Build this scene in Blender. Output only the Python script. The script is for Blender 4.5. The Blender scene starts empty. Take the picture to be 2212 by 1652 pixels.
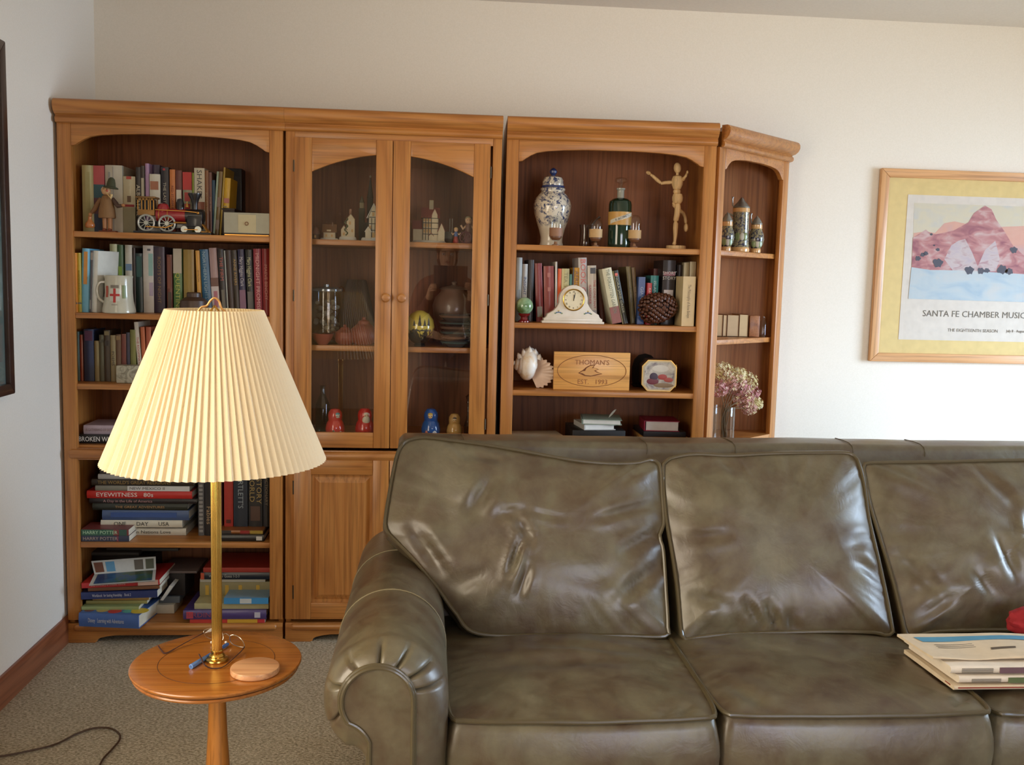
import bpy, bmesh, math, random
from math import pi, sin, cos, tan, radians, sqrt, exp
from mathutils import Vector, Matrix, noise, Euler
random.seed(7)
S = bpy.context.scene
COL = S.collection
# ---------------------------------------------------------------- camera
CX, CY, CZ, YAW, PIT, ROL, FPX = 1.2932, -3.4907, 1.3436, .0832, .1052, .0256, 2087.9
IW, IH = 2212, 1652
FW = Vector((sin(YAW)*cos(PIT), cos(YAW)*cos(PIT), -sin(PIT)))
R0 = Vector((cos(YAW), -sin(YAW), 0)); U0 = R0.cross(FW)
RT = R0*cos(ROL)+U0*sin(ROL); UP = -R0*sin(ROL)+U0*cos(ROL)
CAMP = Vector((CX, CY, CZ))
def ray(x, y): return FW+RT*((x-IW/2)/FPX)-UP*((y-IH/2)/FPX)
def at(x, y, Y=None, Z=None):
    d = ray(x, y)
    t = (Y-CY)/d.y if Y is not None else (Z-CZ)/d.z
    return CAMP+d*t
def onplane(x, y, O, N):
    d = ray(x, y); return CAMP+d*((O-CAMP).dot(N)/d.dot(N))
def px(p):
    d = Vector(p)-CAMP; z = d.dot(FW)
    return IW/2+FPX*d.dot(RT)/z, IH/2-FPX*d.dot(UP)/z
cam = bpy.data.objects.new('camera', bpy.data.cameras.new('camera')); COL.objects.link(cam)
cam.data.sensor_width = 36; cam.data.sensor_fit = 'HORIZONTAL'; cam.data.lens = FPX/IW*36
cam.data.clip_start = .02
M3 = Matrix((RT, UP, -FW)).transposed()
cam.matrix_world = Matrix.Translation(CAMP) @ M3.to_4x4()
S.camera = cam
# ---------------------------------------------------------------- objects
def tag(o, label=None, cat=None, group=None, kind=None):
    if label: o['label'] = label
    if cat: o['category'] = cat
    if group: o['group'] = group
    if kind: o['kind'] = kind
    return o
def thing(name, label, cat, loc=(0, 0, 0), rz=0, group=None):
    o = bpy.data.objects.new(name, None); COL.objects.link(o)
    o.empty_display_size = .02; o.location = loc; o.rotation_euler = (0, 0, rz)
    return tag(o, label, cat, group)
class MB:
    def __init__(s): s.bm = bmesh.new(); s.T = Matrix.Identity(4)
    def v(s, p): return s.bm.verts.new(s.T @ Vector(p))
    def face(s, vs):
        try: return s.bm.faces.new(vs)
        except ValueError: return None
    def box(s, x0, x1, y0, y1, z0, z1, m=None):
        T = s.T @ m if m is not None else s.T
        c = [s.bm.verts.new(T @ Vector((x, y, z))) for z in (z0, z1) for y in (y0, y1) for x in (x0, x1)]
        for f in ((0, 2, 3, 1), (4, 5, 7, 6), (0, 1, 5, 4), (2, 6, 7, 3), (0, 4, 6, 2), (1, 3, 7, 5)): s.bm.faces.new([c[i] for i in f])
        return s
    def lathe(s, prof, n=32, c=(0, 0, 0), m=None, a0=0):
        T = s.T @ Matrix.Translation(c)
        if m is not None: T = T @ m
        rings = []
        for r, z in prof:
            if abs(r) < 1e-6: rings.append([s.bm.verts.new(T @ Vector((0, 0, z)))])
            else: rings.append([s.bm.verts.new(T @ Vector((r*cos(a0+2*pi*i/n), r*sin(a0+2*pi*i/n), z))) for i in range(n)])
        for a, b in zip(rings, rings[1:]):
            if len(a) == 1 and len(b) == 1: continue
            for i in range(n):
                j = (i+1) % n
                if len(a) == 1: s.bm.faces.new([a[0], b[i], b[j]])
                elif len(b) == 1: s.bm.faces.new([a[i], a[j], b[0]])
                else: s.bm.faces.new([a[i], a[j], b[j], b[i]])
        for rg in (rings[0], rings[-1]):
            if len(rg) > 1 and prof[0] != prof[-1]: s.bm.faces.new(rg)
        return s
    def ball(s, c, r, sc=(1, 1, 1), n=16, m=None):
        prof = [(max(0, sin(pi*i/n)), -cos(pi*i/n)) for i in range(n+1)]
        prof[0] = (0, -1); prof[-1] = (0, 1)
        M = Matrix.Translation(c)
        if m is not None: M = M @ m
        M = M @ Matrix.Diagonal((r*sc[0], r*sc[1], r*sc[2], 1))
        o = s.T; s.T = s.T @ M; s.lathe(prof, n*2); s.T = o
        return s
    def tube(s, pts, r, n=8, closed=False, cap=True):
        pts = [Vector(p) for p in pts]; N = len(pts)
        rr = r if isinstance(r, (list, tuple)) else [r]*N
        rings = []; up = None
        for i, p in enumerate(pts):
            if closed: t = pts[(i+1) % N]-pts[i-1]
            else: t = pts[min(i+1, N-1)]-pts[max(i-1, 0)]
            t.normalize()
            if up is None: up = Vector((0, 0, 1)) if abs(t.z) < .9 else Vector((1, 0, 0))
            a = (up-t*up.dot(t)).normalized(); up = a; b = t.cross(a)
            rings.append([s.v(p+(a*cos(2*pi*k/n)+b*sin(2*pi*k/n))*rr[i]) for k in range(n)])
        rg = rings+[rings[0]] if closed else rings
        for A, B in zip(rg, rg[1:]):
            for k in range(n): s.face([A[k], A[(k+1) % n], B[(k+1) % n], B[k]])
        if not closed and cap: s.face(rings[0]); s.face(rings[-1])
        return s
    def prism(s, poly, a, b, ax='y'):
        def P(u, w, t): return {'y': (u, t, w), 'x': (t, u, w), 'z': (u, w, t)}[ax]
        A = [s.v(P(u, w, a)) for u, w in poly]; B = [s.v(P(u, w, b)) for u, w in poly]
        n = len(poly)
        for i in range(n): s.face([A[i], A[(i+1) % n], B[(i+1) % n], B[i]])
        s.face(A); s.face(B); return s
    def strip(s, rows, closed=False):
        V = [[s.v(p) for p in r] for r in rows]
        for a, b in zip(V, V[1:]):
            m = len(a)
            for i in range(m if closed else m-1):
                s.face([a[i], a[(i+1) % m], b[(i+1) % m], b[i]])
        return V
    def build(s, name, mat, parent=None, bevel=0, smooth=True, seg=2, ang=35):
        bm = s.bm
        bmesh.ops.recalc_face_normals(bm, faces=bm.faces)
        if bevel:
            es = [e for e in bm.edges if len(e.link_faces) == 2 and e.calc_face_angle(0) > radians(30)]
            bmesh.ops.bevel(bm, geom=es, offset=bevel, segments=seg, affect='EDGES', profile=.5, clamp_overlap=True)
            bmesh.ops.recalc_face_normals(bm, faces=bm.faces)
        if smooth:
            for f in bm.faces: f.smooth = True
            for e in bm.edges:
                if len(e.link_faces) != 2 or e.calc_face_angle(0) > radians(ang): e.smooth = False
        me = bpy.data.meshes.new(name); bm.to_mesh(me); bm.free()
        me.materials.append(mat)
        o = bpy.data.objects.new(name, me); COL.objects.link(o)
        if parent is not None: o.parent = parent
        return o
def smoothpts(P, n, closed=True):
    """evenly spaced Catmull-Rom samples"""
    P = [Vector(p) for p in P]; m = len(P); out = []
    segs = m if closed else m-1
    for i in range(segs):
        if closed: p0, p1, p2, p3 = P[i-1], P[i], P[(i+1) % m], P[(i+2) % m]
        else: p0, p1, p2, p3 = P[max(i-1, 0)], P[i], P[i+1], P[min(i+2, m-1)]
        for k in range(16):
            t = k/16
            out.append(.5*((2*p1)+(p2-p0)*t+(2*p0-5*p1+4*p2-p3)*t*t+(3*p1-p0-3*p2+p3)*t**3))
    if not closed: out.append(P[-1])
    L = [0]; Q = out+[out[0]] if closed else out
    for a, b in zip(Q, Q[1:]): L.append(L[-1]+(b-a).length)
    res = []; j = 0
    for k in range(n):
        d = L[-1]*k/(n if closed else n-1)
        while j < len(L)-2 and L[j+1] < d: j += 1
        f = (d-L[j])/max(1e-9, L[j+1]-L[j]); res.append(Q[j].lerp(Q[j+1], min(1, f)))
    return res
TEXTS = []
def text(s, size, mat, parent, loc, rot=(pi/2, 0, 0), sx=1, name='title_lettering', align='CENTER', depth=.0002):
    c = bpy.data.curves.new(name, 'FONT'); c.body = s; c.size = size; c.align_x = align; c.align_y = 'CENTER'
    c.extrude = depth; c.resolution_u = 2
    o = bpy.data.objects.new(name, c); COL.objects.link(o)
    TEXTS.append((o, mat, parent, Matrix.LocRotScale(Vector(loc), Euler(rot), Vector((sx, 1, 1)))))
def flush_texts():
    """lettering: font outlines turned into plain meshes, one per text"""
    bpy.context.view_layer.update(); dg = bpy.context.evaluated_depsgraph_get()
    for o, m, p, M in TEXTS:
        me = bpy.data.meshes.new_from_object(o.evaluated_get(dg)); me.transform(M); me.materials.clear(); me.materials.append(m)
        q = bpy.data.objects.new(o.name.split('.')[0], me); COL.objects.link(q)
        if p is not None: q.parent = p
    for o, m, p, M in TEXTS: c = o.data; bpy.data.objects.remove(o); bpy.data.curves.remove(c)
    TEXTS.clear()
# ---------------------------------------------------------------- materials
def lin(c):
    if max(c) > 1.0: c = [x/255 for x in c]
    return tuple((x/12.92 if x <= .04045 else ((x+.055)/1.055)**2.4) for x in c)+(1,)
MC = {}
def mat(c, rough=.5, metal=0, coat=0, name=None, alpha=None, sheen=0, spec=.5):
    key = (tuple(c), rough, metal, coat, alpha, sheen, spec)
    if key in MC: return MC[key]
    m = bpy.data.materials.new(name or 'paint_%d_%d_%d' % tuple(int(x) for x in c)); m.use_nodes = True
    b = m.node_tree.nodes['Principled BSDF']
    b.inputs['Base Color'].default_value = lin(c); b.inputs['Roughness'].default_value = rough
    b.inputs['Metallic'].default_value = metal; b.inputs['Coat Weight'].default_value = coat
    b.inputs['Specular IOR Level'].default_value = spec
    # slight procedural variation so that nothing is perfectly flat
    nt = m.node_tree; tc = nt.nodes.new('ShaderNodeTexCoord'); ns = nt.nodes.new('ShaderNodeTexNoise')
    ns.inputs['Scale'].default_value = 40; ns.inputs['Detail'].default_value = 4
    hs = nt.nodes.new('ShaderNodeHueSaturation'); hs.inputs['Color'].default_value = lin(c)
    mr = nt.nodes.new('ShaderNodeMapRange'); mr.inputs['To Min'].default_value = .88; mr.inputs['To Max'].default_value = 1.12
    nt.links.new(tc.outputs['Object'], ns.inputs['Vector']); nt.links.new(ns.outputs['Fac'], mr.inputs['Value'])
    nt.links.new(mr.outputs[0], hs.inputs['Value']); nt.links.new(hs.outputs[0], b.inputs['Base Color'])
    MC[key] = m; return m
class NT:
    def __init__(s, name):
        s.m = bpy.data.materials.new(name); s.m.use_nodes = True; s.t = s.m.node_tree; s.b = s.t.nodes['Principled BSDF']
        s.tc = s.n('TexCoord').outputs['Object']
    def n(s, t, **kw):
        nd = s.t.nodes.new('ShaderNode'+t)
        for k, v in kw.items():
            if hasattr(nd, k): setattr(nd, k, v)
            else: nd.inputs[k.replace('_', ' ')].default_value = v
        return nd
    def l(s, a, b): s.t.links.new(a, b)
    def mapping(s, scale, rot=(0, 0, 0), src=None):
        m = s.n('Mapping'); m.inputs['Scale'].default_value = scale; m.inputs['Rotation'].default_value = rot
        s.l(src or s.tc, m.inputs['Vector']); return m.outputs[0]
    def noise(s, vec, scale, detail=4, rough=.5, dist=0):
        n = s.n('TexNoise', Scale=scale, Detail=detail, Roughness=rough, Distortion=dist); s.l(vec, n.inputs['Vector']); return n.outputs['Fac']
    def ramp(s, fac, stops):
        r = s.n('ValToRGB'); e = r.color_ramp.elements
        while len(e) < len(stops): e.new(.5)
        for i, (p, c) in enumerate(stops): e[i].position = p; e[i].color = c if len(c) == 4 else lin(c)
        s.l(fac, r.inputs[0]); return r.outputs[0]
    def mix(s, f, a, b, mode='MIX'):
        m = s.n('Mix'); m.data_type = 'RGBA'; m.blend_type = mode
        for sock, v in ((m.inputs[0], f), (m.inputs[6], a), (m.inputs[7], b)):
            if hasattr(v, 'is_linked') or hasattr(v, 'node'): s.l(v, sock)
            else: sock.default_value = v
        return m.outputs[2]
    def bump(s, h, strength, dist=.001, prev=None):
        b = s.n('Bump', Strength=strength, Distance=dist); s.l(h, b.inputs['Height'])
        if prev: s.l(prev, b.inputs['Normal'])
        return b.outputs[0]
    def base(s, c): s.l(c, s.b.inputs['Base Color'])
    def normal(s, c): s.l(c, s.b.inputs['Normal'])
    def set(s, **kw):
        for k, v in kw.items(): s.b.inputs[k.replace('_', ' ')].default_value = v
def oak(name, axis, c1=(180, 115, 54), c2=(154, 92, 38), c3=(192, 131, 66), rough=.38, coat=.2, ofs=0):
    t = NT(name)
    st = {'x': (.09, 1, 1), 'y': (1, .09, 1), 'z': (1, 1, .09)}[axis]
    fine = {'x': (1.2, 60, 60), 'y': (60, 1.2, 60), 'z': (60, 60, 1.2)}[axis]
    n1 = t.noise(t.mapping(tuple(5*a for a in st), (.03, .02, .04)), 1.3, 2, .4, .3)
    mm = t.n('Math', operation='MULTIPLY'); mm.inputs[1].default_value = 75; t.l(n1, mm.inputs[0])
    sn = t.n('Math', operation='SINE'); t.l(mm.outputs[0], sn.inputs[0])
    mr = t.n('MapRange'); mr.inputs['From Min'].default_value = -1; t.l(sn.outputs[0], mr.inputs['Value'])
    rings = t.ramp(mr.outputs[0], [(0, c2), (.3, c1), (1, c3)])
    n2 = t.noise(t.mapping(fine), 2.4, 4, .62)
    pores = t.ramp(n2, [(.36, (.42, .40, .38, 1)), (.52, (1, 1, 1, 1))])
    n3 = t.noise(t.mapping(tuple(2.2*a for a in st)), 1.1, 2)
    tone = t.ramp(n3, [(.3, (.88, .86, .84, 1)), (.7, (1.0, 1.0, 1.0, 1))])
    c = t.mix(.45, t.ramp(n3, [(.2, c1), (.8, c3)]), rings)
    c = t.mix(.5, c, pores, 'MULTIPLY'); c = t.mix(.8, c, tone, 'MULTIPLY')
    t.base(c); t.set(Roughness=rough, Coat_Weight=coat, Coat_Roughness=.25)
    t.normal(t.bump(n2, .2, .0005)); return t.m
OAKX = oak('oak_grain_along_x', 'x'); OAKZ = oak('oak_grain_upright', 'z')
OAKB = oak('oak_back_panel_shade_tone', 'z', (138, 82, 46), (112, 64, 32), (148, 92, 54), rough=.55, coat=0)  # same oak darkened: the shade deep in the shelves is put into the colour
PINE = oak('light_wood_block', 'x', (222, 160, 84), (196, 130, 60), (235, 178, 100), rough=.35)
MAPLE = oak('golden_side_table_wood', 'x', (176, 108, 42), (164, 94, 32), (186, 120, 50), rough=.22, coat=.6)
MAPLEZ = oak('golden_turned_wood', 'z', (180, 114, 48), (166, 98, 36), (190, 126, 58), rough=.25, coat=.5)
BASEB = oak('baseboard_wood', 'y', (150, 88, 56), (128, 70, 42), (165, 100, 66), rough=.45, coat=.1)
FRAMEW = oak('picture_frame_oak', 'x', (212, 158, 104), (190, 132, 80), (226, 176, 124))
FRAMEWZ = oak('picture_frame_oak_upright', 'z', (212, 158, 104), (190, 132, 80), (226, 176, 124))
def glassmat(name, c=(1, 1, 1), rough=0, r0=.045, r1=.9):
    """thin glass: straight-through light plus a mirror share that grows towards grazing angles"""
    m = bpy.data.materials.new(name); m.use_nodes = True; t = m.node_tree
    out = t.nodes['Material Output']; t.nodes.remove(t.nodes['Principled BSDF']); N = t.nodes.new; L = t.links.new
    tr = N('ShaderNodeBsdfTransparent'); tr.inputs[0].default_value = (*c, 1)
    gl = N('ShaderNodeBsdfGlossy'); gl.inputs['Roughness'].default_value = rough
    ge = N('ShaderNodeNewGeometry'); dp = N('ShaderNodeVectorMath'); dp.operation = 'DOT_PRODUCT'
    L(ge.outputs['Normal'], dp.inputs[0]); L(ge.outputs['Incoming'], dp.inputs[1])
    def mt(op, a, b):
        q = N('ShaderNodeMath'); q.operation = op
        for i, v in enumerate((a, b)):
            if v is None: continue
            if isinstance(v, (int, float)): q.inputs[i].default_value = v
            else: L(v, q.inputs[i])
        return q.outputs[0]
    x = mt('POWER', mt('SUBTRACT', 1.0, mt('ABSOLUTE', dp.outputs['Value'], None)), 5.0)
    f = mt('ADD', mt('MULTIPLY', x, r1-r0), r0)
    mx = N('ShaderNodeMixShader'); L(f, mx.inputs[0]); L(tr.outputs[0], mx.inputs[1]); L(gl.outputs[0], mx.inputs[2])
    L(mx.outputs[0], out.inputs[0]); return m
PANE = glassmat('clear_pane_glass', (.985, .985, .985))
DOORGLASS = glassmat('cabinet_door_glass', (.985, .985, .985), 0, .065)
GLASS = glassmat('thin_clear_glass', (.93, .95, .95), .01, .06)
BRASS = mat((205, 165, 85), .22, 1); GOLD = mat((215, 170, 90), .3, .9)
DARK = mat((38, 32, 30), .5); BLACK = mat((22, 20, 20), .45); WHITE = mat((225, 220, 208), .45); PAPER = mat((214, 204, 180), .8)
HINGE = mat((70, 60, 45), .4, .8); PEWTER = mat((150, 150, 145), .35, .8)
# ================================================================ setting
XW, YB, ZC, YF, XR = -.012, .4315, 2.43, -6.4, 5.7
t = NT('warm_white_wall_paint'); n = t.noise(t.mapping((1, 1, 1)), 180, 3)
t.base(t.ramp(n, [(.3, (232, 226, 214)), (.7, (237, 231, 220))])); t.set(Roughness=.75); t.normal(t.bump(n, .12, .0008)); WALL = t.m
t = NT('matte_ceiling_paint'); n = t.noise(t.mapping((1, 1, 1)), 120, 3)
t.base(t.ramp(n, [(.3, (222, 216, 208)), (.7, (228, 222, 214))])); t.set(Roughness=.85); t.normal(t.bump(n, .2, .001)); CEIL = t.m
t = NT('beige_grey_loop_carpet'); v = t.mapping((1, 1, 1))
n1 = t.noise(t.mapping((1, 1.5, 1), (0, 0, .5)), 110, 3, .7); n2 = t.noise(v, 28, 3, .6); n3 = t.noise(v, 3, 2)
c = t.ramp(n1, [(.34, (140, 128, 106)), (.5, (190, 178, 154)), (.66, (228, 216, 194))])
c = t.mix(.5, c, t.ramp(n2, [(.3, (.72, .70, .66, 1)), (.7, (1, 1, 1, 1))]), 'MULTIPLY')
c = t.mix(.6, c, t.ramp(n3, [(.3, (.86, .85, .84, 1)), (.7, (1, 1, 1, 1))]), 'MULTIPLY')
t.base(c); t.set(Roughness=.95, Specular_IOR_Level=.1); t.normal(t.bump(n1, .9, .006, t.bump(n2, .5, .004))); CARPET = t.m
def struct(mb, name, m, bevel=0, parent=None):
    o = mb.build(name, m, parent, bevel=bevel)
    if parent is None: o['kind'] = 'structure'
    return o
struct(MB().box(XW-.12, XR+.12, YF-.12, YB+.12, -.12, 0), 'floor', CARPET)
struct(MB().box(XW-.12, XR+.12, YF-.12, YB+.12, ZC, ZC+.12), 'ceiling', CEIL)
struct(MB().box(XW-.12, XR+.12, YB, YB+.12, 0, ZC), 'wall_back', WALL)
def holed(name, x0, x1, W4):
    w = MB(); w.box(x0, x1, YF, W4[0], 0, ZC); w.box(x0, x1, W4[1], YB, 0, ZC)
    w.box(x0, x1, W4[0], W4[1], 0, W4[2]); w.box(x0, x1, W4[0], W4[1], W4[3], ZC); struct(w, name, WALL)
LW = (-3.3, -1.75, .55, 2.1)     # window in the left wall, out of frame
RW = (-4.0, -.4, .15, 2.12)     # glazed garden doors in the right wall, out of frame
holed('wall_left', XW-.12, XW, LW); holed('wall_right', XR, XR+.12, RW)
FWN = (2.3, 4.7, .45, 2.1)       # wide window in the wall behind the camera
w = MB(); w.box(XW-.12, FWN[0], YF-.12, YF, 0, ZC); w.box(FWN[1], XR+.12, YF-.12, YF, 0, ZC)
w.box(FWN[0], FWN[1], YF-.12, YF, 0, FWN[2]); w.box(FWN[0], FWN[1], YF-.12, YF, FWN[3], ZC); struct(w, 'wall_front', WALL)
def window(name, x0, x1, z0, z1, T, nm):
    w = MB(); w.T = T; f = .05
    w.box(x0, x0+f, 0, .05, z0, z1).box(x1-f, x1, 0, .05, z0, z1).box(x0+f, x1-f, 0, .05, z0, z0+f).box(x0+f, x1-f, 0, .05, z1-f, z1)
    for k in range(1, nm): xm = x0+(x1-x0)*k/nm; w.box(xm-.03, xm+.03, 0, .05, z0+f, z1-f)
    o = struct(w, name, WHITE)
    p = MB(); p.T = T; p.box(x0+f, x1-f, .022, .028, z0+f, z1-f); p.build('window_pane', PANE, o)
window('window_1', -RW[1], -RW[0], RW[2], RW[3], Matrix.Translation((XR+.06, 0, 0)) @ Matrix.Rotation(-pi/2, 4, 'Z'), 2)
window('window_2', LW[0], LW[1], LW[2], LW[3], Matrix.Translation((XW-.06, 0, 0)) @ Matrix.Rotation(pi/2, 4, 'Z'), 2)
window('window_3', FWN[0], FWN[1], FWN[2], FWN[3], Matrix.Translation((0, YF-.06, 0)), 3)
bb = [(0, 0), (.013, 0), (.013, .085), (.009, .0976), (0, .0976)]
w = MB()
w.prism([(XW+u, z) for u, z in bb], YF, YB, 'y'); struct(w, 'baseboard_left', BASEB, .001)
w = MB(); w.prism([(YB-u, z) for u, z in bb], XW+.014, XR, 'x'); struct(w, 'baseboard_back', oak('baseboard_wood_x', 'x', (150, 88, 56), (128, 70, 42), (165, 100, 66), .45, .1), .001)

# ================================================================ bookcases
ARCH = [(0, 1.765), (.014, 1.768), (.026, 1.777), (.045, 1.7885), (.065, 1.7975), (.10, 1.804), (.16, 1.809), (.25, 1.8125)]
CROWN = [(0, 1.84), (.010, 1.841), (.015, 1.848), (.014, 1.857), (.009, 1.862), (.009, 1.865), (.020, 1.869), (.030, 1.879), (.0355, 1.892), (.035, 1.905), (.030, 1.914), (.022, 1.918), (0, 1.918)]
FOOT = [(0, 0), (.092, 0), (.099, .004), (.102, .012), (.112, .018), (.135, .0235), (.165, .0275)]
def arch_rail(W, sw, T=None, y0=0, y1=.019):
    w = MB();
    if T is not None: w.T = T
    k = (W-2*sw)/.666
    L = [(sw+a*k, z) for a, z in ARCH]; poly = L+[(W-u, z) for u, z in reversed(L)]
    poly = poly+[(W-sw, 1.85), (sw, 1.85)]
    w.prism(poly, y0, y1); return w
def bead(x0, x1, zc, h, dep, T=None):
    w = MB()
    if T is not None: w.T = T
    rows = []
    for x, s in ((x0, .55), (x0+.003, .85), (x0+.009, 1), (x1-.009, 1), (x1-.003, .85), (x1, .55)):
        rows.append([(x, -dep*s*cos(a), zc+h/2*s*sin(a)) for a in [(-90+180*i/10)*pi/180 for i in range(11)]])
    V = w.strip(rows); w.face(V[0]); w.face(V[-1]); return w
def foot_rail(W, z1, T=None, y0=0, y1=.019):
    w = MB()
    if T is not None: w.T = T
    w.prism(FOOT+[(W-u, z) for u, z in reversed(FOOT)]+[(W, z1), (0, z1)], y0, y1); return w
def case(root, W, D, shelves, deck, sw=.047, mid=True, cw=0):
    H = 1.90
    for x0 in (0, W-.018): MB().box(x0, x0+.018, .0195, D, 0, H).build('side_panel', OAKZ, root, .001)
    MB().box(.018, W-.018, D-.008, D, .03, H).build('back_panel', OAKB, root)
    MB().box(0, W, .0, D, 1.9, 1.9175).build('top_panel', OAKX, root, .001)
    for x0 in (0, W-sw): MB().box(x0, x0+sw, 0, .019, .085, 1.842).build('stile', OAKZ, root, .0025)
    w = MB(); w.prism([(-p, z) for p, z in CROWN], 0, W+cw, 'x'); w.build('crown_moulding', OAKX, root, ang=50)
    foot_rail(W, .0722).build('scrolled_base_rail', OAKX, root, .0015)
    bead(.022, W-.022, .058, .026, .012).build('base_bead', OAKX, root)
    MB().box(.018, W-.018, .0195, D-.008, .055, .0725).build('bottom_deck', OAKX, root)
    MB().box(sw, W-sw, 0, .019, .672, .715).build('middle_rail', OAKX, root, .001)
    bead(.018, W-.018, .694, .034, .013).build('middle_bead', OAKX, root)
    MB().box(.018, W-.018, .0195, D-.008, deck-.02, deck).build('middle_deck', OAKX, root)
    for z in shelves: MB().box(.0185, W-.0185, .004 if mid else .03, D-.009, z-.0195, z).build('shelf', OAKX, root, .0015)
U1 = thing('bookcase', 'tall oak bookcase standing in the left corner, packed with rows and stacks of books', 'bookcase')
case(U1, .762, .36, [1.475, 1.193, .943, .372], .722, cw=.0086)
arch_rail(.762, .047).build('arched_rail', OAKX, U1, .0015)
U3 = thing('bookcase', 'oak bookcase with the mannequin, white clock and carved wooden sign, right of the glass doors', 'bookcase', (1.5443, 0, 0), -.0371)
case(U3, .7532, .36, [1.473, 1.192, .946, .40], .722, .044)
arch_rail(.7532, .044).build('arched_rail', OAKX, U3, .0015)
# ---- glazed display cabinet
U2 = thing('display_cabinet', 'oak display cabinet with two arched glass doors above panelled doors', 'cabinet', (.7711, 0, 0))
W2 = .7567
case(U2, W2, .36, [1.472, 1.094], .755, .032, False)
MB().box(.032, W2-.032, 0, .019, 1.815, 1.85).build('top_rail', OAKX, U2, .001)
XM = 1.1445-.7711; ZA, RA = 1.771, .5955
def arcz(x): return ZA-(x-XM)**2/(2*RA)
for side in (0, 1):
    x0, x1 = (.031, XM-.0012) if side == 0 else (XM+.0012, 1.4868-.7711)
    a, b = x0+.0605, x1-.0575
    w = MB(); w.box(x0, a, -.009, .011, .727, 1.8205).box(b, x1, -.009, .011, .727, 1.8205)
    d = w.build('glass_door', OAKZ, U2, .002)
    N = 20; MB().box(a, b, -.008, .010, .727, .783).build('door_rail', OAKX, d, .002)
    w = MB(); w.prism([(a+(b-a)*i/N, arcz(a+(b-a)*i/N)) for i in range(N+1)]+[(b, 1.8205), (a, 1.8205)], -.008, .010)
    w.build('arched_door_rail', OAKX, d, .002)
    w = MB(); w.prism([(a-.004, .779), (b+.004, .779)]+[(b+.004-(b-a+.008)*i/N, arcz(b+.004-(b-a+.008)*i/N)+.005) for i in range(N+1)], .0, .003)
    w.build('glass_pane', DOORGLASS, d)
    kx = XM-.0195 if side == 0 else XM+.0365
    w = MB(); w.lathe([(0, 0), (.009, 0), (.0085, .006), (.008, .010), (.0135, .014), (.0168, .021), (.0165, .027), (.012, .032), (0, .034)], 24, (kx, -.009, 1.271), Matrix.Rotation(pi/2, 4, 'X'))
    w.build('knob', OAKX, d)
    for zc in (1.722, 1.271, .82):
        hx = x0-.001 if side == 0 else x1+.002
        MB().lathe([(0, -.02), (.0028, -.02), (.0028, .02), (0, .02)], 10, (hx, -.007, zc)).build('hinge', HINGE, d)
    # lower door
    zb, zt = .088, .683
    w = MB(); w.box(x0, x0+.062, -.009, .011, zb, zt).box(x1-.058, x1, -.009, .011, zb, zt)
    d = w.build('panelled_door', OAKZ, U2, .002)
    MB().box(x0+.062, x1-.058, -.008, .010, zb, zb+.062).build('door_rail', OAKX, d, .002)
    MB().box(x0+.062, x1-.058, -.008, .010, zt-.055, zt).build('door_rail', OAKX, d, .002)
    w = MB(); pa, pb, pc, pd = x0+.062, x1-.058, zb+.062, zt-.055
    rows = []
    for ins, y in ((0, .002), (.006, .003), (.011, .0035), (.030, -.0045), (.034, -.0045)):
        rows.append([(pa+ins, y, pc+ins), (pb-ins, y, pc+ins), (pb-ins, y, pd-ins), (pa+ins, y, pd-ins)])
    V = w.strip(rows, True); w.face(V[-1]); w.build('raised_panel', OAKZ, d, ang=10)
    for zc in (.58, .191):
        hx = x0-.001 if side == 0 else x1+.002
        MB().lathe([(0, -.025), (.0028, -.025), (.0028, .025), (0, .025)], 10, (hx, -.007, zc)).build('hinge', HINGE, d)
# ---- angled end unit
A4, B4 = Vector((2.314, -.010, 0)), Vector((2.700, .335, 0)); L4 = (B4-A4).length; ang4 = math.atan2(B4.y-A4.y, B4.x-A4.x)
U4 = thing('corner_bookcase', 'angled oak end bookcase with three painted steins and dried flowers', 'bookcase')
T4 = Matrix.Translation(A4) @ Matrix.Rotation(ang4, 4, 'Z'); YK = .420
nrm = Vector((sin(ang4), -cos(ang4), 0))
def m4(): w = MB(); w.T = T4; return w
arch_rail(L4, .042, T4).build('arched_rail', OAKX, U4, .0015)
for x0 in (0, L4-.042): m4().box(x0, x0+.042, 0, .019, .70, 1.842).build('stile', OAKZ, U4, .0025)
ai = A4-nrm*.02; bi = B4-nrm*.02
MB().box(A4.x+.0005, A4.x+.0155, A4.y+.034, YK, 0, 1.9).build('side_panel', OAKZ, U4)
MB().box(B4.x-.0155, B4.x-.0005, B4.y+.0, YK, 0, 1.9).build('side_panel', OAKZ, U4)
MB().box(A4.x+.016, B4.x-.016, YK-.008, YK, .03, 1.9).build('back_panel', oak('oak_back_panel_lit_tone', 'z', (176, 116, 66), (152, 94, 50), (188, 130, 78), .5, 0), U4)  # same oak lightened: side-window light on this back is put into the colour
def shelf4(z, th=.019, dy=.024):
    f0 = A4-nrm*dy; f1 = B4-nrm*dy
    k = (B4.y-A4.y)/(B4.x-A4.x)
    xa, xb = A4.x+.017, B4.x-.017
    ya = f0.y+(xa-f0.x)*k; yb = f0.y+(xb-f0.x)*k
    w = MB(); w.prism([(xa, ya), (xb, yb), (xb, YK-.009), (xa, YK-.009)], z-th, z, 'z'); return w
for z in (1.475, 1.141): shelf4(z, .019, .022).build('shelf', OAKX, U4, .001)
shelf4(.748, .019, .02).build('middle_deck', OAKX, U4)
shelf4(1.9175, .017, 0).build('top_panel', OAKX, U4)
m4().box(.042, L4-.042, 0, .019, .70, .748).build('middle_rail', OAKX, U4, .001)
bead(.0, L4+.012, .712, .03, .013, T4).build('middle_bead', OAKX, U4)
m4().box(0, L4, .001, .02, .08, .70).build('lower_front', OAKZ, U4)
foot_rail(L4, .08, T4).build('scrolled_base_rail', OAKX, U4)
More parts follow.
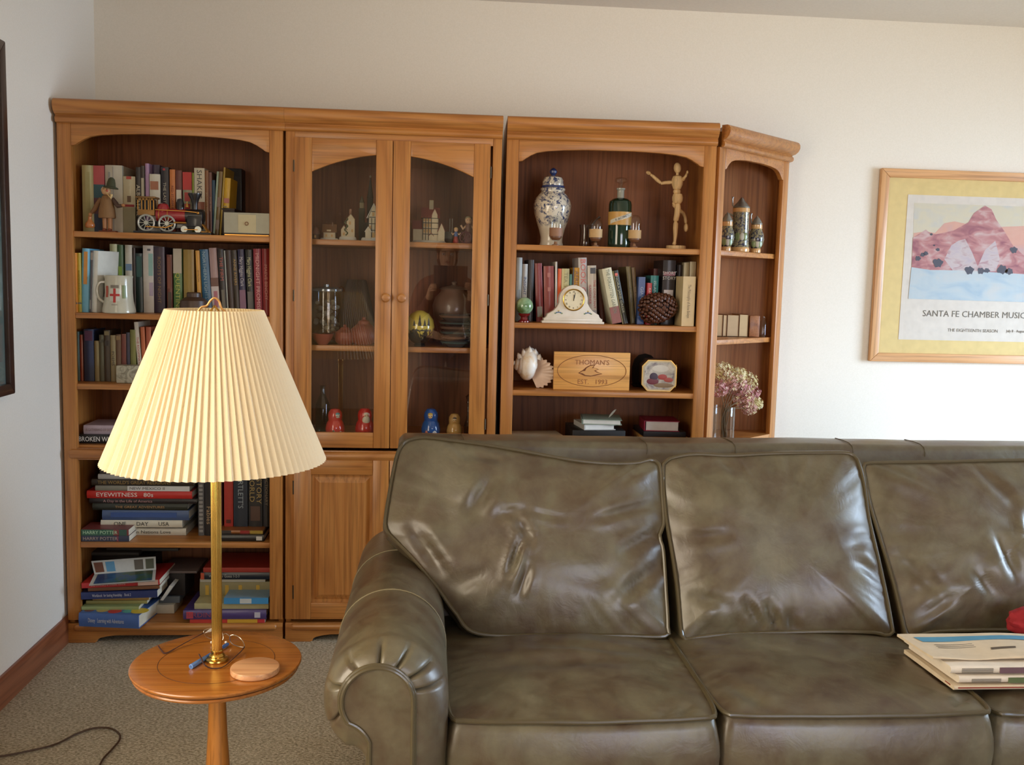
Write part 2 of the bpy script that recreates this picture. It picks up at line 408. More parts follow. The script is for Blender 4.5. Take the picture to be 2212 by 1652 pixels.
w = MB(); n1 = nrm; n2 = Vector((1, 0, 0)); mt = (n1+n2)/(1+n1.dot(n2)); rows = []
for base, o in ((A4+Vector((.004, .0, 0)), n1), (B4, mt), (Vector((B4.x, YK, 0)), n2)):
    rows.append([base+o*p+Vector((0, 0, z)) for p, z in CROWN])
V = w.strip(rows); w.face(V[0]); w.face(V[-1]); w.build('crown_moulding', OAKX, U4, ang=50)
# ================================================================ sofa
t = NT('olive_brown_leather'); v = t.mapping((1, 1, 1))
n1 = t.noise(v, 5.5, 5, .6, .4); n2 = t.noise(v, 17, 4, .6, .3); n3 = t.noise(v, 2.2, 2); n4 = t.noise(v, 420, 3, .6)
c = t.ramp(n1, [(.32, (70, 48, 33)), (.46, (91, 75, 53)), (.56, (98, 92, 68)), (.70, (122, 114, 90))])
c = t.mix(.5, c, t.ramp(n2, [(.32, (70, 52, 36)), (.68, (113, 106, 82))]))
c = t.mix(.7, c, t.ramp(n3, [(.3, (.78, .74, .70, 1)), (.7, (1, 1, 1, 1))]), 'MULTIPLY')
t.base(c); t.set(Roughness=.34, Specular_IOR_Level=.7, Coat_Weight=.4, Coat_Roughness=.30)
n5 = t.noise(t.mapping((1, 1, 1)), 26, 4, .55, .8)
rr = t.ramp(n2, [(.3, (.36, .36, .36, 1)), (.7, (.5, .5, .5, 1))]); t.l(rr, t.b.inputs['Roughness'])
t.normal(t.bump(n4, .12, .0006, t.bump(n5, .22, .006))); LEATHER = t.m
PIPE = mat((82, 72, 50), .32, 0, .3, 'leather_piping'); SEAMT = mat((130, 118, 88), .45, 0, 0, 'leather_seam_thread')
SOFA = thing('sofa', 'long olive-brown leather three-seat sofa with rolled arms and loose piped cushions', 'sofa')
def pillow(name, O, U, V, N, outl, th, bf, bb, seed, creases=(), nP=150, rings=34, wr=.004, band=.012, edgew=.006, top_th=None, pipes=(1, -1)):
    """box cushion: outline in the (U, V) plane, N to the front"""
    P = smoothpts([(u, w, 0) for u, w in outl], nP)
    c = Vector((sum(p.x for p in P)/nP, sum(p.y for p in P)/nP, 0))
    vmin = min(p.y for p in P); vmax = max(p.y for p in P)
    def thick(y): return th+((top_th or th)-th)*(y-vmin)/(vmax-vmin)
    def W(q, n): return O+U*q.x+V*q.y+N*n
    w = MB(); rows = []
    def surf(q, tt, sgn, k):
        if sgn < 0: return -thick(q.y)-bb*(1-tt**2.6)
        h = bf*(1-tt**3.0)
        s = noise.noise(Vector((q.x*4+seed, q.y*4, seed)))*wr*2.2*(1-tt**4)
        s += noise.noise(Vector((q.x*11, q.y*8+seed, seed*2)))*wr*(1-tt**6)
        a = 2*pi*k/nP
        s += edgew*tt**5*(1-tt**18)*noise.noise(Vector((a*6.5*3, tt*1.2, seed)))*1.6
        for (ax, ay, bx, by, wd, dp) in creases:
            A = Vector((ax, ay, 0)); D = Vector((bx-ax, by-ay, 0)); L = D.length
            f = max(0, min(1, (q-A).dot(D)/L/L)); d = (q-A-D*f); dist = d.length
            fade = sin(pi*min(1, max(0, f*.8+.1))) if 0 < f < 1 else .3
            s += -dp*fade*exp(-(dist/wd)**2)+dp*.55*fade*exp(-((dist-2*wd)/wd/1.2)**2)
        return h+s
    for k2 in range(rings):
        tt = (k2+1)/rings; tt = 1-(1-tt)**1.35
        rows.append([W(c+(p-c)*tt, surf(c+(p-c)*tt, tt, 1, k)) for k, p in enumerate(P)])
    for f in (.15, .35, .5, .65, .85):
        rows.append([W(c+(p-c)*(1+band*sin(pi*f)/(p-c).length), -thick(p.y)*f) for p in P])
    for k2 in range(10, 0, -1):
        tt = k2/10
        rows.append([W(c+(p-c)*tt, surf(c+(p-c)*tt, tt, -1, k)) for k, p in enumerate(P)])
    Vv = w.strip(rows, True)
    a = w.v(W(c, surf(c, 0, 1, 0))); b = w.v(W(c, surf(c, 0, -1, 0)))
    for i in range(nP): w.face([Vv[0][i], Vv[0][(i+1) % nP], a]); w.face([Vv[-1][i], Vv[-1][(i+1) % nP], b])
    o = w.build(name, LEATHER, SOFA, ang=75)
    for sgn in pipes:
        q = [W(c+(p-c)*(1+.003/(p-c).length), .001+.0018*noise.noise(Vector((k*.12, seed, 1))) if sgn > 0 else -thick(p.y)-.001) for k, p in enumerate(P)]
        MB().tube(q, .0052, 8, True).build('piping', PIPE, o)
    return o
# back cushions, leaning
X_ = Vector((1, 0, 0)); OB = Vector((0, -1.235, .46)); VB = Vector((0, .205, .455)).normalized(); NB = X_.cross(VB); 
def uvp(x, y):
    p = onplane(x, y, OB, NB)-OB; return (p.x, p.dot(VB))
c1 = [(875, 958), (892, 950), (919, 947), (964, 952), (1040, 962), (1123, 976), (1234, 996), (1310, 1003), (1371, 1002), (1402, 995), (1418, 1000), (1425, 1018), (1428, 1075), (1431, 1130), (1422, 1158), (1430, 1190), (1436, 1280), (1440, 1350), (1434, 1372), (1345, 1371), (1200, 1369), (1035, 1366), (985, 1320), (946, 1266), (893, 1203), (850, 1160), (838, 1146), (835, 1125), (843, 1070), (852, 1020), (862, 978)]
def uvl(P): return [uvp(*p) for p in P]
def cr(*L): return [(*uvp(a, b), *uvp(c_, d), w_, dp) for a, b, c_, d, w_, dp in L]
pillow('back_cushion', OB, X_, VB, NB, uvl(c1), .15, .052, .0, 3.1,
       cr((1120, 1170, 1100, 1240, .008, .011), (1078, 1122, 1130, 1108, .012, .009), (1130, 1110, 1215, 1128, .007, .005), (1062, 1040, 1020, 1110, .016, .012),
          (1118, 1130, 1140, 1175, .010, .010), (960, 1262, 1060, 1246, .022, .006), (1200, 1248, 1390, 1262, .020, .0025), (1290, 1125, 1410, 1090, .010, .009),
          (1340, 1195, 1420, 1150, .012, .010), (1330, 1300, 1430, 1215, .016, .012), (890, 1140, 960, 1240, .016, .010), (1000, 985, 1090, 1000, .010, .006), (1390, 1010, 1330, 1050, .012, .008), (1135, 1235, 1118, 1290, .010, .009)), top_th=.11)
c2 = [(1434, 1015), (1440, 1000), (1452, 991), (1502, 983), (1577, 986), (1666, 982), (1760, 980), (1825, 980), (1845, 988), (1854, 1005), (1864, 1045), (1878, 1133), (1905, 1252), (1923, 1345), (1925, 1366), (1905, 1370), (1887, 1364), (1799, 1361), (1710, 1362), (1621, 1365), (1560, 1368), (1511, 1374), (1482, 1379), (1474, 1362), (1466, 1274), (1453, 1186), (1440, 1110)]
pillow('back_cushion', OB, X_, VB, NB, uvl(c2), .15, .050, .0, 7.7,
       cr((1475, 1170, 1560, 1160, .012, .006), (1500, 1290, 1560, 1310, .014, .007), (1600, 1300, 1640, 1355, .010, .008), (1650, 1310, 1680, 1360, .010, .008), (1820, 1180, 1880, 1160, .014, .006), (1840, 1215, 1890, 1240, .014, .006), (1560, 1000, 1580, 1020, .010, .005), (1700, 1330, 1715, 1362, .010, .007)), top_th=.11)
c3 = [(1866, 1012), (1872, 1003), (1886, 1001), (1976, 1000), (2065, 999), (2212, 996), (2360, 994), (2440, 1000), (2452, 1030), (2462, 1150), (2472, 1300), (2474, 1345), (2440, 1352), (2212, 1357), (2110, 1358), (2020, 1362), (1985, 1370), (1965, 1374), (1957, 1362), (1949, 1328), (1932, 1257), (1901, 1155), (1880, 1085)]
pillow('back_cushion', OB, X_, VB, NB, uvl(c3), .15, .055, .0, 12.3,
       cr((1940, 1200, 2030, 1300, .016, .007), (2130, 1160, 2170, 1250, .014, .010), (2195, 1120, 2210, 1230, .012, .010), (2100, 1010, 2170, 1090, .014, .007), (1970, 1340, 2050, 1290, .012, .007), (2080, 1230, 2130, 1290, .02, .010)), top_th=.11)
# seat cushions
Z_ = Vector((0, 0, 1)); Y_ = Vector((0, 1, 0)); ZS = .47
def seat(x0, x1, yf, z, seed, creases=(), yb=-1.03, tx=.0):
    r = .035; O = Vector((0, 0, z)); r2 = .05
    out = [(x0+r*.3, yf+r*.4), (x0+r, yf+.003), (x0+.12, yf-.004), ((x0+x1)/2, yf-.008), (x1-.12, yf-.004), (x1-r, yf+.003), (x1-r*.3, yf+r*.4), (x1+tx, yf+.10), (x1+tx, (yf+yb)/2), (x1+tx, yb-.05), (x1-.03, yb), (x0+.03, yb), (x0, yb-.05), (x0, (yf+yb)/2), (x0, yf+.10)]
    return pillow('seat_cushion', O, X_, Y_, Z_, out, .165, .017, .0, seed, creases, nP=170, band=.020, wr=.0035, edgew=.005)
seat(1.3375, 1.889, -1.652, ZS, 21, [(1.45, -1.40, 1.75, -1.38, .03, .008), (1.55, -1.30, 1.80, -1.34, .02, .006), (1.80, -1.66, 1.84, -1.60, .008, .005), (1.76, -1.665, 1.80, -1.61, .008, .004)])
seat(1.897, 2.481, -1.640, ZS, 33, [(2.40, -1.62, 2.46, -1.57, .008, .006), (2.0, -1.62, 1.95, -1.5, .02, .005)])
seat(2.489, 3.075, -1.625, ZS-.012, 45, [(2.55, -1.5, 2.62, -1.4, .02, .006)])
# frame: long back
YT = -.865; LB = Vector((0, .205, .455)).normalized()
w = MB(); prof = []
zt = .902
for a in range(0, 7): prof.append((YT+.025-.025*cos(a*pi/12), zt-.025+.025*sin(a*pi/12)))
prof += [(YT+.06, zt+.003), (YT+.11, zt+.001)]
for a in range(1, 7): prof.append((YT+.11+.03*sin(a*pi/12), zt-.03+.03*cos(a*pi/12)))
prof += [(YT+.145, .7), (YT+.125, .12), (YT-.10, .12), (YT-.22, .40), (YT-.05, .77)]
rows = []; NX = 60; x0, x1 = 1.200, 3.235
xs = [x0+.004, x0+.012]+[x0+.02+(x1-x0-.04)*i/NX for i in range(NX+1)]+[x1-.012, x1-.004]
for i, x in enumerate(xs):
    s = 1 if 2 <= i < len(xs)-2 else (.985 if i in (1, len(xs)-2) else .96)
    mc = Vector((0, YT+.03, .55)); row = []
    for y, z in prof:
        xx = x-(.9-z)*.05*(1 if x < 1.3 else 0)*1.0
        wob = .0022*noise.noise(Vector((x*6, y*5, z*4)))
        row.append((xx, mc.y+(y-mc.y)*s+wob, mc.z+(z-mc.z)*s+wob+.004*noise.noise(Vector((x*2.3, 0, 3)))*(1 if z > .8 else 0)))
    rows.append(row)
V = w.strip(rows, True); w.face(V[0]); w.face(V[-1]); bk_ = w.build('back_frame', LEATHER, SOFA, ang=60)
for xx in (1.383, 1.893, 2.145, 2.487, 2.70):
    q = [(xx+.004*sin(i), y, z+.0006+.004*noise.noise(Vector((xx*2.3, 0, 3)))) for i, (y, z) in enumerate([(YT-.004, zt-.06), (YT-.001, zt-.022), (YT+.008, zt-.006), (YT+.025, zt+.0015), (YT+.06, zt+.0035), (YT+.11, zt+.001)])]
    MB().tube(q, .0013, 6).build('seam', PIPE, bk_)
# rolled arms
def arm_profiles(cx):
    """matched outer / inner outlines (XZ) for the left arm; n samples"""
    co, R = (1.2135, .517), .1235; ci, r = (1.200, .5355), .0675
    def prof(c, R, xs, zst, a1):
        pts = []
        for i in range(10): pts.append((c[0]+R, .10+(c[1]-.10)*i/10))
        for i in range(97): a = radians(a1)*i/96; pts.append((c[0]+R*cos(a), c[1]+R*sin(a)))
        e = pts[-1]; m1 = (xs-.003, zst+.012)
        for i in range(1, 8): f = i/8; pts.append(((1-f)**2*e[0]+2*f*(1-f)*((e[0]+xs)/2+.006)+f*f*xs, (1-f)**2*e[1]+2*f*(1-f)*(zst+.03)+f*f*zst))
        for i in range(8): pts.append((xs, zst-(zst-.10)*i/7))
        return pts
    return prof(co, R, 1.174, .395, 232), prof(ci, r, 1.186, .455, 218)
OUT, INN = arm_profiles(0)
PL = [19, 41, 67, 94, 129, 162, 204]
def make_arm(mirror):
    def X(x): return x if not mirror else 4.41-x
    arm = None
    w = MB(); rows = []
    for j in range(15):     # from the back to the front
        f = j/14; y = -.80+(-1.625+.80)*f
        R = 1-.07*(1-f); dz = .012*(1-f)
        rows.append([(X(1.2135+(x-1.2135)*R), y, .517+(z-.517)*(R if z > .3 else 1)+(dz if z > .4 else 0)+.0025*noise.noise(Vector((x*9, y*5, z*9)))) for x, z in OUT])
    for j in range(1, 13):
        s = j/12*pi/2; k = 1-cos(s); row = []
        for i, ((ox, oz), (ix, iz)) in enumerate(zip(OUT, INN)):
            x = ox+(ix-ox)*k; z = oz+(iz-oz)*k; y = -1.625-.075*sin(s)
            if 10 <= i < 107:
                a = 232*(i-10)/96
                for pa in PL:
                    d = abs(a-pa)/2.2
                    if d < 3: y += .010*exp(-d*d)*sin(min(1, j/12*1.0)*pi*.8)
                    if d < 3: x += (1.205-x)*.05*exp(-d*d)*sin(s); z += (.53-z)*.05*exp(-d*d)*sin(s)
            row.append((X(x), y, z))
        rows.append(row)
    V = w.strip(rows, True); w.face(V[0])
    arm = w.build('arm', LEATHER, SOFA, ang=70)
    w = MB(); w.prism([(X(x), z) for x, z in INN], -1.7035, -1.69)
    bmesh.ops.triangulate(w.bm, faces=[f for f in w.bm.faces if len(f.verts) > 4]); w.build('arm_front_panel', LEATHER, arm, ang=60)
    q = [(X(x), -1.7035, z) for x, z in INN]
    q2 = [(X(1.2135+(x-1.2135)*1.06 if z > .45 else x+(.004 if x > 1.22 else -.004)), -1.699, .5355+(z-.5355)*1.06 if z > .45 else z) for x, z in INN]
    MB().tube(q, .0042, 8).build('piping', PIPE, arm)
    MB().tube(q2, .0042, 8).build('piping', PIPE, arm)
    for y0, y1 in ((-1.37, -1.33), (-1.05, -1.02)):
        f = (y0+.80)/(-.825); R = 1-.07*(1-f)
        q = []
        for i in range(8, 90, 3):
            x, z = OUT[i]; q.append((X(1.2135+(x-1.2135)*(R+.004)), y0+(y1-y0)*((i-8)/82), .517+(z-.517)*(R+.004)+.012*(1-f)))
        MB().tube(q, .0014, 6).build('seam', SEAMT, arm)
make_arm(False); make_arm(True)
MB().box(1.33, 3.08, -1.625, -.95, .13, .298).build('seat_base', LEATHER, SOFA, .012)
DW = mat((60, 38, 24), .4)
for fx in (1.22, 3.19):
    for fy in (-1.60, -.85): MB().lathe([(.022, 0), (.024, .03), (.032, .07), (.034, .13)], 20, (fx, fy, 0)).build('foot', DW, SOFA)
# ================================================================ newspapers and red cloth on the right seat
NEWS = mat((214, 196, 168), .85, name='newsprint'); NEWS2 = mat((226, 214, 196), .8); INK = mat((120, 112, 100), .9); BLUEB = mat((86, 146, 176), .8); REDB = mat((150, 60, 48), .8); PIC = mat((96, 82, 66), .8); GREENP = mat((96, 110, 72), .8)
def paper_slab(p, name, x0, x1, y0, y1, z0, th, m, rz=0, wav=.004, seed=0, sk=0, parent=None, front_round=True):
    w = MB(); rows = []; N = 26
    prof = []
    for a in range(9): prof.append((y0+th/2-th/2*sin(a*pi/8), th/2+th/2*cos(a*pi/8)) if front_round else (y0, th*(1-a/8)))
    top = [(y1-(y1-y0-th/2)*i/10, th) for i in range(10)]
    prof = top+prof+[(y1, 0)]
    for i in range(N+1):
        x = x0+(x1-x0)*i/N
        rows.append([(x+sk*(y-y0), y, z0+z+wav*noise.noise(Vector((x*7+seed, y*6, seed)))*(1 if z > th*.4 else .3)) for y, z in prof])
    V = w.strip(rows, True); w.face(V[0]); w.face(V[-1])
    return w.build(name, m, parent or p)
def newspaper(label, x0, x1, y0, y1, z0, th, rz, seed, m=NEWS, sk=0, wav=.004):
    r = thing('newspaper', label, 'newspaper', (0, 0, 0), 0, 'newspapers in the pile on the sofa')
    body = paper_slab(r, 'folded_pages', x0, x1, y0, y1, z0, th, m, 0, wav, seed, sk)
    return r, body
Zt = .4815
nA, bA = newspaper('bottom newspaper of the pile, with a thin red edge, flat on the right seat cushion', 2.437, 2.86, -1.556, -1.345, Zt, .009, 0, 1, NEWS, -.04)
MB().box(2.445, 2.86, -1.5575, -1.5562, Zt+.005, Zt+.0072).build('printed_band', REDB, nA)
MB().box(2.4355, 2.4372, -1.54, -1.36, Zt+.005, Zt+.0075).build('printed_band', REDB, nA)
nB, bB = newspaper('middle newspaper of the pile, its fold facing the room with a green picture', 2.450, 2.86, -1.550, -1.345, Zt+.0125, .015, 0, 2, NEWS2, -.05)
nC, bC = newspaper('upper newspaper of the pile with rows of print along its fold', 2.434, 2.86, -1.543, -1.35, Zt+.031, .017, 0, 3, NEWS2, -.05)
nD, bD = newspaper('top newspaper with a blue banner across its front page', 2.407, 2.86, -1.515, -1.375, Zt+.053, .005, 0, 4, NEWS, -.10, .008)
for (p_, x0, x1, yy, z0_, n_, dz_) in ((nB, 2.478, 2.545, -1.5512, Zt+.0155, 4, .0023), (nC, 2.458, 2.53, -1.5442, Zt+.034, 5, .0023)):
    for k in range(n_): MB().box(x0, x1, yy, yy+.0008, z0_+k*dz_, z0_+k*dz_+dz_*.42).build('line_of_print', INK, p_)
MB().box(2.562, 2.60, -1.5518, -1.5498, Zt+.014, Zt+.0255).build('printed_picture', GREENP, nB); MB().box(2.602, 2.66, -1.5518, -1.5498, Zt+.014, Zt+.0255).build('printed_picture', PIC, nB)
MB().box(2.545, 2.64, -1.5448, -1.5428, Zt+.033, Zt+.0455).build('printed_picture', mat((112, 84, 92), .8), nC)
def onsheet(name, m, pts, zz, seed, parent, N=16):
    (xa, ya), (xb, yb), (xc, yc), (xd, yd) = pts; w = MB(); rows = []
    for i in range(N+1):
        f = i/N; A = Vector((xa+(xb-xa)*f, ya+(yb-ya)*f, 0)); B = Vector((xd+(xc-xd)*f, yd+(yc-yd)*f, 0)); row = []
        for k in range(7):
            p = A.lerp(B, k/6); p.z = zz+.008*noise.noise(Vector((p.x*7+seed, p.y*6, seed)))+.0009; row.append(p)
        rows.append(row)
    w.strip(rows); return w.build(name, m, parent)
TP = Zt+.053+.005
onsheet('printed_banner', BLUEB, [(2.43, -1.425), (2.80, -1.415), (2.80, -1.392), (2.42, -1.398)], TP, 4, nD)
onsheet('printed_picture', PIC, [(2.565, -1.475), (2.625, -1.472), (2.63, -1.462), (2.57, -1.464)], TP, 4, nD)
for k in range(3): onsheet('line_of_print', INK, [(2.45, -1.44-.008*k), (2.54, -1.44-.008*k), (2.54, -1.4375-.008*k), (2.45, -1.4375-.008*k)], TP-.0003, 4, nD, 6)
REDC = mat((150, 28, 36), .8, sheen=.3)
w = MB(); rows = []; cc = at(2232, 1345, Z=.545)
for i in range(25):
    th_ = pi*i/24; row = []
    for k in range(36):
        a = 2*pi*k/36; d = Vector((sin(th_)*cos(a), sin(th_)*sin(a), cos(th_)))
        r = 1+.22*noise.noise(d*2.2+Vector((5, 2, 1)))+.06*noise.noise(d*7); row.append(cc+Vector((d.x*.062*r, d.y*.045*r, d.z*.036*r)))
    rows.append(row)
w.strip(rows, True); o = w.build('red_cloth', REDC); tag(o, 'crumpled dark red cloth behind the newspapers on the sofa', 'cloth')
# ================================================================ side table with lamp
TX, TY, TZ = .835, -1.407, .50
TAB = thing('side_table', 'small round golden wood pedestal table under the pleated lamp', 'table', (TX, TY, 0))
w = MB(); w.lathe([(0, -.026), (.150, -.026), (.166, -.024), (.1735, -.020), (.1755, -.016), (.173, -.0125), (.1722, -.0118), (.1725, -.0112), (.1775, -.0095), (.1808, -.005), (.1810, -.003), (.1795, -.0008), (.1775, 0), (.1235, 0), (.1231, -.0006), (.1226, -.0006), (.1222, 0), (0, 0)], 96, (0, 0, TZ))
top = w.build('table_top', MAPLE, TAB, ang=30)
GRV = mat((70, 38, 14), .5)
MB().tube([(.1228*cos(a*pi/48), .1228*sin(a*pi/48), TZ-.0001) for a in range(96)], .0006, 5, True).build('inlay_groove', GRV, top)
for r_, z_ in ((.1728, TZ-.0120),): MB().tube([(r_*cos(a*pi/48), r_*sin(a*pi/48), z_) for a in range(96)], .0011, 5, True).build('edge_groove', GRV, top)
w = MB(); w.lathe([(.030, -.027), (.021, -.033), (.0185, -.040), (.0180, -.05), (.0190, -.10), (.0215, -.17), (.026, -.24), (.031, -.30), (.034, -.34), (.033, -.37), (.024, -.385), (.028, -.392), (.030, -.40), (.030, -.43), (0, -.43)], 48, (0, 0, TZ)); w.build('column', MAPLEZ, TAB)
for k in range(3):
    a = radians(90+120*k); w = MB(); d = Vector((cos(a), sin(a), 0)); s = Vector((-sin(a), cos(a), 0)); rows = []
    for i in range(13):
        f = i/12; c = d*(.022+.19*f)+Vector((0, 0, .115-.095*f**1.4+.02*sin(f*pi))); hw = .013*(1-.35*f); hh = .024*(1-.55*f)
        rows.append([c+s*hw*cos(b*pi/6)+Vector((0, 0, max(-c.z, hh*sin(b*pi/6)))) for b in range(12)])
    V = w.strip(rows, True); w.face(V[0]); w.face(V[-1]); w.build('leg', MAPLEZ, TAB)
LAMP = thing('table_lamp', 'brass column lamp with a large cream pleated shade on the round table', 'lamp', (TX, TY, TZ))
# fluted column
w = MB(); nf = 20; rows = []
for z in (.022, .41):
    rows.append([((.0103+.0009*abs(cos(a*nf*pi/240)))*cos(2*pi*a/240), (.0103+.0009*abs(cos(a*nf*pi/240)))*sin(2*pi*a/240), z) for a in range(240)])
V = w.strip(rows, True); w.face(V[0]); w.face(V[1]); w.build('fluted_column', BRASS, LAMP, ang=80)
MB().lathe([(0, .0002), (.0235, .0002), (.0245, .003), (.0235, .006), (.018, .008), (.0165, .0105), (.017, .013), (.015, .016), (.0125, .018), (.0135, .0205), (.0135, .024), (.0115, .026), (0, .026)], 40).build('base_collar', BRASS, LAMP)
MB().lathe([(0, .405), (.0125, .405), (.0142, .409), (.0142, .413), (.0120, .416), (.0135, .419), (.0145, .424), (.0135, .429), (.011, .431), (.008, .44), (.006, .52), (.006, .56), (0, .56)], 32).build('top_collar', BRASS, LAMP)
MB().lathe([(0, .555), (.014, .555), (.018, .57), (.018, .61), (.012, .62), (0, .62)], 24).build('bulb_socket', BRASS, LAMP)
MB().ball((0, 0, .665), .028, (1, 1, 1.35), 14).build('light_bulb', mat((240, 236, 225), .3), LAMP)
w = MB(); q = [(.020*sin(0), 0, .56)]
q = [Vector((.05*sin(pi*i/20), 0, .56+.215*i/20)) for i in range(21)]; 
w.tube([(p.x, 0, p.z) for p in q], .0018, 6); w.tube([(-p.x, 0, p.z) for p in q], .0018, 6); w.build('harp', BRASS, LAMP)
# pleated shade
t = NT('cream_pleated_fabric'); n = t.noise(t.mapping((1, 1, 1)), 300, 2)
t.base(t.ramp(n, [(.3, (250, 237, 210)), (.7, (253, 243, 218))])); t.set(Roughness=.7, Specular_IOR_Level=.2, Subsurface_Weight=0)
tl = t.n('BsdfTranslucent'); tl.inputs[0].default_value = lin((255, 240, 196)); mx = t.n('MixShader'); mx.inputs[0].default_value = .4
out = t.t.nodes['Material Output']; t.l(t.b.outputs[0], mx.inputs[1]); t.l(tl.outputs[0], mx.inputs[2]); t.l(mx.outputs[0], out.inputs[0]); SHADE = t.m
ZB, ZT_, RB, RTp = .4455, .7665, .2335, .1015
NPL = 88; w = MB(); rows = []; SUB = 4
for j in range(13):
    f = j/12; z = ZB+(ZT_-ZB)*f; R = RB+(RTp-RB)*f; row = []
    for i in range(NPL*SUB):
        u = (i % SUB)/SUB; tri = (u/.72 if u < .72 else (1-u)/.28)
        dep = (.0075+.001*noise.noise(Vector((i//SUB*1.7, f*1.5, 2))))*(1-.45*f)
        a = -.52*pi+2*pi*(i+.16*SUB*noise.noise(Vector((i//SUB*.9, 0, f*.8))))/(NPL*SUB)
        r = R-dep+dep*tri; row.append((r*cos(a), r*sin(a), z))
    rows.append(row)
V = w.strip(rows, True)
sh = w.build('pleated_shade', SHADE, LAMP, ang=25)
sm = sh.modifiers.new('thickness', 'SOLIDIFY'); sm.thickness = .0008
w = MB()
for zz, R in ((ZB+.012, RB-.016), (ZT_-.008, RTp-.010)):
    w.tube([(R*cos(a*pi/32), R*sin(a*pi/32), zz) for a in range(64)], .0014, 6, True)
    w.build('wire_ring', BRASS, sh); w = MB()
for k in range(4):
    a = pi/4+k*pi/2; MB().tube([((RTp-.010)*cos(a), (RTp-.010)*sin(a), ZT_-.008), (.006*cos(a), .006*sin(a), ZT_-.004)], .0012, 6).build('wire_spoke', BRASS, sh)
q = smoothpts([(-.036, 0, ZT_-.008), (-.028, 0, ZT_+.004), (-.016, 0, ZT_+.008), (-.009, 0, ZT_+.018), (0, 0, ZT_+.0245), (.009, 0, ZT_+.018), (.014, 0, ZT_+.004), (.024, 0, ZT_-.006)], 40, False)
MB().tube(q, .0023, 8).build('hook_finial', mat((196, 150, 96), .35, .6), LAMP)
# ---- coaster, pen, glasses
p = at(551, 1440, Z=TZ+.012)
w = MB(); w.lathe([(0, 0), (.0485, 0), (.0505, .0015), (.051, .003), (.051, .011), (.0502, .0128), (.0485, .0135), (0, .0135)], 64, (p.x, p.y, TZ+.0003))
SPALT = oak('spalted_pink_wood', 'x', (206, 150, 106), (176, 116, 76), (222, 174, 130), .45, .1)
tag(w.build('coaster', SPALT, None, ang=40), 'round thick slice-of-wood coaster on the side table', 'coaster')
a = at(412, 1440, Z=TZ+.0055); b = at(495, 1389, Z=TZ+.0055)
PEN = thing('marker_pen', 'translucent blue capped pen lying on the side table beside the lamp', 'pen'); d = (b-a); L = d.length; R_ = d.to_track_quat('Z', 'Y').to_matrix().to_4x4(); TP = Matrix.Translation(a) @ R_
w = MB(); w.T = TP; w.lathe([(.0035, 0), (.0052, .0006), (.0054, .002), (.0050, L*.36), (.0045, L*.36+.001), (0, L*.36+.001)], 20); w.lathe([(0, .004), (.0035, .003), (.0035, 0)], 20); w.build('cap', mat((96, 140, 205), .25, 0, .3), PEN)
w = MB(); w.T = TP; w.lathe([(0, L*.36+.0015), (.0042, L*.36+.0015), (.0042, L*.94), (.003, L*.97), (0, L*.97)], 20); w.build('barrel', mat((60, 110, 190), .25, 0, .3), PEN)
GL = thing('eyeglasses', 'thin wire-rimmed eyeglasses folded open on the table behind the lamp column', 'glasses')
WIRE = mat((196, 186, 170), .25, .9); TIP = mat((70, 44, 40), .35)
def tp(x, y, h): return at(x, y, Z=TZ+h)
LL = [at(440, 1366, Z=TZ+.022), at(443, 1360, Z=TZ+.027), at(458, 1357, Z=TZ+.030), at(476, 1361, Z=TZ+.028), at(482, 1372, Z=TZ+.016), at(480, 1382, Z=TZ+.006), at(462, 1381, Z=TZ+.004), at(447, 1376, Z=TZ+.010)]
RL = [at(497, 1374, Z=TZ+.026), at(505, 1371, Z=TZ+.030), at(518, 1377, Z=TZ+.028), at(526, 1388, Z=TZ+.018), at(528, 1397, Z=TZ+.008), at(516, 1396, Z=TZ+.006), at(503, 1391, Z=TZ+.006), at(497, 1384, Z=TZ+.012)]
for nm, Lp in (('lens_rim', LL), ('lens_rim', RL)):
    q = smoothpts(Lp, 48); rim = MB().tube(q, .0009, 6, True).build(nm, WIRE, GL)
    w = MB(); w.face([w.v(x) for x in q]); 
    r_ = w.build('lens', GLASS, rim)
MB().tube(smoothpts([LL[4], at(487, 1368, Z=TZ+.026), RL[0]], 12, False), .001, 6).build('bridge', WIRE, GL)
MB().tube(smoothpts([LL[0], tp(430, 1372, .020), tp(400, 1388, .010), tp(372, 1404, .004), tp(356, 1411, .0025), tp(349, 1405, .003), tp(342, 1395, .006)], 30, False), [.0011]*16+[.0016]*14, 6).build('temple_arm', TIP, GL)
MB().tube(smoothpts([RL[4], tp(522, 1405, .008), tp(502, 1424, .004), tp(480, 1441, .003), tp(456, 1443, .0025), tp(442, 1436, .011), tp(436, 1424, .013), tp(430, 1413, .012)], 30, False), [.0011]*16+[.0016]*14, 6).build('temple_arm', TIP, GL)
for pp in ((457, 1387), (488, 1387)): MB().ball(at(pp[0], pp[1], Z=TZ+.006), .003, (1, .6, 1), 8).build('nose_pad', WHITE, GL)
# ---- cord on the floor
q = [at(x, y, Z=.006) for x, y in ((-60, 1640), (8, 1632), (60, 1622), (120, 1607), (165, 1585), (200, 1573), (235, 1572), (256, 1583), (258, 1598), (240, 1620), (222, 1640), (214, 1665), (220, 1720), (300, 1800), (420, 1790))]
tag(MB().tube(smoothpts(q, 120, False), .0028, 8).build('power_cord', mat((74, 50, 28), .5)), 'thin brown power cord curling across the carpet at the lower left', 'cord')
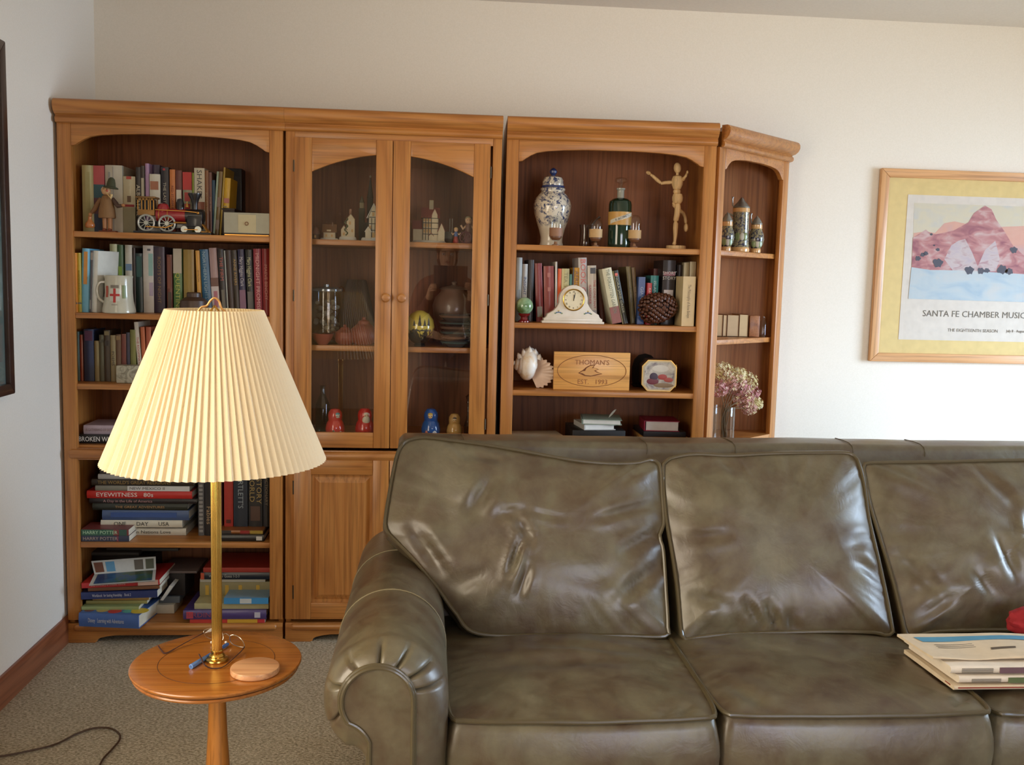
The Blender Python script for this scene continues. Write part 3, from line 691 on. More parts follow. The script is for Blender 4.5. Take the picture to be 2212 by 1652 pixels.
# ---- framed print on the right of the back wall
PY = YB-.001
def fr(x, y, d=.022): return at(x, y, Y=YB-d)
tl_ = fr(1917, 363); bl_ = fr(1880, 782); X0 = 3.118; Z1, Z0 = tl_.z, bl_.z+.004; X1 = X0+1.13
FP = thing('framed_print', 'framed festival poster of pink hills in a light oak frame on the back wall', 'picture')
fw_ = .036
for nm, m, poly in (('frame_side', FRAMEWZ, [(X0, Z0), (X0+fw_, Z0+fw_), (X0+fw_, Z1-fw_), (X0, Z1)]), ('frame_side', FRAMEWZ, [(X1, Z0), (X1-fw_, Z0+fw_), (X1-fw_, Z1-fw_), (X1, Z1)]),
                    ('frame_side', FRAMEW, [(X0, Z1), (X0+fw_, Z1-fw_), (X1-fw_, Z1-fw_), (X1, Z1)]), ('frame_side', FRAMEW, [(X0, Z0), (X0+fw_, Z0+fw_), (X1-fw_, Z0+fw_), (X1, Z0)])):
    w = MB(); w.prism(poly, PY-.024, PY, 'y'); w.build(nm, m, FP, .003)
MB().box(X0+.02, X1-.02, PY-.014, PY-.002, Z0+.02, Z1-.02).build('mat_board', mat((232, 208, 146), .8), FP)
pL = at(1962, 420, Y=PY-.015); pB = at(1940, 733, Y=PY-.015); px0 = (pL.x+pB.x)/2; pz1, pz0 = pL.z, pB.z; px1 = X1-(px0-X0)
MB().box(px0, px1, PY-.0155, PY-.013, pz0, pz1).build('poster_sheet', mat((226, 218, 208), .7), FP)
def art(name, pix, col, dy, m=None):
    w = MB(); pts = [at(x, y, Y=PY-.0155-dy) for x, y in pix]
    w.face([w.v(p) for p in pts]); 
    ex = bmesh.ops.extrude_face_region(w.bm, geom=w.bm.faces[:]); bmesh.ops.translate(w.bm, verts=[g for g in ex['geom'] if isinstance(g, bmesh.types.BMVert)], vec=(0, .0003, 0))
    return w.build(name, m or mat(col, .8), FP, smooth=False)
def wash(name, ca, cb, cc, sc=9):
    t = NT(name); n = t.noise(t.mapping((1, 1, 2.2), (0, .5, 0)), sc, 3, .5, .8); t.base(t.ramp(n, [(.3, ca), (.5, cb), (.7, cc)])); t.set(Roughness=.8, Specular_IOR_Level=.2); return t.m
art('painted_sky', [(1975, 438), (2330, 450), (2325, 560), (1971, 560)], (208, 208, 192), .0004, wash('sky_wash', (212, 208, 196), (220, 212, 190), (206, 206, 202)))
art('painted_far_hill', [(1974, 503), (2000, 500), (2020, 503), (2040, 482), (2062, 478), (2090, 484), (2160, 490), (2212, 488), (2300, 500), (2300, 600), (1970, 600)], (226, 168, 148), .0008, wash('far_hill_wash', (226, 184, 170), (222, 174, 160), (206, 176, 178)))
art('painted_hills', [(1972, 513), (2000, 496), (2012, 505), (2022, 506), (2060, 498), (2092, 480), (2104, 460), (2128, 444), (2142, 452), (2152, 474), (2170, 500), (2188, 530), (2212, 552), (2300, 580), (2300, 600), (2200, 592), (1969, 586)], (186, 132, 136), .0012, wash('hill_wash', (158, 104, 120), (196, 142, 144), (214, 190, 190), 14))
art('painted_slope', [(2070, 520), (2085, 516), (2100, 545), (2112, 575), (2128, 540), (2150, 520), (2160, 560), (2150, 586), (2060, 586), (2040, 560), (2055, 530)], (200, 190, 198), .0014, wash('slope_wash', (196, 184, 196), (208, 196, 198), (184, 150, 158), 20))
art('painted_snowfield', [(1969, 577), (2010, 583), (2080, 584), (2212, 592), (2300, 598), (2298, 655), (1962, 645)], (188, 204, 216), .0016, wash('snow_wash', (176, 198, 214), (196, 210, 218), (208, 212, 214)))
BUSH = mat((84, 88, 104), .8)
for i, (x, y, r) in enumerate(((2026, 568, 11), (1983, 558, 6), (1993, 550, 5), (2000, 547, 5), (2026, 539, 4), (2018, 530, 2), (2094, 584, 10), (2119, 585, 8), (2132, 584, 6), (2165, 582, 11), (2180, 586, 8), (2012, 506, 3), (2190, 540, 8))):
    art('painted_bush', [(x+r*cos(a*pi/9)*(1+.2*sin(a*5.3+i)), y+r*.85*sin(a*pi/9)*(1+.2*cos(a*4.1+i))) for a in range(18)], (84, 88, 104), .0020, BUSH)
PRT = mat((110, 106, 98), .8)
p = at(1993, 677, Y=PY-.017); text('SANTA FE CHAMBER MUSIC', .0365, PRT, FP, (p.x, PY-.0162, p.z), sx=1.0, align='LEFT', name='printed_title')
p = at(2047, 713, Y=PY-.017); text('THE EIGHTEENTH SEASON', .0185, PRT, FP, (p.x, PY-.0162, p.z), sx=1.0, align='LEFT', name='printed_subtitle')
p = at(2174, 715, Y=PY-.017); text('July 8 - August', .016, PRT, FP, (p.x, PY-.0162, p.z), sx=.9, align='LEFT', name='printed_subtitle')
MB().box(X0+.03, X1-.03, PY-.0195, PY-.0185, Z0+.03, Z1-.03).build('glass_pane', PANE, FP)
# ---- dark framed picture on the left wall
q = at(14, 93, Y=-.40); q1 = at(27, 850, Y=-.43)
zt_, zb_ = 2.0105, .958; ya, yb = -1.25, -.415
DP = thing('framed_picture', 'dark-framed picture at the left edge, hung on the left wall', 'picture')
DFR = mat((52, 34, 28), .35, 0, .3)
def lp(name, poly, x0, x1, m, bv=.003):
    w = MB(); w.prism(poly, x0, x1, 'x'); return w.build(name, m, DP, bv)
ff = .034
for poly in ([(ya, zb_), (ya+ff, zb_+ff), (ya+ff, zt_-ff), (ya, zt_)], [(yb, zb_), (yb-ff, zb_+ff), (yb-ff, zt_-ff), (yb, zt_)], [(ya, zt_), (ya+ff, zt_-ff), (yb-ff, zt_-ff), (yb, zt_)], [(ya, zb_), (ya+ff, zb_+ff), (yb-ff, zb_+ff), (yb, zb_)]):
    lp('frame_side', poly, XW+.001, XW+.026, DFR)
lp('picture_sheet', [(ya+.02, zb_+.02), (yb-.02, zb_+.02), (yb-.02, zt_-.02), (ya+.02, zt_-.02)], XW+.003, XW+.012, mat((96, 116, 112), .6), 0)
lp('glass_pane', [(ya+.03, zb_+.03), (yb-.03, zb_+.03), (yb-.03, zt_-.03), (ya+.03, zt_-.03)], XW+.015, XW+.017, PANE, 0)
# ================================================================ books
BOOKM = {}
def bm_(c, r=.42):
    return mat(c, r, 0, .12)
G_ = {'a': 'books on the top shelf of the left bookcase', 'b': 'books on the second shelf of the left bookcase', 'c': 'old books on the third shelf of the left bookcase',
      'd': 'large books on the lower shelf of the left bookcase', 'e': 'books on the second shelf of the right bookcase', 'f': 'books and magazines on the bottom deck of the left bookcase', 'g': 'small books in the angled end unit'}
def book_parts(r, w_, h_, d_, col, rough=.42, hard=True, pagecol=PAPER, bands=(), txt=None, tc=(240, 236, 225), tsz=.6, tpos=.5, tup=False, lie=False):
    """local: spine faces -Y, X across the spine, Z up the spine"""
    t_ = .0022 if hard else .0008; e = .003 if hard else 0; M = bm_(col, rough)
    w = MB(); n = 8; bulge = min(.004, w_*.16) if hard else .0006
    outer = [(-w_/2, d_)]+[(-w_/2+w_*i/n, -bulge*sin(pi*i/n)) for i in range(n+1)]+[(w_/2, d_)]
    inner = [(w_/2-t_, d_), (w_/2-t_, t_), (-w_/2+t_, t_), (-w_/2+t_, d_)]
    w.prism(outer+inner, 0, h_, 'z'); c = w.build('cover', M, r)
    MB().box(-w_/2+t_, w_/2-t_, t_, d_-e*1.2, e, h_-e).build('pages', pagecol, r)
    y = -bulge-.0006
    for f0, f1, bc in bands:
        if isinstance(f0, tuple): (u0, u1), (f0, f1), bc = f0, f1, bc; MB().box(-w_/2+w_*u0, -w_/2+w_*u1, y-.0002, y+.002+bulge, h_*f0, h_*f1).build('spine_label', bm_(bc), r)
        else: MB().box(-w_/2+.0002, w_/2-.0002, y, y+.0015+bulge, h_*f0, h_*f1).build('spine_band', bm_(bc), r)
    if txt:
        for k, L in enumerate(txt.split('|')):
            nL = len(txt.split('|')); sz = w_/nL*tsz*1.25; ln = max(1, len(L))*sz*.56; mx = h_*.86*(1 if nL else 1)
            sx = min(1.25, mx*(1 if tpos == .5 else 2*min(tpos, 1-tpos))/ln)
            ry = pi/2 if not tup else -pi/2
            off = (nL-1)/2-k; xx = off*w_/nL*(1 if not tup else -1)
            text(L, sz, bm_(tc), r, (xx, y-.0006, h_*tpos), (pi/2, ry, 0), sx)
def bk(sh, x0, x1, yt, label, col, z=None, Y=.12, lean=0, dz=0, d=None, hard=True, cat='book', rz=0, ym=None, **kw):
    z, zoff = (sh[1], 0) if z is None else (z, 0)
    z += .0006+dz
    ybot = px((at((x0+x1)/2, yt, Y=Y).x, Y, z))[1]; ym = ym or (yt+ybot)/2
    X0, X1 = at(x0, ym, Y=Y).x, at(x1, ym, Y=Y).x; X0 = max(X0, .021); w_ = max(.004, X1-X0-.0004)
    h_ = (at((x0+x1)/2, yt, Y=Y).z-z)
    th = radians(lean); xb = (X0+X1)/2-tan(th)*h_/2; h_ = (h_-abs(sin(th))*w_)/cos(th); w_ *= cos(th)
    d = d or min(.16, .25-Y+.08, h_*.68)
    r = thing('book', label, cat, (xb, Y, z+abs(sin(th))*w_/2), 0, G_[sh[0]])
    r.rotation_euler = (0, th, rz)
    book_parts(r, w_, h_, d, col, hard=hard, **kw); return r
A, B, C_, D_, E_, F_, Gs = ('a', 1.475), ('b', 1.193), ('c', .943), ('d', .372), ('e', 1.192), ('f', .0725), ('g', 1.141)
# top shelf, left bookcase
bk(A, 178, 203, 357, 'pale olive book at the left end of the top shelf', (196, 190, 140), txt='', bands=[((.3, .7), (.1, .9), (186, 180, 128))])
bk(A, 203.5, 227, 358, 'red and teal marbled book behind the wooden smoker figure', (150, 70, 74), bands=[(.0, .28, (52, 62, 84)), (.28, .52, (96, 54, 62)), (.52, .72, (58, 92, 96)), (.72, 1, (188, 84, 84))])
bk(A, 228, 265, 357, 'thick pale grey book right of the smoker figure', (196, 188, 168), bands=[((.46, .5), (.02, .98), (160, 156, 150)), ((.2, .3), (.5, .9), (150, 146, 138))])
bk(A, 266.5, 293, 381, 'cream book with a small brown tree over a red bar on its spine', (196, 184, 150), Y=.125, bands=[(0, .46, (150, 142, 110)), ((.1, .9), (.47, .51, ), (150, 40, 44)), ((.35, .65), (.55, .66), (110, 84, 60)), ((.3, .7), (.95, 1), (180, 70, 56))])
bk(A, 293.8, 304.5, 361, 'black book with tall white block letters running down the spine', (52, 44, 38), txt='ALBERTINE', tc=(206, 196, 170), tsz=.85)
bk(A, 304.8, 313, 358, 'dark brown book with a pale lettered strip, beside the white block letters', (66, 54, 46), bands=[((.15, .85), (.3, .82), (186, 176, 150))])
bk(A, 314.5, 322.5, 353, 'slim lilac book taller than its neighbours', (176, 140, 176))
bk(A, 323, 346, 356, 'dark violet book standing behind the white book with the brown oval', (66, 48, 78), Y=.165)
bk(A, 323.5, 346.5, 376, 'white book with a brown oval near the top of its spine', (214, 208, 190), Y=.115, d=.04, bands=[((.1, .85), (.74, .88), (168, 108, 78))])
bk(A, 348, 365, 361, 'black book with small red and white letters, behind the locomotive boiler', (40, 34, 38), txt='THE LAST EMPIRE', tc=(190, 180, 160), tsz=.4, bands=[((.3, .6), (.95, .98), (170, 50, 60))])
bk(A, 367, 379, 366, 'narrow orange book behind the locomotive', (206, 124, 62), bands=[(0, .25, (176, 78, 40))], txt='RED STORM RISING', tc=(120, 50, 30), tsz=.45)
bk(A, 380, 393.5, 368, 'maroon-brown book with a white label on its spine', (112, 62, 54), bands=[((.12, .9), (.38, .7), (214, 206, 188))])
bk(A, 395.5, 415, 372, 'book with a bright red upper half and grey-green lower half', (150, 148, 120), bands=[(.72, 1, (190, 40, 36)), ((.2, .8), (.54, .68), (176, 50, 44)), ((.2, .8), (.34, .5), (176, 50, 44))], txt='')
bk(A, 415.5, 419.5, 373, 'very thin lime green book between the red one and the white one', (142, 160, 60))
bk(A, 420, 442.5, 363, 'white book with heavy black letters behind the funnel', (208, 200, 178), Y=.115, txt='SHAKES', tc=(60, 52, 48), tsz=.55, tpos=.76, bands=[(.38, .5, (150, 92, 70)), (0, .38, (168, 164, 146))])
bk(A, 443, 451, 368, 'brown book directly right of the white book with black letters', (140, 92, 60), txt='JOURNEYS WEST', tc=(190, 160, 120), tsz=.5)
bk(A, 451.3, 458, 372, 'slim dull red-brown book, second after the white lettered one', (116, 76, 66), txt='SHORT TALES', tc=(180, 150, 130), tsz=.5)
bk(A, 458.5, 465, 389, 'short dark blue book in front of the tall leaning ones', (34, 70, 96))
bk(A, 464, 468.5, 370, 'tall thin pale green book leaning right', (152, 170, 148), lean=4, Y=.11)
bk(A, 469, 477, 370, 'tall mottled olive-brown book leaning right', (124, 100, 58), lean=4, Y=.11, bands=[(.1, .25, (96, 60, 40)), (.45, .6, (104, 66, 46))])
bk(A, 478.5, 482.5, 361, 'tall thin mustard book leaning right', (168, 138, 44), lean=4, Y=.11)
r = thing('box', 'small dark box under the short yellow book at the end of the top shelf row', 'box', (0, 0, 0))
X0, X1 = at(474, 480, Y=.11).x, at(486, 480, Y=.11).x; zt1 = at(480, 453, Y=.11).z
MB().box(X0+.008, X1+.034, .11, .25, 1.4756, zt1).build('box_body', mat((46, 34, 28), .5), r, .001); MB().box(X0+.007, X1+.035, .109, .251, zt1, zt1+.006).build('box_lid', mat((54, 40, 32), .5), r, .001)
bk(A, 484, 497, 384, 'short bright yellow book with a pink patch, raised above the shelf', (206, 164, 36), z=zt1+.0062, lean=3.4, Y=.112, bands=[((.1, .95), (.16, .32), (168, 76, 60)), ((.1, .6), (.02, .06), (90, 80, 30))], d=.12)
r = thing('folder', 'big black folder standing at the back behind the silver box', 'folder', (0, 0, 0))
X0, X1, ztf = at(487, 410, Y=.27).x, at(523, 410, Y=.27).x, at(505, 364, Y=.27).z
MB().box(X0, X1, .262, .335, 1.4756, ztf).build('folder_cover', BLACK, r, .002); MB().box(X0+.004, X1-.004, .2615, .262, 1.5, ztf-.03).build('spine_ridge', DARK, r)
# second shelf
zB = B
bk(B, 159.5, 166.5, 546, 'bright orange thin book at the very left of the second shelf', (226, 142, 44), Y=.022, bands=[(.14, .165, (120, 116, 120))], d=.13)
bk(B, 167.2, 175.5, 546, 'olive-yellow thin book beside the orange one', (186, 168, 64), Y=.03, bands=[(.14, .165, (110, 110, 110))], txt='SCHRIFTEN ZUR KUNST', tc=(120, 104, 30), tsz=.4, d=.13)
bk(B, 176.5, 192, 536, 'sky blue book with an orange title panel', (112, 176, 204), Y=.035, lean=2.2, bands=[((.3, .8), (.44, .95), (206, 140, 62))], d=.15)
bk(B, 193.5, 200.5, 541, 'grey-violet book leaning between the sky blue and the white book', (112, 106, 112), Y=.05, lean=2.2, bands=[(.85, .97, (186, 170, 160)), ((.2, .6), (.05, .2), (176, 176, 170))])
bk(B, 199, 213, 541, 'white book turned so its cover with a dark photograph shows', (220, 218, 206), Y=.045, lean=3.6, rz=0, d=.11)
r = bpy.data.objects['book.%03d' % (len([o for o in bpy.data.objects if o.name.startswith('book') and o.type == 'EMPTY' and not o.name.startswith('bookcase')])-1)]
r.rotation_euler = (0, radians(3.6), radians(-24)); hh = .24
MB().box(.0125, .0132, .03, .075, .055, .125).build('cover_photograph', mat((56, 54, 50), .5), r)
bk(B, 238, 254, 527, 'pale cream-green book rising above the mug', (206, 210, 164), Y=.13, txt='MEMOIRS', tc=(90, 90, 60), tsz=.4, tpos=.72, bands=[((.2, .8), (.40, .46), (110, 130, 80))])
bk(B, 254.5, 267, 529, 'mottled green book rising above the mug', (70, 104, 66), Y=.13, bands=[((.2, .8), (.55, .68), (130, 160, 60)), (.3, .5, (84, 100, 90))])
bk(B, 271, 286, 529, 'white book with a pale blue patch above the mug', (200, 196, 180), Y=.13, bands=[((.1, .95), (.62, .72), (112, 140, 168))])
bk(B, 287, 293, 535, 'dark brown thin book between the white and the dark teal book', (60, 46, 40), Y=.13)
bk(B, 293.5, 308.5, 547, 'dark teal book right of the mug', (38, 58, 56), Y=.13, txt='', bands=[((.2, .9), (.6, .95), (44, 84, 80))])
bk(B, 309.5, 332, 530, 'thick white book with teal lettering, left of the dark purple one', (206, 200, 192), Y=.125, bands=[((.55, .95), (.55, .88), (150, 190, 184)), ((.6, .95), (.25, .45), (184, 170, 190)), ((.45, .75), (.92, .95), (90, 90, 96))])
bk(B, 333, 356, 533, 'thick dark purple book in the middle of the second shelf', (62, 46, 60), Y=.125, txt='ROOTS OF NIGHT', tc=(140, 110, 70), tsz=.35)
bk(B, 360.5, 372.5, 550, 'short brick-brown book with a framed spine', (122, 66, 50), Y=.13, bands=[((.2, .8), (.42, .96), (134, 76, 58)), ((.2, .8), (.05, .36), (84, 66, 52))])
bk(B, 375, 393.5, 537, 'book with a grey-white top and green lower half', (84, 122, 60), Y=.12, bands=[(.62, 1, (190, 182, 164))], txt='QUENTINS', tc=(186, 190, 90), tsz=.6, tpos=.34)
bk(B, 396.5, 419.5, 539, 'wide plain mustard-olive book on the second shelf', (160, 134, 62), Y=.12)
bk(B, 425, 433.5, 541, 'narrow amber book leaning left behind the dark pot', (220, 164, 70), Y=.10, lean=-2, txt='AVALON', tc=(110, 76, 20), tsz=.5, tpos=.6, d=.12)
bk(B, 435, 454, 538, 'blue book leaning left, above the lampshade hook', (54, 108, 148), Y=.11, lean=-3.5, txt='NORTHERN LIGHTS', tc=(150, 180, 196), tsz=.45, tpos=.6)
bk(B, 455.5, 472, 535, 'pinkish grey book with a white edge leaning left', (176, 148, 148), Y=.11, lean=-3.3, bands=[(.0, .42, (204, 196, 200)), ((.3, .8), (.1, .35), (180, 110, 130)), (.42, .55, (110, 70, 60))])
bk(B, 473.5, 487, 538, 'near-black book with a red title leaning left', (46, 38, 34), Y=.11, lean=-3, txt='THE FIRM', tc=(176, 60, 44), tsz=.6, tpos=.7, bands=[((.3, .8), (.06, .38), (84, 78, 66))])
bk(B, 488, 489.8, 541, 'very thin pale book edge leaning left', (190, 200, 200), Y=.11, lean=-3, d=.1, hard=False)
bk(B, 490.5, 503, 540, 'plain dark brown book leaning left', (58, 38, 28), Y=.11, lean=-3)
bk(B, 503.5, 515, 540, 'dark book with dull gold lettering leaning left', (60, 48, 34), Y=.11, lean=-3, txt='ANNE RIVERS', tc=(170, 132, 50), tsz=.55, tpos=.66)
bk(B, 516.5, 530, 538, 'navy and purple book with a silver author name, left of the black twin', (50, 44, 78), Y=.11, lean=-2.4, txt='Mary Higgins Clark', tc=(190, 186, 200), tsz=.62, tpos=.66, bands=[(0, .38, (110, 54, 100))])
bk(B, 532.5, 547, 539, 'black book with a yellowish author name, right of the navy one', (44, 42, 32), Y=.11, lean=-2, txt='Mary Higgins Clark', tc=(186, 186, 140), tsz=.62, tpos=.66, bands=[((.1, .9), (.05, .36), (70, 66, 66))])
bk(B, 549, 565.5, 537, 'rose-red book with pink lettering', (156, 58, 68), Y=.105, lean=-1.6, txt='MIDNIGHT PROMISE', tc=(224, 160, 160), tsz=.55)
bk(B, 567, 583, 537, 'deep red book at the right end of the second shelf', (146, 38, 34), Y=.105, lean=-1.4, txt='MAEVE BINCHY', tc=(206, 120, 100), tsz=.45)
# third shelf
Cc = dict(Y=.09)
bk(C_, 164.5, 172, 716, 'worn teal book at the left end of the third shelf', (96, 124, 124), **Cc)
bk(C_, 173, 179.5, 723, 'thin red book beside the worn teal one', (150, 62, 50), bands=[((.6, 1), (0, 1), (186, 130, 110))], **Cc)
bk(C_, 181.5, 203, 711, 'thick navy blue book on the third shelf', (52, 62, 92), bands=[((.15, .9), (.78, .97), (96, 60, 84))], **Cc)
bk(C_, 204.5, 214.5, 736, 'short tan book right of the thick navy one', (140, 124, 84), **Cc)
bk(C_, 215, 225, 723, 'grey-green cloth book on the third shelf', (92, 88, 66), bands=[((.1, .9), (.84, .9), (70, 66, 50))], **Cc)
bk(C_, 225.5, 238, 713, 'dark brown old book, tallest right of the navy one', (72, 58, 42), bands=[((.1, .9), (.90, .98), (130, 112, 70)), ((.15, .85), (.7, .8), (56, 44, 32))], **Cc)
bk(C_, 239, 250.5, 724, 'pale mottled book with dark print down the spine', (150, 134, 96), txt='POEMS', tc=(70, 60, 44), tsz=.6, **Cc)
bk(C_, 251, 262, 722, 'brown leather-look book above the stone block', (104, 76, 52), bands=[((.1, .9), (.88, .97), (140, 110, 70))], **Cc)
bk(C_, 262.5, 273, 721, 'reddish brown old book above the stone block', (116, 58, 44), **Cc)
bk(C_, 273.5, 281, 718, 'dark slate book above the stone block', (62, 58, 72), **Cc)
bk(C_, 281.8, 294, 712, 'moss green book above the stone block', (124, 122, 62), **Cc)
bk(C_, 295, 304, 695, 'white paperback with pink lettering leaning left, beside the lampshade edge', (214, 206, 190), lean=-4, txt='THE ROOMMATES', tc=(190, 90, 80), tsz=.6, hard=False, **Cc)
bk(C_, 306, 315, 706, 'orange book just left of the lampshade', (196, 106, 62), lean=-2, **Cc)
bk(C_, 316, 327, 706, 'rust-orange book half hidden by the lampshade', (180, 92, 60), **Cc)
for i, (a, c, nm) in enumerate(((330, (90, 60, 50), 'brown book hidden behind the lampshade, first of three'), (343, (60, 70, 80), 'slate book hidden behind the lampshade, middle of three'), (357, (130, 40, 40), 'dark red book hidden behind the lampshade, last of three'))): bk(C_, a, a+12, 714, nm, c, **Cc)
# flat books
def flat(sh, x0, x1, yt, yb_, label, col, Y, z0, d=.17, rz=0, cat='book', hard=True, roll=0, name='book', zfix=None, **kw):
    """lying book, spine to the room; returns the height of its top"""
    ym = (yt+yb_)/2; X0, X1 = at(x0, ym, Y=Y).x, at(x1, ym, Y=Y).x
    th = at((x0+x1)/2, yt, Y=Y).z-at((x0+x1)/2, yb_, Y=Y).z
    if zfix: th = zfix
    X0 = max(X0, .0485 if Y < .0195 else .021); X1 = min(X1, .7135 if Y < .0195 else .741) if X1 < .8 else X1
    L = X1-X0
    r = thing(name, label, cat, (X0, Y, z0+.0006), 0, G_[sh[0]])
    # local spine axis Z -> world X
    r.rotation_euler = Matrix(((0, 0, 1), (0, 1, 0), (-1, 0, 0))).to_euler() if False else (0, pi/2, 0)
    r.location.z = z0+.0006+th/2
    book_parts(r, th, L, d, col, hard=hard, **kw)
    if rz or roll:
        Mx = Matrix.Translation(((X0+X1)/2, Y, z0+.0006+th/2)) @ Matrix.Rotation(rz, 4, 'Z') @ Matrix.Rotation(roll, 4, 'Y') @ Matrix.Translation((-L/2, 0, 0)) @ Matrix.Rotation(pi/2, 4, 'Y')
        r.location = Mx.to_translation(); r.rotation_euler = Mx.to_euler()
    return z0+.0006+th
# middle deck
z = flat(('d', 0), 168.5, 262, 938.5, 957.5, 'thick black book lettered BROKEN WINGS, lying on the middle deck', (26, 24, 24), .05, .722, txt='BROKEN WINGS', tc=(232, 230, 224), tsz=.62, tup=True, tpos=.5)
flat(('d', 0), 181, 262, 917, 936, 'pale lilac-grey book lying on the black one', (176, 158, 166), .06, z, d=.15, bands=[], txt='A GATHERING OF SKETCHES', tc=(140, 120, 126), tsz=.35, tup=True)
# lower shelf: the tall pile
z = D_[1]
pile = [
 (222, 402, 1136, 1151, 'white book with black print, bottom of the tall pile', (214, 208, 188), dict(txt='Letters in Nations Love', tc=(60, 56, 50), tsz=.5)),
 (218, 394, 1117, 1132.5, 'white book lettered ONE DAY USA', (214, 208, 186), dict(txt='ONE      DAY      USA', tc=(60, 58, 50), tsz=.62)),
 (221, 408, 1096, 1117, 'blue clothbound book above the ONE DAY USA one', (72, 92, 128), dict(bands=[((.2, .7), (.1, .86), (56, 84, 140))])),
 (200, 405, 1082, 1096, 'dark green-black book with small coloured letters', (40, 44, 34), dict(txt='THE GREAT ADVENTURES', tc=(170, 130, 80), tsz=.4)),
 (193, 424, 1071.5, 1082, 'black book with thin pinkish print under the red one', (34, 28, 28), dict(txt='A Day in the Life of America', tc=(170, 130, 124), tsz=.62, tpos=.36)),
 (188, 415, 1055, 1071, 'bright red book lettered EYEWITNESS 80s', (190, 42, 34), dict(txt='EYEWITNESS   80s', tc=(230, 220, 206), tsz=.62, tpos=.36)),
 (206, 410, 1044, 1055, 'white and grey book lettered NEW MEXICO II', (130, 126, 110), dict(bands=[(.34, 1, (206, 204, 196))], txt='NEW MEXICO II', tc=(90, 90, 90), tsz=.6, tpos=.55)),
 (198, 418, 1030, 1043.5, 'dark brown book with gold letters near the top of the tall pile', (48, 38, 26), dict(txt="THE WORLD'S GREAT RELIGIONS", tc=(150, 120, 60), tsz=.6, tpos=.42)),
 (212, 426, 1019, 1029.5, 'thin grey-white book under the shade edge, on top of the brown one', (170, 166, 158), dict()),
 (216, 400, 1005, 1018, 'dark book at the top of the tall pile, half behind the shade', (60, 54, 48), dict())]
prev = None
for x0, x1, a, b, lb, c, kw in pile:
    if x0 == 218:   # the dark thin book between the two white ones
        z = flat(D_, 230, 390, 1132.5, 1136, 'thin dark brown book between the two white books of the tall pile', (70, 54, 34), .11, z, d=.17)
    z = flat(D_, x0, x1, a, b, lb, c, .085 if x0 != 222 else .10, z, d=.20, tup=True, **kw)
# two small paperbacks in front
z = D_[1]
z = flat(D_, 173, 279, 1158.5, 1171, 'lower of two small paperbacks lying at the front of the tall pile', (52, 58, 78), .012, z, d=.105, hard=False, tup=True, txt='HARRY POTTER', tc=(170, 150, 140), tsz=.62, tpos=.4, bands=[(.74, .78, (120, 50, 70))])
z = flat(D_, 173, 278, 1145, 1158, 'upper of two small paperbacks, green spine and reddish cover', (124, 60, 58), .012, z, d=.105, hard=False, tup=True, txt='HARRY POTTER', tc=(176, 206, 170), tsz=.62, tpos=.4, bands=[(0, .68, (52, 92, 72)), (.8, .96, (52, 84, 72))])
# uprights to the right
z = flat(D_, 455, 570, 1156, 1170, 'flat black case with a small white label under the upright large books', (28, 26, 24), .02, D_[1], d=.22, tup=True, bands=[((.2, .8), (.86, .97), (206, 204, 196))])
z2 = flat(D_, 470, 568, 1149, 1156, 'thin book with red and yellow edges on the flat black case', (150, 90, 40), .035, z, d=.20, tup=True, bands=[(.5, .7, (150, 40, 36)), (.72, 1, (170, 140, 50)), (0, .3, (60, 50, 44))])
U = ('d', D_[1])
bk(U, 428, 441, 1008, 'narrow book with a grey comb binding', (96, 94, 92), Y=.10, d=.2, bands=[((.2, .8), (.05+.06*i, .085+.06*i), (150, 148, 142)) for i in range(15)])
bk(U, 442, 460, 1008, 'black book with looping gold script, left of the lamp column', (34, 28, 24), Y=.10, d=.2, txt='Fables', tc=(180, 150, 110), tsz=.6, tpos=.3)
bk(U, 461.5, 480, 1008, 'dark maroon large book behind the lamp column', (80, 30, 28), Y=.10, z=z2, d=.2)
bk(U, 484, 503.5, 1010, 'tall red book just right of the lamp column', (170, 44, 26), Y=.09, z=z2, d=.19, bands=[((.25, .75), (.06, .12), (90, 30, 20))])
bk(U, 504.5, 535, 1010, "thick navy book lettered BARTLETT'S", (34, 42, 54), Y=.09, z=z2, d=.19, txt="BARTLETT'S", tc=(150, 160, 164), tsz=.42, tpos=.62)
bk(U, 537, 567, 1006, 'thick black book lettered HISTORY WORLD in gold', (36, 32, 30), Y=.09, z=z2, d=.19, txt='HISTORY|WORLD', tc=(170, 144, 84), tsz=.8, tpos=.66, bands=[((.15, .85), (.1, .34), (84, 58, 46))])
bk(U, 568.5, 583, 1006, 'dark book at the right end of the lower shelf', (40, 34, 32), Y=.09, z=z2, d=.19, txt='DICTIONARY', tc=(120, 104, 80), tsz=.5, tpos=.6)
# bottom deck
z = F_[1]
z = flat(F_, 160, 303, 1323, 1352, 'thick blue picture book at the front of the bottom deck', (70, 104, 168), -.042, z, d=.24, rz=-.13, tup=True, txt='Disney   Learning with Adventures', tc=(196, 200, 206), tsz=.36, tpos=.46)
r = F_
zz = z
CB = thing; 
bkk = [o for o in bpy.data.objects if o.get('label') == 'thick blue picture book at the front of the bottom deck'][0]
for i, (u, v, s_, c) in enumerate(((.10, .03, .016, (120, 60, 60)), (.3, .035, .02, (190, 160, 90)), (.50, .03, .022, (200, 44, 50)), (.70, .035, .018, (90, 170, 160)), (.86, .045, .03, (220, 190, 60)), (.62, .09, .02, (80, 160, 80)), (.4, .10, .025, (60, 150, 190)))):
    L_ = at(303, 1338, Y=-.028).x-at(158, 1338, Y=-.028).x; hx = (zz-F_[1])/2
    MB().ball((-hx-.0002, v, u*L_), s_, (.02, 1, 1.1), 8).build('printed_blob', mat(c, .4), bkk)
z = flat(F_, 174, 300, 1309, 1316, 'thin green magazine lying on the blue picture book', (150, 164, 108), .0, z, d=.21, tup=True, hard=False)
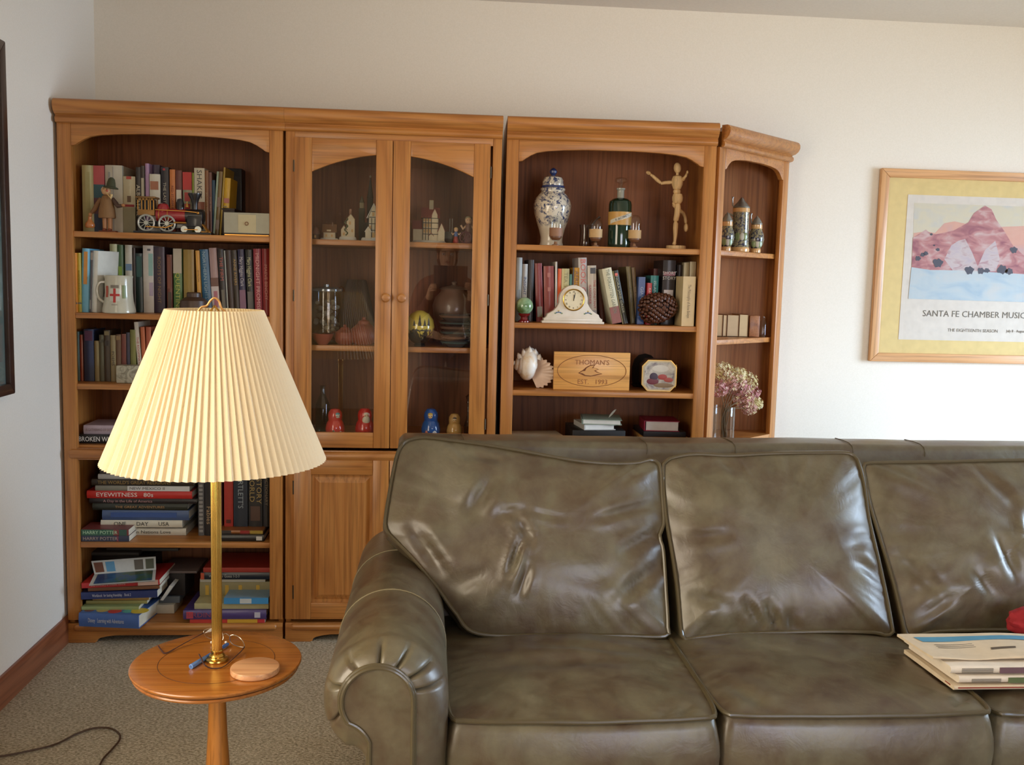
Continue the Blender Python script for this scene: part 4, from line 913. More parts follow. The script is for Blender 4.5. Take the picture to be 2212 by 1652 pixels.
z = flat(F_, 186, 318, 1302.5, 1309, 'thin yellow-green magazine, third from the bottom of the left pile', (166, 158, 96), .03, z, d=.20, hard=False)
z = flat(F_, 200, 322, 1296, 1302, 'thin tan magazine with an orange edge in the left pile', (190, 150, 84), .035, z, d=.2, hard=False)
z = flat(F_, 205, 336, 1291, 1295, 'white booklet in the middle of the left pile', (216, 212, 200), .03, z, d=.2, hard=False)
z = flat(F_, 174, 340, 1276, 1291, 'dark blue workbook with white print', (44, 58, 108), -.002, z, d=.22, tup=True, roll=-.03, hard=False, txt='Workbook  for lasting friendship    Book 2', tc=(200, 200, 206), tsz=.45, tpos=.4)
z = flat(F_, 190, 345, 1267, 1274, 'brown paperback on the blue workbook', (128, 84, 54), .004, z+.003, d=.21, roll=-.04, hard=False)
z = flat(F_, 176, 345, 1256, 1267, 'red directory with pale lettering near the top of the left pile', (190, 48, 48), -.004, z+.003, d=.21, tup=True, roll=-.05, hard=False, txt='2023 Directory of Unlisted Resorts', tc=(226, 170, 160), tsz=.5, tpos=.34, bands=[(.72, .98, (216, 180, 160))])
zf = z+.006
CAL = thing('calendar', 'open picture calendar with a raised strip of small photographs on the left pile', 'calendar')
RDB = [o for o in bpy.data.objects if o.get('label', '').startswith('red directory')][0]; RT0, RT1 = z, RDB.location.x
def redtop(x, y, e=.004):
    p = at(x, y, Z=z)
    for _ in range(4): p = at(x, y, Z=z+e+.05*(p.x-(RT1+.10)))
    return p
p0, p1 = redtop(192, 1264), redtop(335, 1254)
w = MB(); q0, q1 = redtop(204, 1240, .012), redtop(337, 1230, .012); 
w.face([w.v(v) for v in (p0, p1, q1, q0)]); w.face([w.v(v+Vector((0, 0, -.002))) for v in (p0, p1, q1, q0)]); w.build('white_page', mat((206, 206, 200), .6), CAL)
t = NT('landscape_print'); n = t.noise(t.mapping((1, 1, 1)), 14, 4, .6, .6); t.base(t.ramp(n, [(.3, (40, 48, 92)), (.46, (52, 88, 132)), (.56, (60, 96, 70)), (.7, (84, 78, 52))])); t.set(Roughness=.3); LANDP = t.m
def lerp4(u, v, e=.001): a = p0.lerp(p1, u); b = q0.lerp(q1, u); c = a.lerp(b, v); c.z += e; return c
w = MB(); w.face([w.v(lerp4(u, v)) for u, v in ((.06, .08), (.95, .06), (.95, .95), (.06, .95))]); w.build('printed_landscape', LANDP, CAL)
r0, r1 = at(197, 1212, Y=q0.y+.02), at(336, 1202, Y=q1.y+.02)
w = MB(); w.face([w.v(v) for v in (q0, q1, r1, r0)]); w.face([w.v(v+Vector((0, .002, 0))) for v in (q0, q1, r1, r0)]); w.build('raised_page', mat((200, 202, 196), .6), CAL)
def lerq(u, v): a = q0.lerp(q1, u); b = r0.lerp(r1, u); c = a.lerp(b, v); c.y -= .001; return c
for u0, u1, c in ((.03, .17, (110, 64, 44)), (.21, .35, (90, 150, 186)), (.66, .80, (96, 90, 80)), (.84, .97, (80, 84, 66))):
    w = MB(); w.face([w.v(lerq(u, v)) for u, v in ((u0, .12), (u1, .12), (u1, .88), (u0, .88))]); w.build('small_photograph', mat(c, .5), CAL)
def slab(name, label, cat, x0, x1, yt, yb_, Y, d, z0, col, group=None, th=None, m=None, rz=0):
    X0, X1 = at(x0, (yt+yb_)/2, Y=Y).x, at(x1, (yt+yb_)/2, Y=Y).x; th = th or at(x0, yt, Y=Y).z-at(x0, yb_, Y=Y).z
    w = MB(); w.box(-(X1-X0)/2, (X1-X0)/2, 0, d, 0, th)
    o = w.build(name, m or mat(col, .55), None, min(.0015, th*.2)); o.location = ((X0+X1)/2, Y, z0+.0006); o.rotation_euler = (0, 0, rz)
    tag(o, label, cat, group); return z0+.0006+th
zc = slab('cardboard_box', 'small white carton with a dark dot, between the two bottom piles', 'box', 337, 376, 1287, 1306, .10, .13, F_[1], (190, 184, 168))
zc = slab('box', 'flat grey-blue box lying on the small white carton', 'box', 345, 388, 1272, 1286, .12, .13, zc, (96, 104, 112))
zc = slab('box', 'black box on the grey-blue one between the bottom piles', 'box', 352, 400, 1222, 1271, .13, .14, zc, (34, 28, 28))
zc2 = slab('folder', 'dark folder lying flat on the black box, under the shelf', 'folder', 345, 425, 1216, 1221, .12, .18, zc, (110, 96, 92))
o = MB().prism([(at(346, 1284, Y=.05).x, F_[1]+.07), (at(352, 1284, Y=.05).x, F_[1]+.068), (at(374, 1236, Y=.05).x, F_[1]+.122), (at(366, 1236, Y=.05).x, F_[1]+.125)], .05, .16).build('leaflet', mat((200, 198, 190), .7)); tag(o, 'white leaflet standing on edge right of the left bottom pile', 'leaflet')
# right pile on the bottom deck
z = F_[1]
z = flat(F_, 410, 572, 1335.5, 1344, 'red and yellow magazine at the bottom of the right pile', (196, 60, 50), .0, z, d=.2, hard=False, bands=[(.5, .9, (206, 160, 50)), (.92, 1, (190, 50, 60))])
z = flat(F_, 396, 575, 1316, 1335, 'purple book lettered BIRDING in the right pile', (74, 58, 116), -.004, z, d=.22, tup=True, txt='BIRDING', tc=(150, 70, 90), tsz=.62, tpos=.22, bands=[((.15, .85), (.04, .12), (200, 70, 80)), ((.2, .8), (.86, .93), (190, 186, 200))])
z = flat(F_, 420, 580, 1303, 1315, 'khaki folder lying on the purple book', (176, 166, 120), .01, z, d=.21, hard=False)
zk = flat(F_, 484, 580, 1289, 1302, 'pale blue picture book with a bright blue spine, on the khaki folder', (120, 150, 170), .004, z, d=.10, tup=True, hard=True, bands=[(0, 1, (60, 136, 188)), ((.1, .9), (.36, .62), (196, 200, 196))])
w = MB(); zkk = zk
z = zk
zz0 = z
z = flat(F_, 432, 584, 1252, 1288, 'thick khaki encyclopedia with gold ornaments on the spine', (150, 140, 98), .10, zz0-.033, d=.2, tup=True, bands=[((.2, .8), (p_, p_+.05), (206, 168, 70)) for p_ in (.08, .36, .55, .8)], zfix=.062)
z = flat(F_, 432, 573, 1243, 1249, 'thin white book between the khaki and the navy book', (196, 192, 178), .095, z, d=.19, hard=False)
z = flat(F_, 434, 583, 1227, 1242, 'navy book lettered 1-2-3 in the right pile', (30, 38, 52), .09, z, d=.2, tup=True, txt='Waiting for Guess 1-2-3', tc=(190, 192, 190), tsz=.45, tpos=.34, bands=[((.05, .95), (0, .05), (200, 90, 60))])
z = flat(F_, 439, 583, 1216, 1226, 'red book on top of the right pile', (170, 56, 46), .09, z, d=.2, hard=False)
# papers in the dark at the back of the bottom deck
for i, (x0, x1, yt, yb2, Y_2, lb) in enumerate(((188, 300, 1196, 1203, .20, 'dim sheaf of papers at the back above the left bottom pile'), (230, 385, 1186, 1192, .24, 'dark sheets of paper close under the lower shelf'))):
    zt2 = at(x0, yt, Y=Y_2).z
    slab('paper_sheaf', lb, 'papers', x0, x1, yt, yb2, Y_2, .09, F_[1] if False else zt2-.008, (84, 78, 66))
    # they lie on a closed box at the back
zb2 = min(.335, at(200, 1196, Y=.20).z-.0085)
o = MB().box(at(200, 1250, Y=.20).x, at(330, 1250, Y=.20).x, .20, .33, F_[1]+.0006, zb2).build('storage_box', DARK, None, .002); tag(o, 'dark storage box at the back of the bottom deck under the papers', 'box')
# second shelf of the right bookcase
e_ = dict(Y=.10)
bk(E_, 1114.8, 1126.6, 556, 'pale blue-white book at the left end of the clock shelf', (196, 206, 206), bands=[((.2, .8), (.0, .5), (170, 190, 204))], txt='', **e_)
bk(E_, 1127.2, 1138.5, 570, 'white book with blue lettering beside the green globe', (206, 208, 204), txt='INSIGHT', tc=(70, 90, 140), tsz=.6, tpos=.62, **e_)
bk(E_, 1139.3, 1152, 561, 'charcoal grey book, taller, beside the lettered white one', (62, 60, 62), **e_)
bk(E_, 1156.5, 1172.5, 568, 'wine red book leaning left with a small label at its foot', (132, 50, 52), lean=-3.4, bands=[((.15, .85), (.08, .26), (120, 110, 70))], txt='', **e_)
bk(E_, 1175, 1197, 574, 'brick red book with three faint ornaments', (142, 62, 56), lean=-2.6, bands=[((.35, .65), (.80, .88), (170, 96, 80)), ((.35, .65), (.55, .62), (170, 96, 80))], **e_)
bk(E_, 1199, 1203.5, 565, 'thin white book between the brick red and the orange one', (206, 200, 190), lean=-1.5, **e_)
bk(E_, 1204, 1211.5, 580, 'vivid orange book above the clock', (222, 92, 36), hard=False, **e_)
bk(E_, 1212, 1228.5, 580, 'cream book above the clock', (204, 196, 142), txt='TEA TIME', tc=(150, 140, 90), tsz=.5, tpos=.7, **e_)
bk(E_, 1229.5, 1234.5, 592, 'small thin teal paperback above the clock', (90, 150, 140), hard=False, **e_)
bk(E_, 1235.5, 1251.5, 578, 'golden yellow book above the clock', (206, 150, 40), bands=[((0, .18), (0, 1), (60, 40, 20))], txt='AFRICA', tc=(110, 70, 20), tsz=.55, tpos=.75, **e_)
bk(E_, 1250, 1268, 556, 'tall white book with coral lettering, leaning left', (206, 200, 200), lean=-2.5, txt='BOOK CLUB', tc=(214, 100, 84), tsz=.7, tpos=.6, **e_)
bk(E_, 1269.5, 1288.5, 573, 'white book with a black splash and red lettering right of the clock', (212, 204, 192), lean=-2.6, txt='THE CONSTANT|GARDENER', tc=(196, 70, 60), tsz=.55, tpos=.5, bands=[((.3, .9), (.86, .96), (30, 30, 30)), (0, .22, (150, 146, 146))], **e_)
bk(E_, 1293, 1303, 580, 'dull rust book hidden behind the leaning cream book', (110, 60, 48), Y=.16, lean=-6)
bk(E_, 1310.5, 1331.5, 577, 'cream book lettered FORGOTTEN GARDEN leaning strongly left', (218, 214, 186), Y=.045, lean=-13, txt='THE FORGOTTEN GARDEN', tc=(110, 116, 90), tsz=.42, tpos=.58, bands=[(0, .3, (132, 60, 46))], d=.13)
bk(E_, 1333, 1345.5, 583, 'dark green book with pale lettering leaning left against the cream one', (44, 44, 34), Y=.05, lean=-13, txt='NORA JANE GREER', tc=(150, 150, 120), tsz=.5, tpos=.55, bands=[((.0, .12), (0, 1), (150, 130, 60)), ((.3, .8), (.9, .95), (220, 100, 80))], d=.12)
bk(E_, 1357, 1367, 575, 'olive-tan book leaning left behind the dark green one', (136, 124, 86), Y=.12, lean=-7, txt='FOREVER', tc=(90, 80, 50), tsz=.5)
bk(E_, 1368.5, 1377, 577, 'gold-brown book leaning left beside the olive one', (112, 86, 50), Y=.12, lean=-7, txt='THE ASCENT', tc=(170, 140, 90), tsz=.5)
bk(E_, 1378, 1392.5, 598, 'cobalt blue paperback left of the pinecone', (58, 90, 156), Y=.09, txt='GIANTS', tc=(170, 186, 210), tsz=.5, tpos=.6, hard=False)
bk(E_, 1397, 1407, 611, 'small bright red paperback above the pinecone', (190, 44, 44), Y=.075, hard=False, txt='RAGTIME', tc=(236, 220, 210), tsz=.5, tpos=.7, d=.1)
bk(E_, 1404, 1421, 595, 'teal book above the pinecone', (54, 138, 142), Y=.11, txt='ISLAND', tc=(170, 210, 206), tsz=.4, tpos=.72)
bk(E_, 1410, 1428, 580, 'dark red book behind the teal one', (88, 28, 34), Y=.20, d=.1)
bk(E_, 1430, 1457.5, 562, 'black book lettered SHORT STORY with a white patch', (44, 36, 38), Y=.11, txt='', bands=[((.05, .95), (.76, .82), (130, 32, 40)), ((.12, .85), (.40, .54), (200, 190, 190))])
zs = at(1443, 597, Y=.11); text('SHORT', .0165, bm_((210, 204, 200)), [o for o in bpy.data.objects if o.get('label', '').startswith('black book lettered SHORT')][0], (.0, -.0065, at(1443, 590, Y=.11).z-1.1926), sx=1.0, name='title_lettering')
text('STORY', .0165, bm_((210, 204, 200)), [o for o in bpy.data.objects if o.get('label', '').startswith('black book lettered SHORT')][0], (.0, -.0065, at(1443, 601, Y=.11).z-1.1926), sx=1.0, name='title_lettering')
bk(E_, 1459, 1473, 572, 'dark brown book behind the pinecone, right of the SHORT STORY book', (48, 34, 32), Y=.14)
bk(E_, 1475.5, 1487, 567, 'thin cream book at the back of the right end of the clock shelf', (206, 194, 160), Y=.12)
bk(E_, 1488, 1501, 565, 'cream book at the far right back of the clock shelf', (212, 200, 168), Y=.12)
bk(E_, 1474, 1501, 597, 'buff paperback at the front of the right end of the clock shelf', (222, 200, 150), Y=.0, d=.105, hard=False, txt='The Philosophy of Anne Boleyn', tc=(130, 110, 74), tsz=.28)
# pale small books in the angled unit, fore-edges to the room
for i, (x0, x1, yt, c, lb) in enumerate(((1541, 1561, 679, (196, 168, 126), 'leftmost pale block of pages in the angled end unit'), (1562, 1570, 680, (206, 180, 140), 'second pale block of pages in the angled end unit, narrow'), (1571, 1596, 680, (200, 174, 136), 'third pale block of pages in the angled end unit, wide'), (1597, 1616, 679, (210, 184, 140), 'fourth pale block of pages in the angled end unit, beside the dark gap'))):
    Yb = .30-(i*.0); z = 1.1416; h_ = at((x0+x1)/2, yt, Y=Yb).z-z; X0, X1 = at(x0, 700, Y=Yb).x, at(x1, 700, Y=Yb).x
    X0 = max(X0, 2.334)
    r = thing('book', lb, 'book', ((X0+X1)/2, Yb, z), 0, G_['g']); w_ = X1-X0-.001
    MB().box(-w_/2+.001, w_/2-.001, 0, .10, .002, h_-.002).build('pages', mat(c, .8), r); w = MB(); w.box(-w_/2, -w_/2+.001, -.001, .104, 0, h_); w.box(w_/2-.001, w_/2, -.001, .104, 0, h_); w.box(-w_/2+.001, w_/2-.001, .102, .104, 0, h_); w.build('cover', mat((150, 110, 70), .5), r)
# ================================================================ ornaments
def mpp(x, y, Y): return (at(x, y, Y=Y)-CAMP).dot(FW)/FPX
class Orn:
    """helper frame: origin on the shelf under pixel column x at depth Y; k = metres per photo pixel there"""
    def __init__(s, name, label, cat, x, y, Y, z0, group=None, rz=0):
        p = at(x, y, Y=Y); s.k = mpp(x, y, Y); s.r = thing(name, label, cat, (p.x, Y, z0+.0006), rz, group)
    def lathe(s, name, prof, m, c=(0, 0, 0), n=32, parent=None, M=None, ang=35):
        k = s.k; w = MB(); w.lathe([(r*k, h*k) for r, h in prof], n, tuple(a*k for a in c), M); return w.build(name, m, parent or s.r, ang=ang)
    def ball(s, name, c, r, sc, m, n=12, parent=None, M=None):
        k = s.k; w = MB(); w.ball(tuple(a*k for a in c), r*k, sc, n, M); return w.build(name, m, parent or s.r)
    def box(s, name, x0, x1, y0, y1, z0, z1, m, bevel=0, parent=None, M=None):
        k = s.k; w = MB()
        if M is not None: w.T = M
        w.box(x0*k, x1*k, y0*k, y1*k, z0*k, z1*k); return w.build(name, m, parent or s.r, bevel*k)
    def prism(s, name, poly, a, b, m, ax='y', bevel=0, parent=None):
        k = s.k; w = MB(); w.prism([(u*k, v*k) for u, v in poly], a*k, b*k, ax); return w.build(name, m, parent or s.r, bevel*k)
    def tube(s, name, pts, r, m, n=8, parent=None, closed=False, sm=0):
        k = s.k; P = [Vector(p)*k for p in pts]
        if sm: P = smoothpts(P, sm, closed)
        rr = [a*k for a in r] if isinstance(r, list) else r*k
        return MB().tube(P, rr, n, closed).build(name, m, parent or s.r)
BLUE = mat((44, 60, 112), .25, 0, .4); PORC = mat((222, 216, 200), .22, 0, .5); MAPW = oak('pale_mannequin_wood', 'z', (226, 188, 132), (212, 170, 112), (234, 200, 148), .5, 0)
def delft(name, base, blue, sc, lo=.55, hi=.6):
    t = NT(name); v = t.mapping((1, 1, 1)); n = t.noise(v, sc, 3, .6, 1.5)
    sp = t.n('SeparateXYZ'); t.l(t.tc, sp.inputs[0])
    m = t.ramp(n, [(lo, (0, 0, 0, 1)), (hi, (1, 1, 1, 1))])
    n2 = t.noise(v, sc*3, 2); m2 = t.mix(1, m, t.ramp(n2, [(.35, (.4, .4, .4, 1)), (.6, (1, 1, 1, 1))]), 'MULTIPLY')
    g = t.n('MapRange'); g.interpolation_type = 'SMOOTHSTEP'; t.l(sp.outputs[2], g.inputs[0]); t.rng = g
    f = t.mix(1, m2, g.outputs[0], 'MULTIPLY'); t.base(t.mix(f, lin(base), lin(blue))); t.set(Roughness=.2, Coat_Weight=.5); return t
# ---- right bookcase, top shelf
o = Orn('ginger_jar', 'tall blue and white lidded porcelain jar on the top shelf', 'jar', 1193, 455, .16, 1.473)
t = delft('blue_and_white_porcelain', (222, 214, 196), (52, 66, 108), 42, .50, .54); k = o.k
t.rng.inputs['From Min'].default_value = 38*k; t.rng.inputs['From Max'].default_value = 52*k
JARM = t.m
o.lathe('jar_body', [(0, 0), (25, 0), (26, 3), (24, 10), (24, 20), (28, 36), (35, 56), (40, 76), (41, 88), (38, 100), (31, 110), (25, 116), (25, 119), (0, 119)], JARM, n=48)
o.lathe('jar_lid', [(0, 119), (26, 119), (27, 121), (26.5, 124), (22, 126), (23, 132), (22.5, 140), (19, 147), (12, 150), (6, 151), (0, 151)], JARM, n=48)
o.lathe('blue_band', [(24.5, 125.5), (25.5, 126), (25.3, 129), (23.2, 130), (23, 126)], BLUE, n=48)
o.lathe('knob', [(0, 150), (4, 150), (4.5, 153), (8, 157), (8.4, 161), (5.5, 165), (2.5, 167), (0, 168)], BLUE, n=24)
def vial(x, yb, yt, Y, label, stopper=True, lc=(196, 160, 110)):
    o = Orn('glass_vial', label, 'vial', x, (yb+yt)/2, Y, 1.473, 'small glass vials on the top shelf of the right bookcase'); h = (o.k and (at(x, yt, Y=Y).z-1.473)/o.k)
    o.lathe('glass_body', [(0, h), (6, h-1.5), (11, h-6), (13.5, h-13), (14, h-20), (14, 24), (13, 16), (9, 11), (3.5, 9.5), (3, 8), (0, 8)], GLASS, n=32)
    o.lathe('foot', [(0, 0), (8, 0), (8, 2), (4, 4), (3.4, 8), (3, 9), (0, 9)], mat((150, 110, 80), .3), n=20)
    o.lathe('amber_filling', [(0, 11.5), (8, 12.5), (12, 17), (12.6, 23), (12.8, 30), (0, 30)], mat((128, 84, 56), .5), n=28)
    o.lathe('paper_label', [(14.2, 20), (14.3, 20), (14.3, 38), (14.2, 38), (14.2, 20)], mat(lc, .6), n=32); return o
vial(1201, 530, 465, .05, 'small glass vial with brown filling in front of the blue and white jar', lc=(150, 110, 84))
vial(1287, 530, 470, .06, 'small glass vial with a cream label left of the green bottle')
vial(1371, 530, 464, .05, 'small glass vial with a cream label right of the green bottle')
o = Orn('mug', 'dark brown glazed mug behind the vial left of the green bottle', 'mug', 1265, 505, .14, 1.473)
o.lathe('mug_body', [(0, 0), (12, 0), (14, 4), (12.5, 14), (12, 34), (14, 48), (12.5, 48), (10.5, 34), (11, 12), (0, 8)], mat((62, 38, 28), .15, 0, .6)); o.tube('handle', [(11, -4, 40), (20, -7, 38), (22, -8, 26), (18, -7, 14), (11, -4, 12)], 2, mat((62, 38, 28), .15, 0, .6), sm=20)
o.tube('stirring_rod', [(6, 0, 30), (14, 0, 50), (24, 0, 62), (30, 0, 66)], [1.2, 1.2, 1.5, 3], mat((70, 60, 56), .2), sm=0)
o = Orn('apothecary_bottle', 'dark green apothecary bottle with a glass stopper and an old gilt label', 'bottle', 1339, 470, .08, 1.473)
GRN = mat((14, 44, 30), .06, 0, .6)
o.lathe('bottle_body', [(0, 0), (23, 0), (24.5, 2), (24.8, 8), (24.8, 92), (23, 99), (17, 104), (8, 106.5), (0, 107)], GRN, n=48)
o.lathe('bottle_neck', [(8, 106), (7.6, 110), (7.6, 122), (9.5, 124), (9.5, 127), (6, 127.5), (0, 127.5)], mat((150, 150, 140), .08, 0, .6), n=32)
o.lathe('glass_stopper', [(0, 127), (5, 127.5), (5.2, 134), (6.5, 138), (13, 140), (13.6, 144), (12, 148), (6, 149.5), (0, 149)], GLASS, n=12, ang=10)
lab = o.lathe('gilt_label', [(25.1, 48), (25.2, 48), (25.2, 76), (25.1, 76), (25.1, 48)], mat((196, 150, 78), .4), n=48)
w = MB(); kk = o.k; rows = []
for i in range(17):
    a = radians(-90-62+124*i/16); z0_ = (50+18*i/16)*kk; rows.append([(25.6*kk*cos(a), 25.6*kk*sin(a), z0_), (25.6*kk*cos(a), 25.6*kk*sin(a), z0_+8*kk)])
w.strip(rows); w.build('white_banner', mat((206, 200, 184), .5), lab)
text('P. ACONITI', 7.2*kk, mat((50, 44, 40), .5), lab, (0, -26.3*kk, 63*kk), (pi/2, radians(-22), 0), .85)
o = Orn('mannequin', 'jointed pale wooden artist mannequin balancing on one leg', 'figure', 1464, 440, .10, 1.473)
b = o.lathe('base', [(0, 0), (21, 0), (21.3, 1), (21.3, 7), (20.5, 8.4), (0, 8.4)], MAPW, n=40)
def limb(nm, pts, r, par=None): return o.tube(nm, pts, r, MAPW, 14, par)
limb('standing_leg', [(-3, 0, 9), (-4, 0, 12), (-3, 0, 18), (-2.4, 0, 30), (-2.6, 0, 46), (-2.4, 0, 56), (-3.2, 0, 60), (-2.6, 0, 63), (-.5, 0, 75), (.5, 0, 90), (1, 0, 102)], [2, 4.6, 3.2, 4.4, 5.4, 5.2, 3.2, 5.6, 6.4, 6.8, 4])
limb('raised_leg', [(-8, 0, 100), (-6, 4, 96), (6, 14, 86), (18, 20, 80), (22, 20, 72), (24, 18, 62), (24, 18, 58)], [4, 5.2, 4.6, 4.2, 3.6, 3.6, 2.6])
o.ball('raised_foot', (25, 17, 49), 5, (1, 1, 1.9), MAPW)
o.lathe('pelvis', [(0, 98), (8, 99), (11, 104), (11.6, 112), (9.5, 119), (4, 121), (0, 121)], MAPW, n=20, c=(-1, 0, 0))
o.ball('waist', (-3, 0, 124), 7.4, (1.1, 1, .9), MAPW)
o.lathe('chest', [(0, 128), (8, 129), (11.5, 138), (12.6, 148), (10, 156), (4, 159), (0, 159)], MAPW, n=20, c=(-3, 0, 0))
o.ball('head', (-4, 0, 174), 8.6, (.92, .95, 1.35), MAPW, M=Matrix.Rotation(radians(-6), 4, 'Y'))
o.lathe('neck', [(0, 157), (3.4, 157), (3, 165), (0, 165)], MAPW, n=14, c=(-3.5, 0, 0))
limb('upper_arm', [(-13, 2, 144), (-20, 1, 143), (-30, 0, 142), (-39, 0, 140)], [3.4, 4.2, 3.8, 3]); limb('forearm', [(-39, 0, 141), (-46, -1, 146), (-58, -3, 155), (-63, -4, 158)], [3, 4, 3.4, 2.4]); o.ball('hand', (-67.5, -4, 161), 4, (1.4, .8, 1), MAPW, M=Matrix.Rotation(radians(28), 4, 'Y'))
limb('upper_arm', [(9, -2, 152), (8, -10, 150), (8, -15, 152)], [3.4, 4, 3]); limb('forearm', [(8, -15, 152), (11, -16, 156), (14, -13, 162)], [3, 3, 2]); o.ball('hand', (15, -12, 164), 3, (.8, .8, 1.4), MAPW)
# ---- clock shelf
o = Orn('marble_ball', 'green onyx ball on a dark red stand at the left end of the clock shelf', 'ornament', 1133, 655, .035, 1.192)
t = NT('green_onyx'); n = t.noise(t.mapping((1, 1, 1)), 26, 3, .5, .5); t.base(t.ramp(n, [(.36, (70, 96, 50)), (.46, (116, 150, 110)), (.6, (160, 190, 150)), (.75, (190, 205, 170))])); t.set(Roughness=.08, Coat_Weight=.6)
o.ball('ball', (0, 0, 35), 19, (1, 1, 1), t.m, 24); o.lathe('stand', [(0, 0), (13, 0), (13, 3), (8, 6), (7, 11), (12, 16), (13.5, 19), (11.5, 19), (0, 16.4)], mat((110, 22, 26), .15, 0, .6))
o = Orn('mantel_clock', 'white porcelain mantel clock with a brass-rimmed round dial', 'clock', 1239, 655, .012, 1.192)
CL = mat((226, 216, 200), .2, 0, .5)
poly = [(-66, 0), (66, 0), (66, 5), (62, 7), (61, 12), (58, 14), (56, 20), (50, 23), (42, 28), (36, 35), (31, 44), (31, 54)]+[(31*cos(radians(a)), 52+31*sin(radians(a))) for a in range(10, 180, 10)]+[(-31, 54), (-31, 44), (-36, 35), (-42, 28), (-50, 23), (-56, 20), (-58, 14), (-61, 12), (-62, 7), (-66, 5)]
cb = o.prism('clock_body', poly, 0, 26, CL, bevel=1.6); 
o.box('base_step', -68, 68, -3, 28, 0, 5, CL, 1.2); o.box('base_step', -64, 64, -1.5, 27, 6.2, 11, CL, 1.2)
MX = Matrix.Rotation(pi/2, 4, 'X')
dl = o.lathe('dial', [(0, 0), (22, 0), (22, 1.2), (0, 1.2)], mat((226, 212, 176), .4), c=(0, 0, 51), M=MX, n=48)
w = MB(); kk = o.k; w.tube([(22.5*kk*cos(2*pi*i/48), -1.6*kk, 51*kk+22.5*kk*sin(2*pi*i/48)) for i in range(48)], 1.5*kk, 8, True); w.build('brass_rim', BRASS, dl)
for i, nmr in enumerate(('XII', 'I', 'II', 'III', 'IIII', 'V', 'VI', 'VII', 'VIII', 'IX', 'X', 'XI')):
    a = radians(90-30*i); text(nmr, 4.6*kk, DARK, dl, (17.2*kk*cos(a), -1.5*kk, (51+17.2*sin(a))*kk), (pi/2, pi/2-a, 0), .7, 'numeral')
for nm, L, a, wd in (('hour_hand', 11, 88, .9), ('minute_hand', 16, 78, .7)):
    w = MB(); w.T = Matrix.Translation((0, -1.9*kk, 51*kk)) @ Matrix.Rotation(-radians(a), 4, 'Y'); w.box(-2*kk, L*kk, -.3*kk, .3*kk, -wd*kk/1.4, wd*kk/1.4); w.build(nm, BLACK, dl)
for sx in (-1, 1):
    for j, (u, v, c) in enumerate(((0, 0, (70, 96, 130)), (-4, -1, (80, 110, 140)), (4, -1, (80, 110, 140)), (-7, -2.5, (110, 130, 90)), (7, -2.5, (110, 130, 90)), (0, 3, (200, 170, 100)))):
        o.ball('painted_petal', (sx*32+u*1.0, -.1, 24+v), 2.1, (1.1, .15, .7), mat(c, .4), 6, cb)
# pinecone
o = Orn('pinecone', 'large brown pinecone lying on the clock shelf', 'pinecone', 1421, 667, .045, 1.192)
kk = o.k; PC = mat((88, 50, 32), .4, 0, .15); PT = mat((116, 70, 46), .4); o.r.location.z += 4.2*o.k; core = o.ball('core', (0, 0, 33), 24, (1.35, 1, 1), mat((60, 34, 24), .6), 16)
TT = Matrix.Translation((0, 0, 33*kk)) @ Matrix.Rotation(radians(78), 4, 'Y') @ Matrix.Rotation(radians(18), 4, 'Z')
cnt = 0; NSC = 200
w1 = None
for i in range(NSC):
    f = (i+.5)/NSC; zz = (1-2*f); ph = i*2.39996+random.uniform(-.06, .06); prof = sqrt(max(0, 1-zz*zz))**.75
    if i % 5 == 4 and False: continue
    R = 30*prof*(1.0-.12*zz)*kk; c = Vector((R*cos(ph), R*sin(ph), zz*41*kk)); out = Vector((cos(ph)*prof, sin(ph)*prof, zz*.75+.35)).normalized()
    q = out.to_track_quat('Z', 'Y').to_matrix().to_4x4()
    if w1 is None: w1 = MB()
    w1.T = TT @ Matrix.Translation(c) @ q; s_ = (4.9*(.5+.5*prof))*kk*random.uniform(.85, 1.15)
    w1.lathe([(0, -s_*1.1), (s_*.7, -s_*.5), (s_*1.0, 0), (s_*.7, s_*.42), (s_*.2, s_*.62), (0, s_*.95)], 7)
w1.T = Matrix.Identity(4); sc_ = w1.build('scales', PC, o.r, ang=45); sc_['kind'] = 'stuff'
# ---- sign shelf
o = Orn('conch_shell', 'large pale conch shell with a flared lip, left of the carved sign', 'shell', 1146, 800, .09, .946)
t = NT('shell_surface'); n = t.noise(t.mapping((1, 1, 1)), 24, 4, .6, .6); t.base(t.ramp(n, [(.35, (222, 196, 160)), (.5, (232, 222, 208)), (.7, (240, 234, 226))])); t.set(Roughness=.4); t.normal(t.bump(n, .4, .003)); SHL = t.m
kk = o.k; w = MB(); rows = []
for i in range(90):       # coiled, tapering body with knobs
    f = i/89; a = f*4.2*2*pi; rr = 34*(1-f)**1.25+1.5; cz = 48+16*f; row = []
    for j in range(18):
        b = 2*pi*j/18; tube_r = rr*.62*(1+.10*max(0, cos(a*4))*(1 if 2 < j < 8 else 0))
        R = rr*.55+tube_r*cos(b)
        row.append(Vector((-10-36*f+tube_r*sin(b)*.9+10*(1-f), R*cos(a), cz-14*f+R*sin(a)))*kk)
    rows.append(row)
V = w.strip(rows, True); w.face(V[0]); w.face(V[-1]); w.build('spiral_body', SHL, o.r, ang=60)
for j, (u, v, z_, h_) in enumerate(((-16, -14, 74, 12), (-4, -16, 78, 14), (7, -14, 74, 12), (-26, -12, 68, 9), (16, -13, 66, 9))):
    o.lathe('knob', [(6.5, -4), (4.5, h_*.4), (0, h_)], SHL, c=(u, v, z_), n=10, M=Matrix.Rotation(radians(12*(u/12)), 4, 'Y'))
w = MB(); rows = []
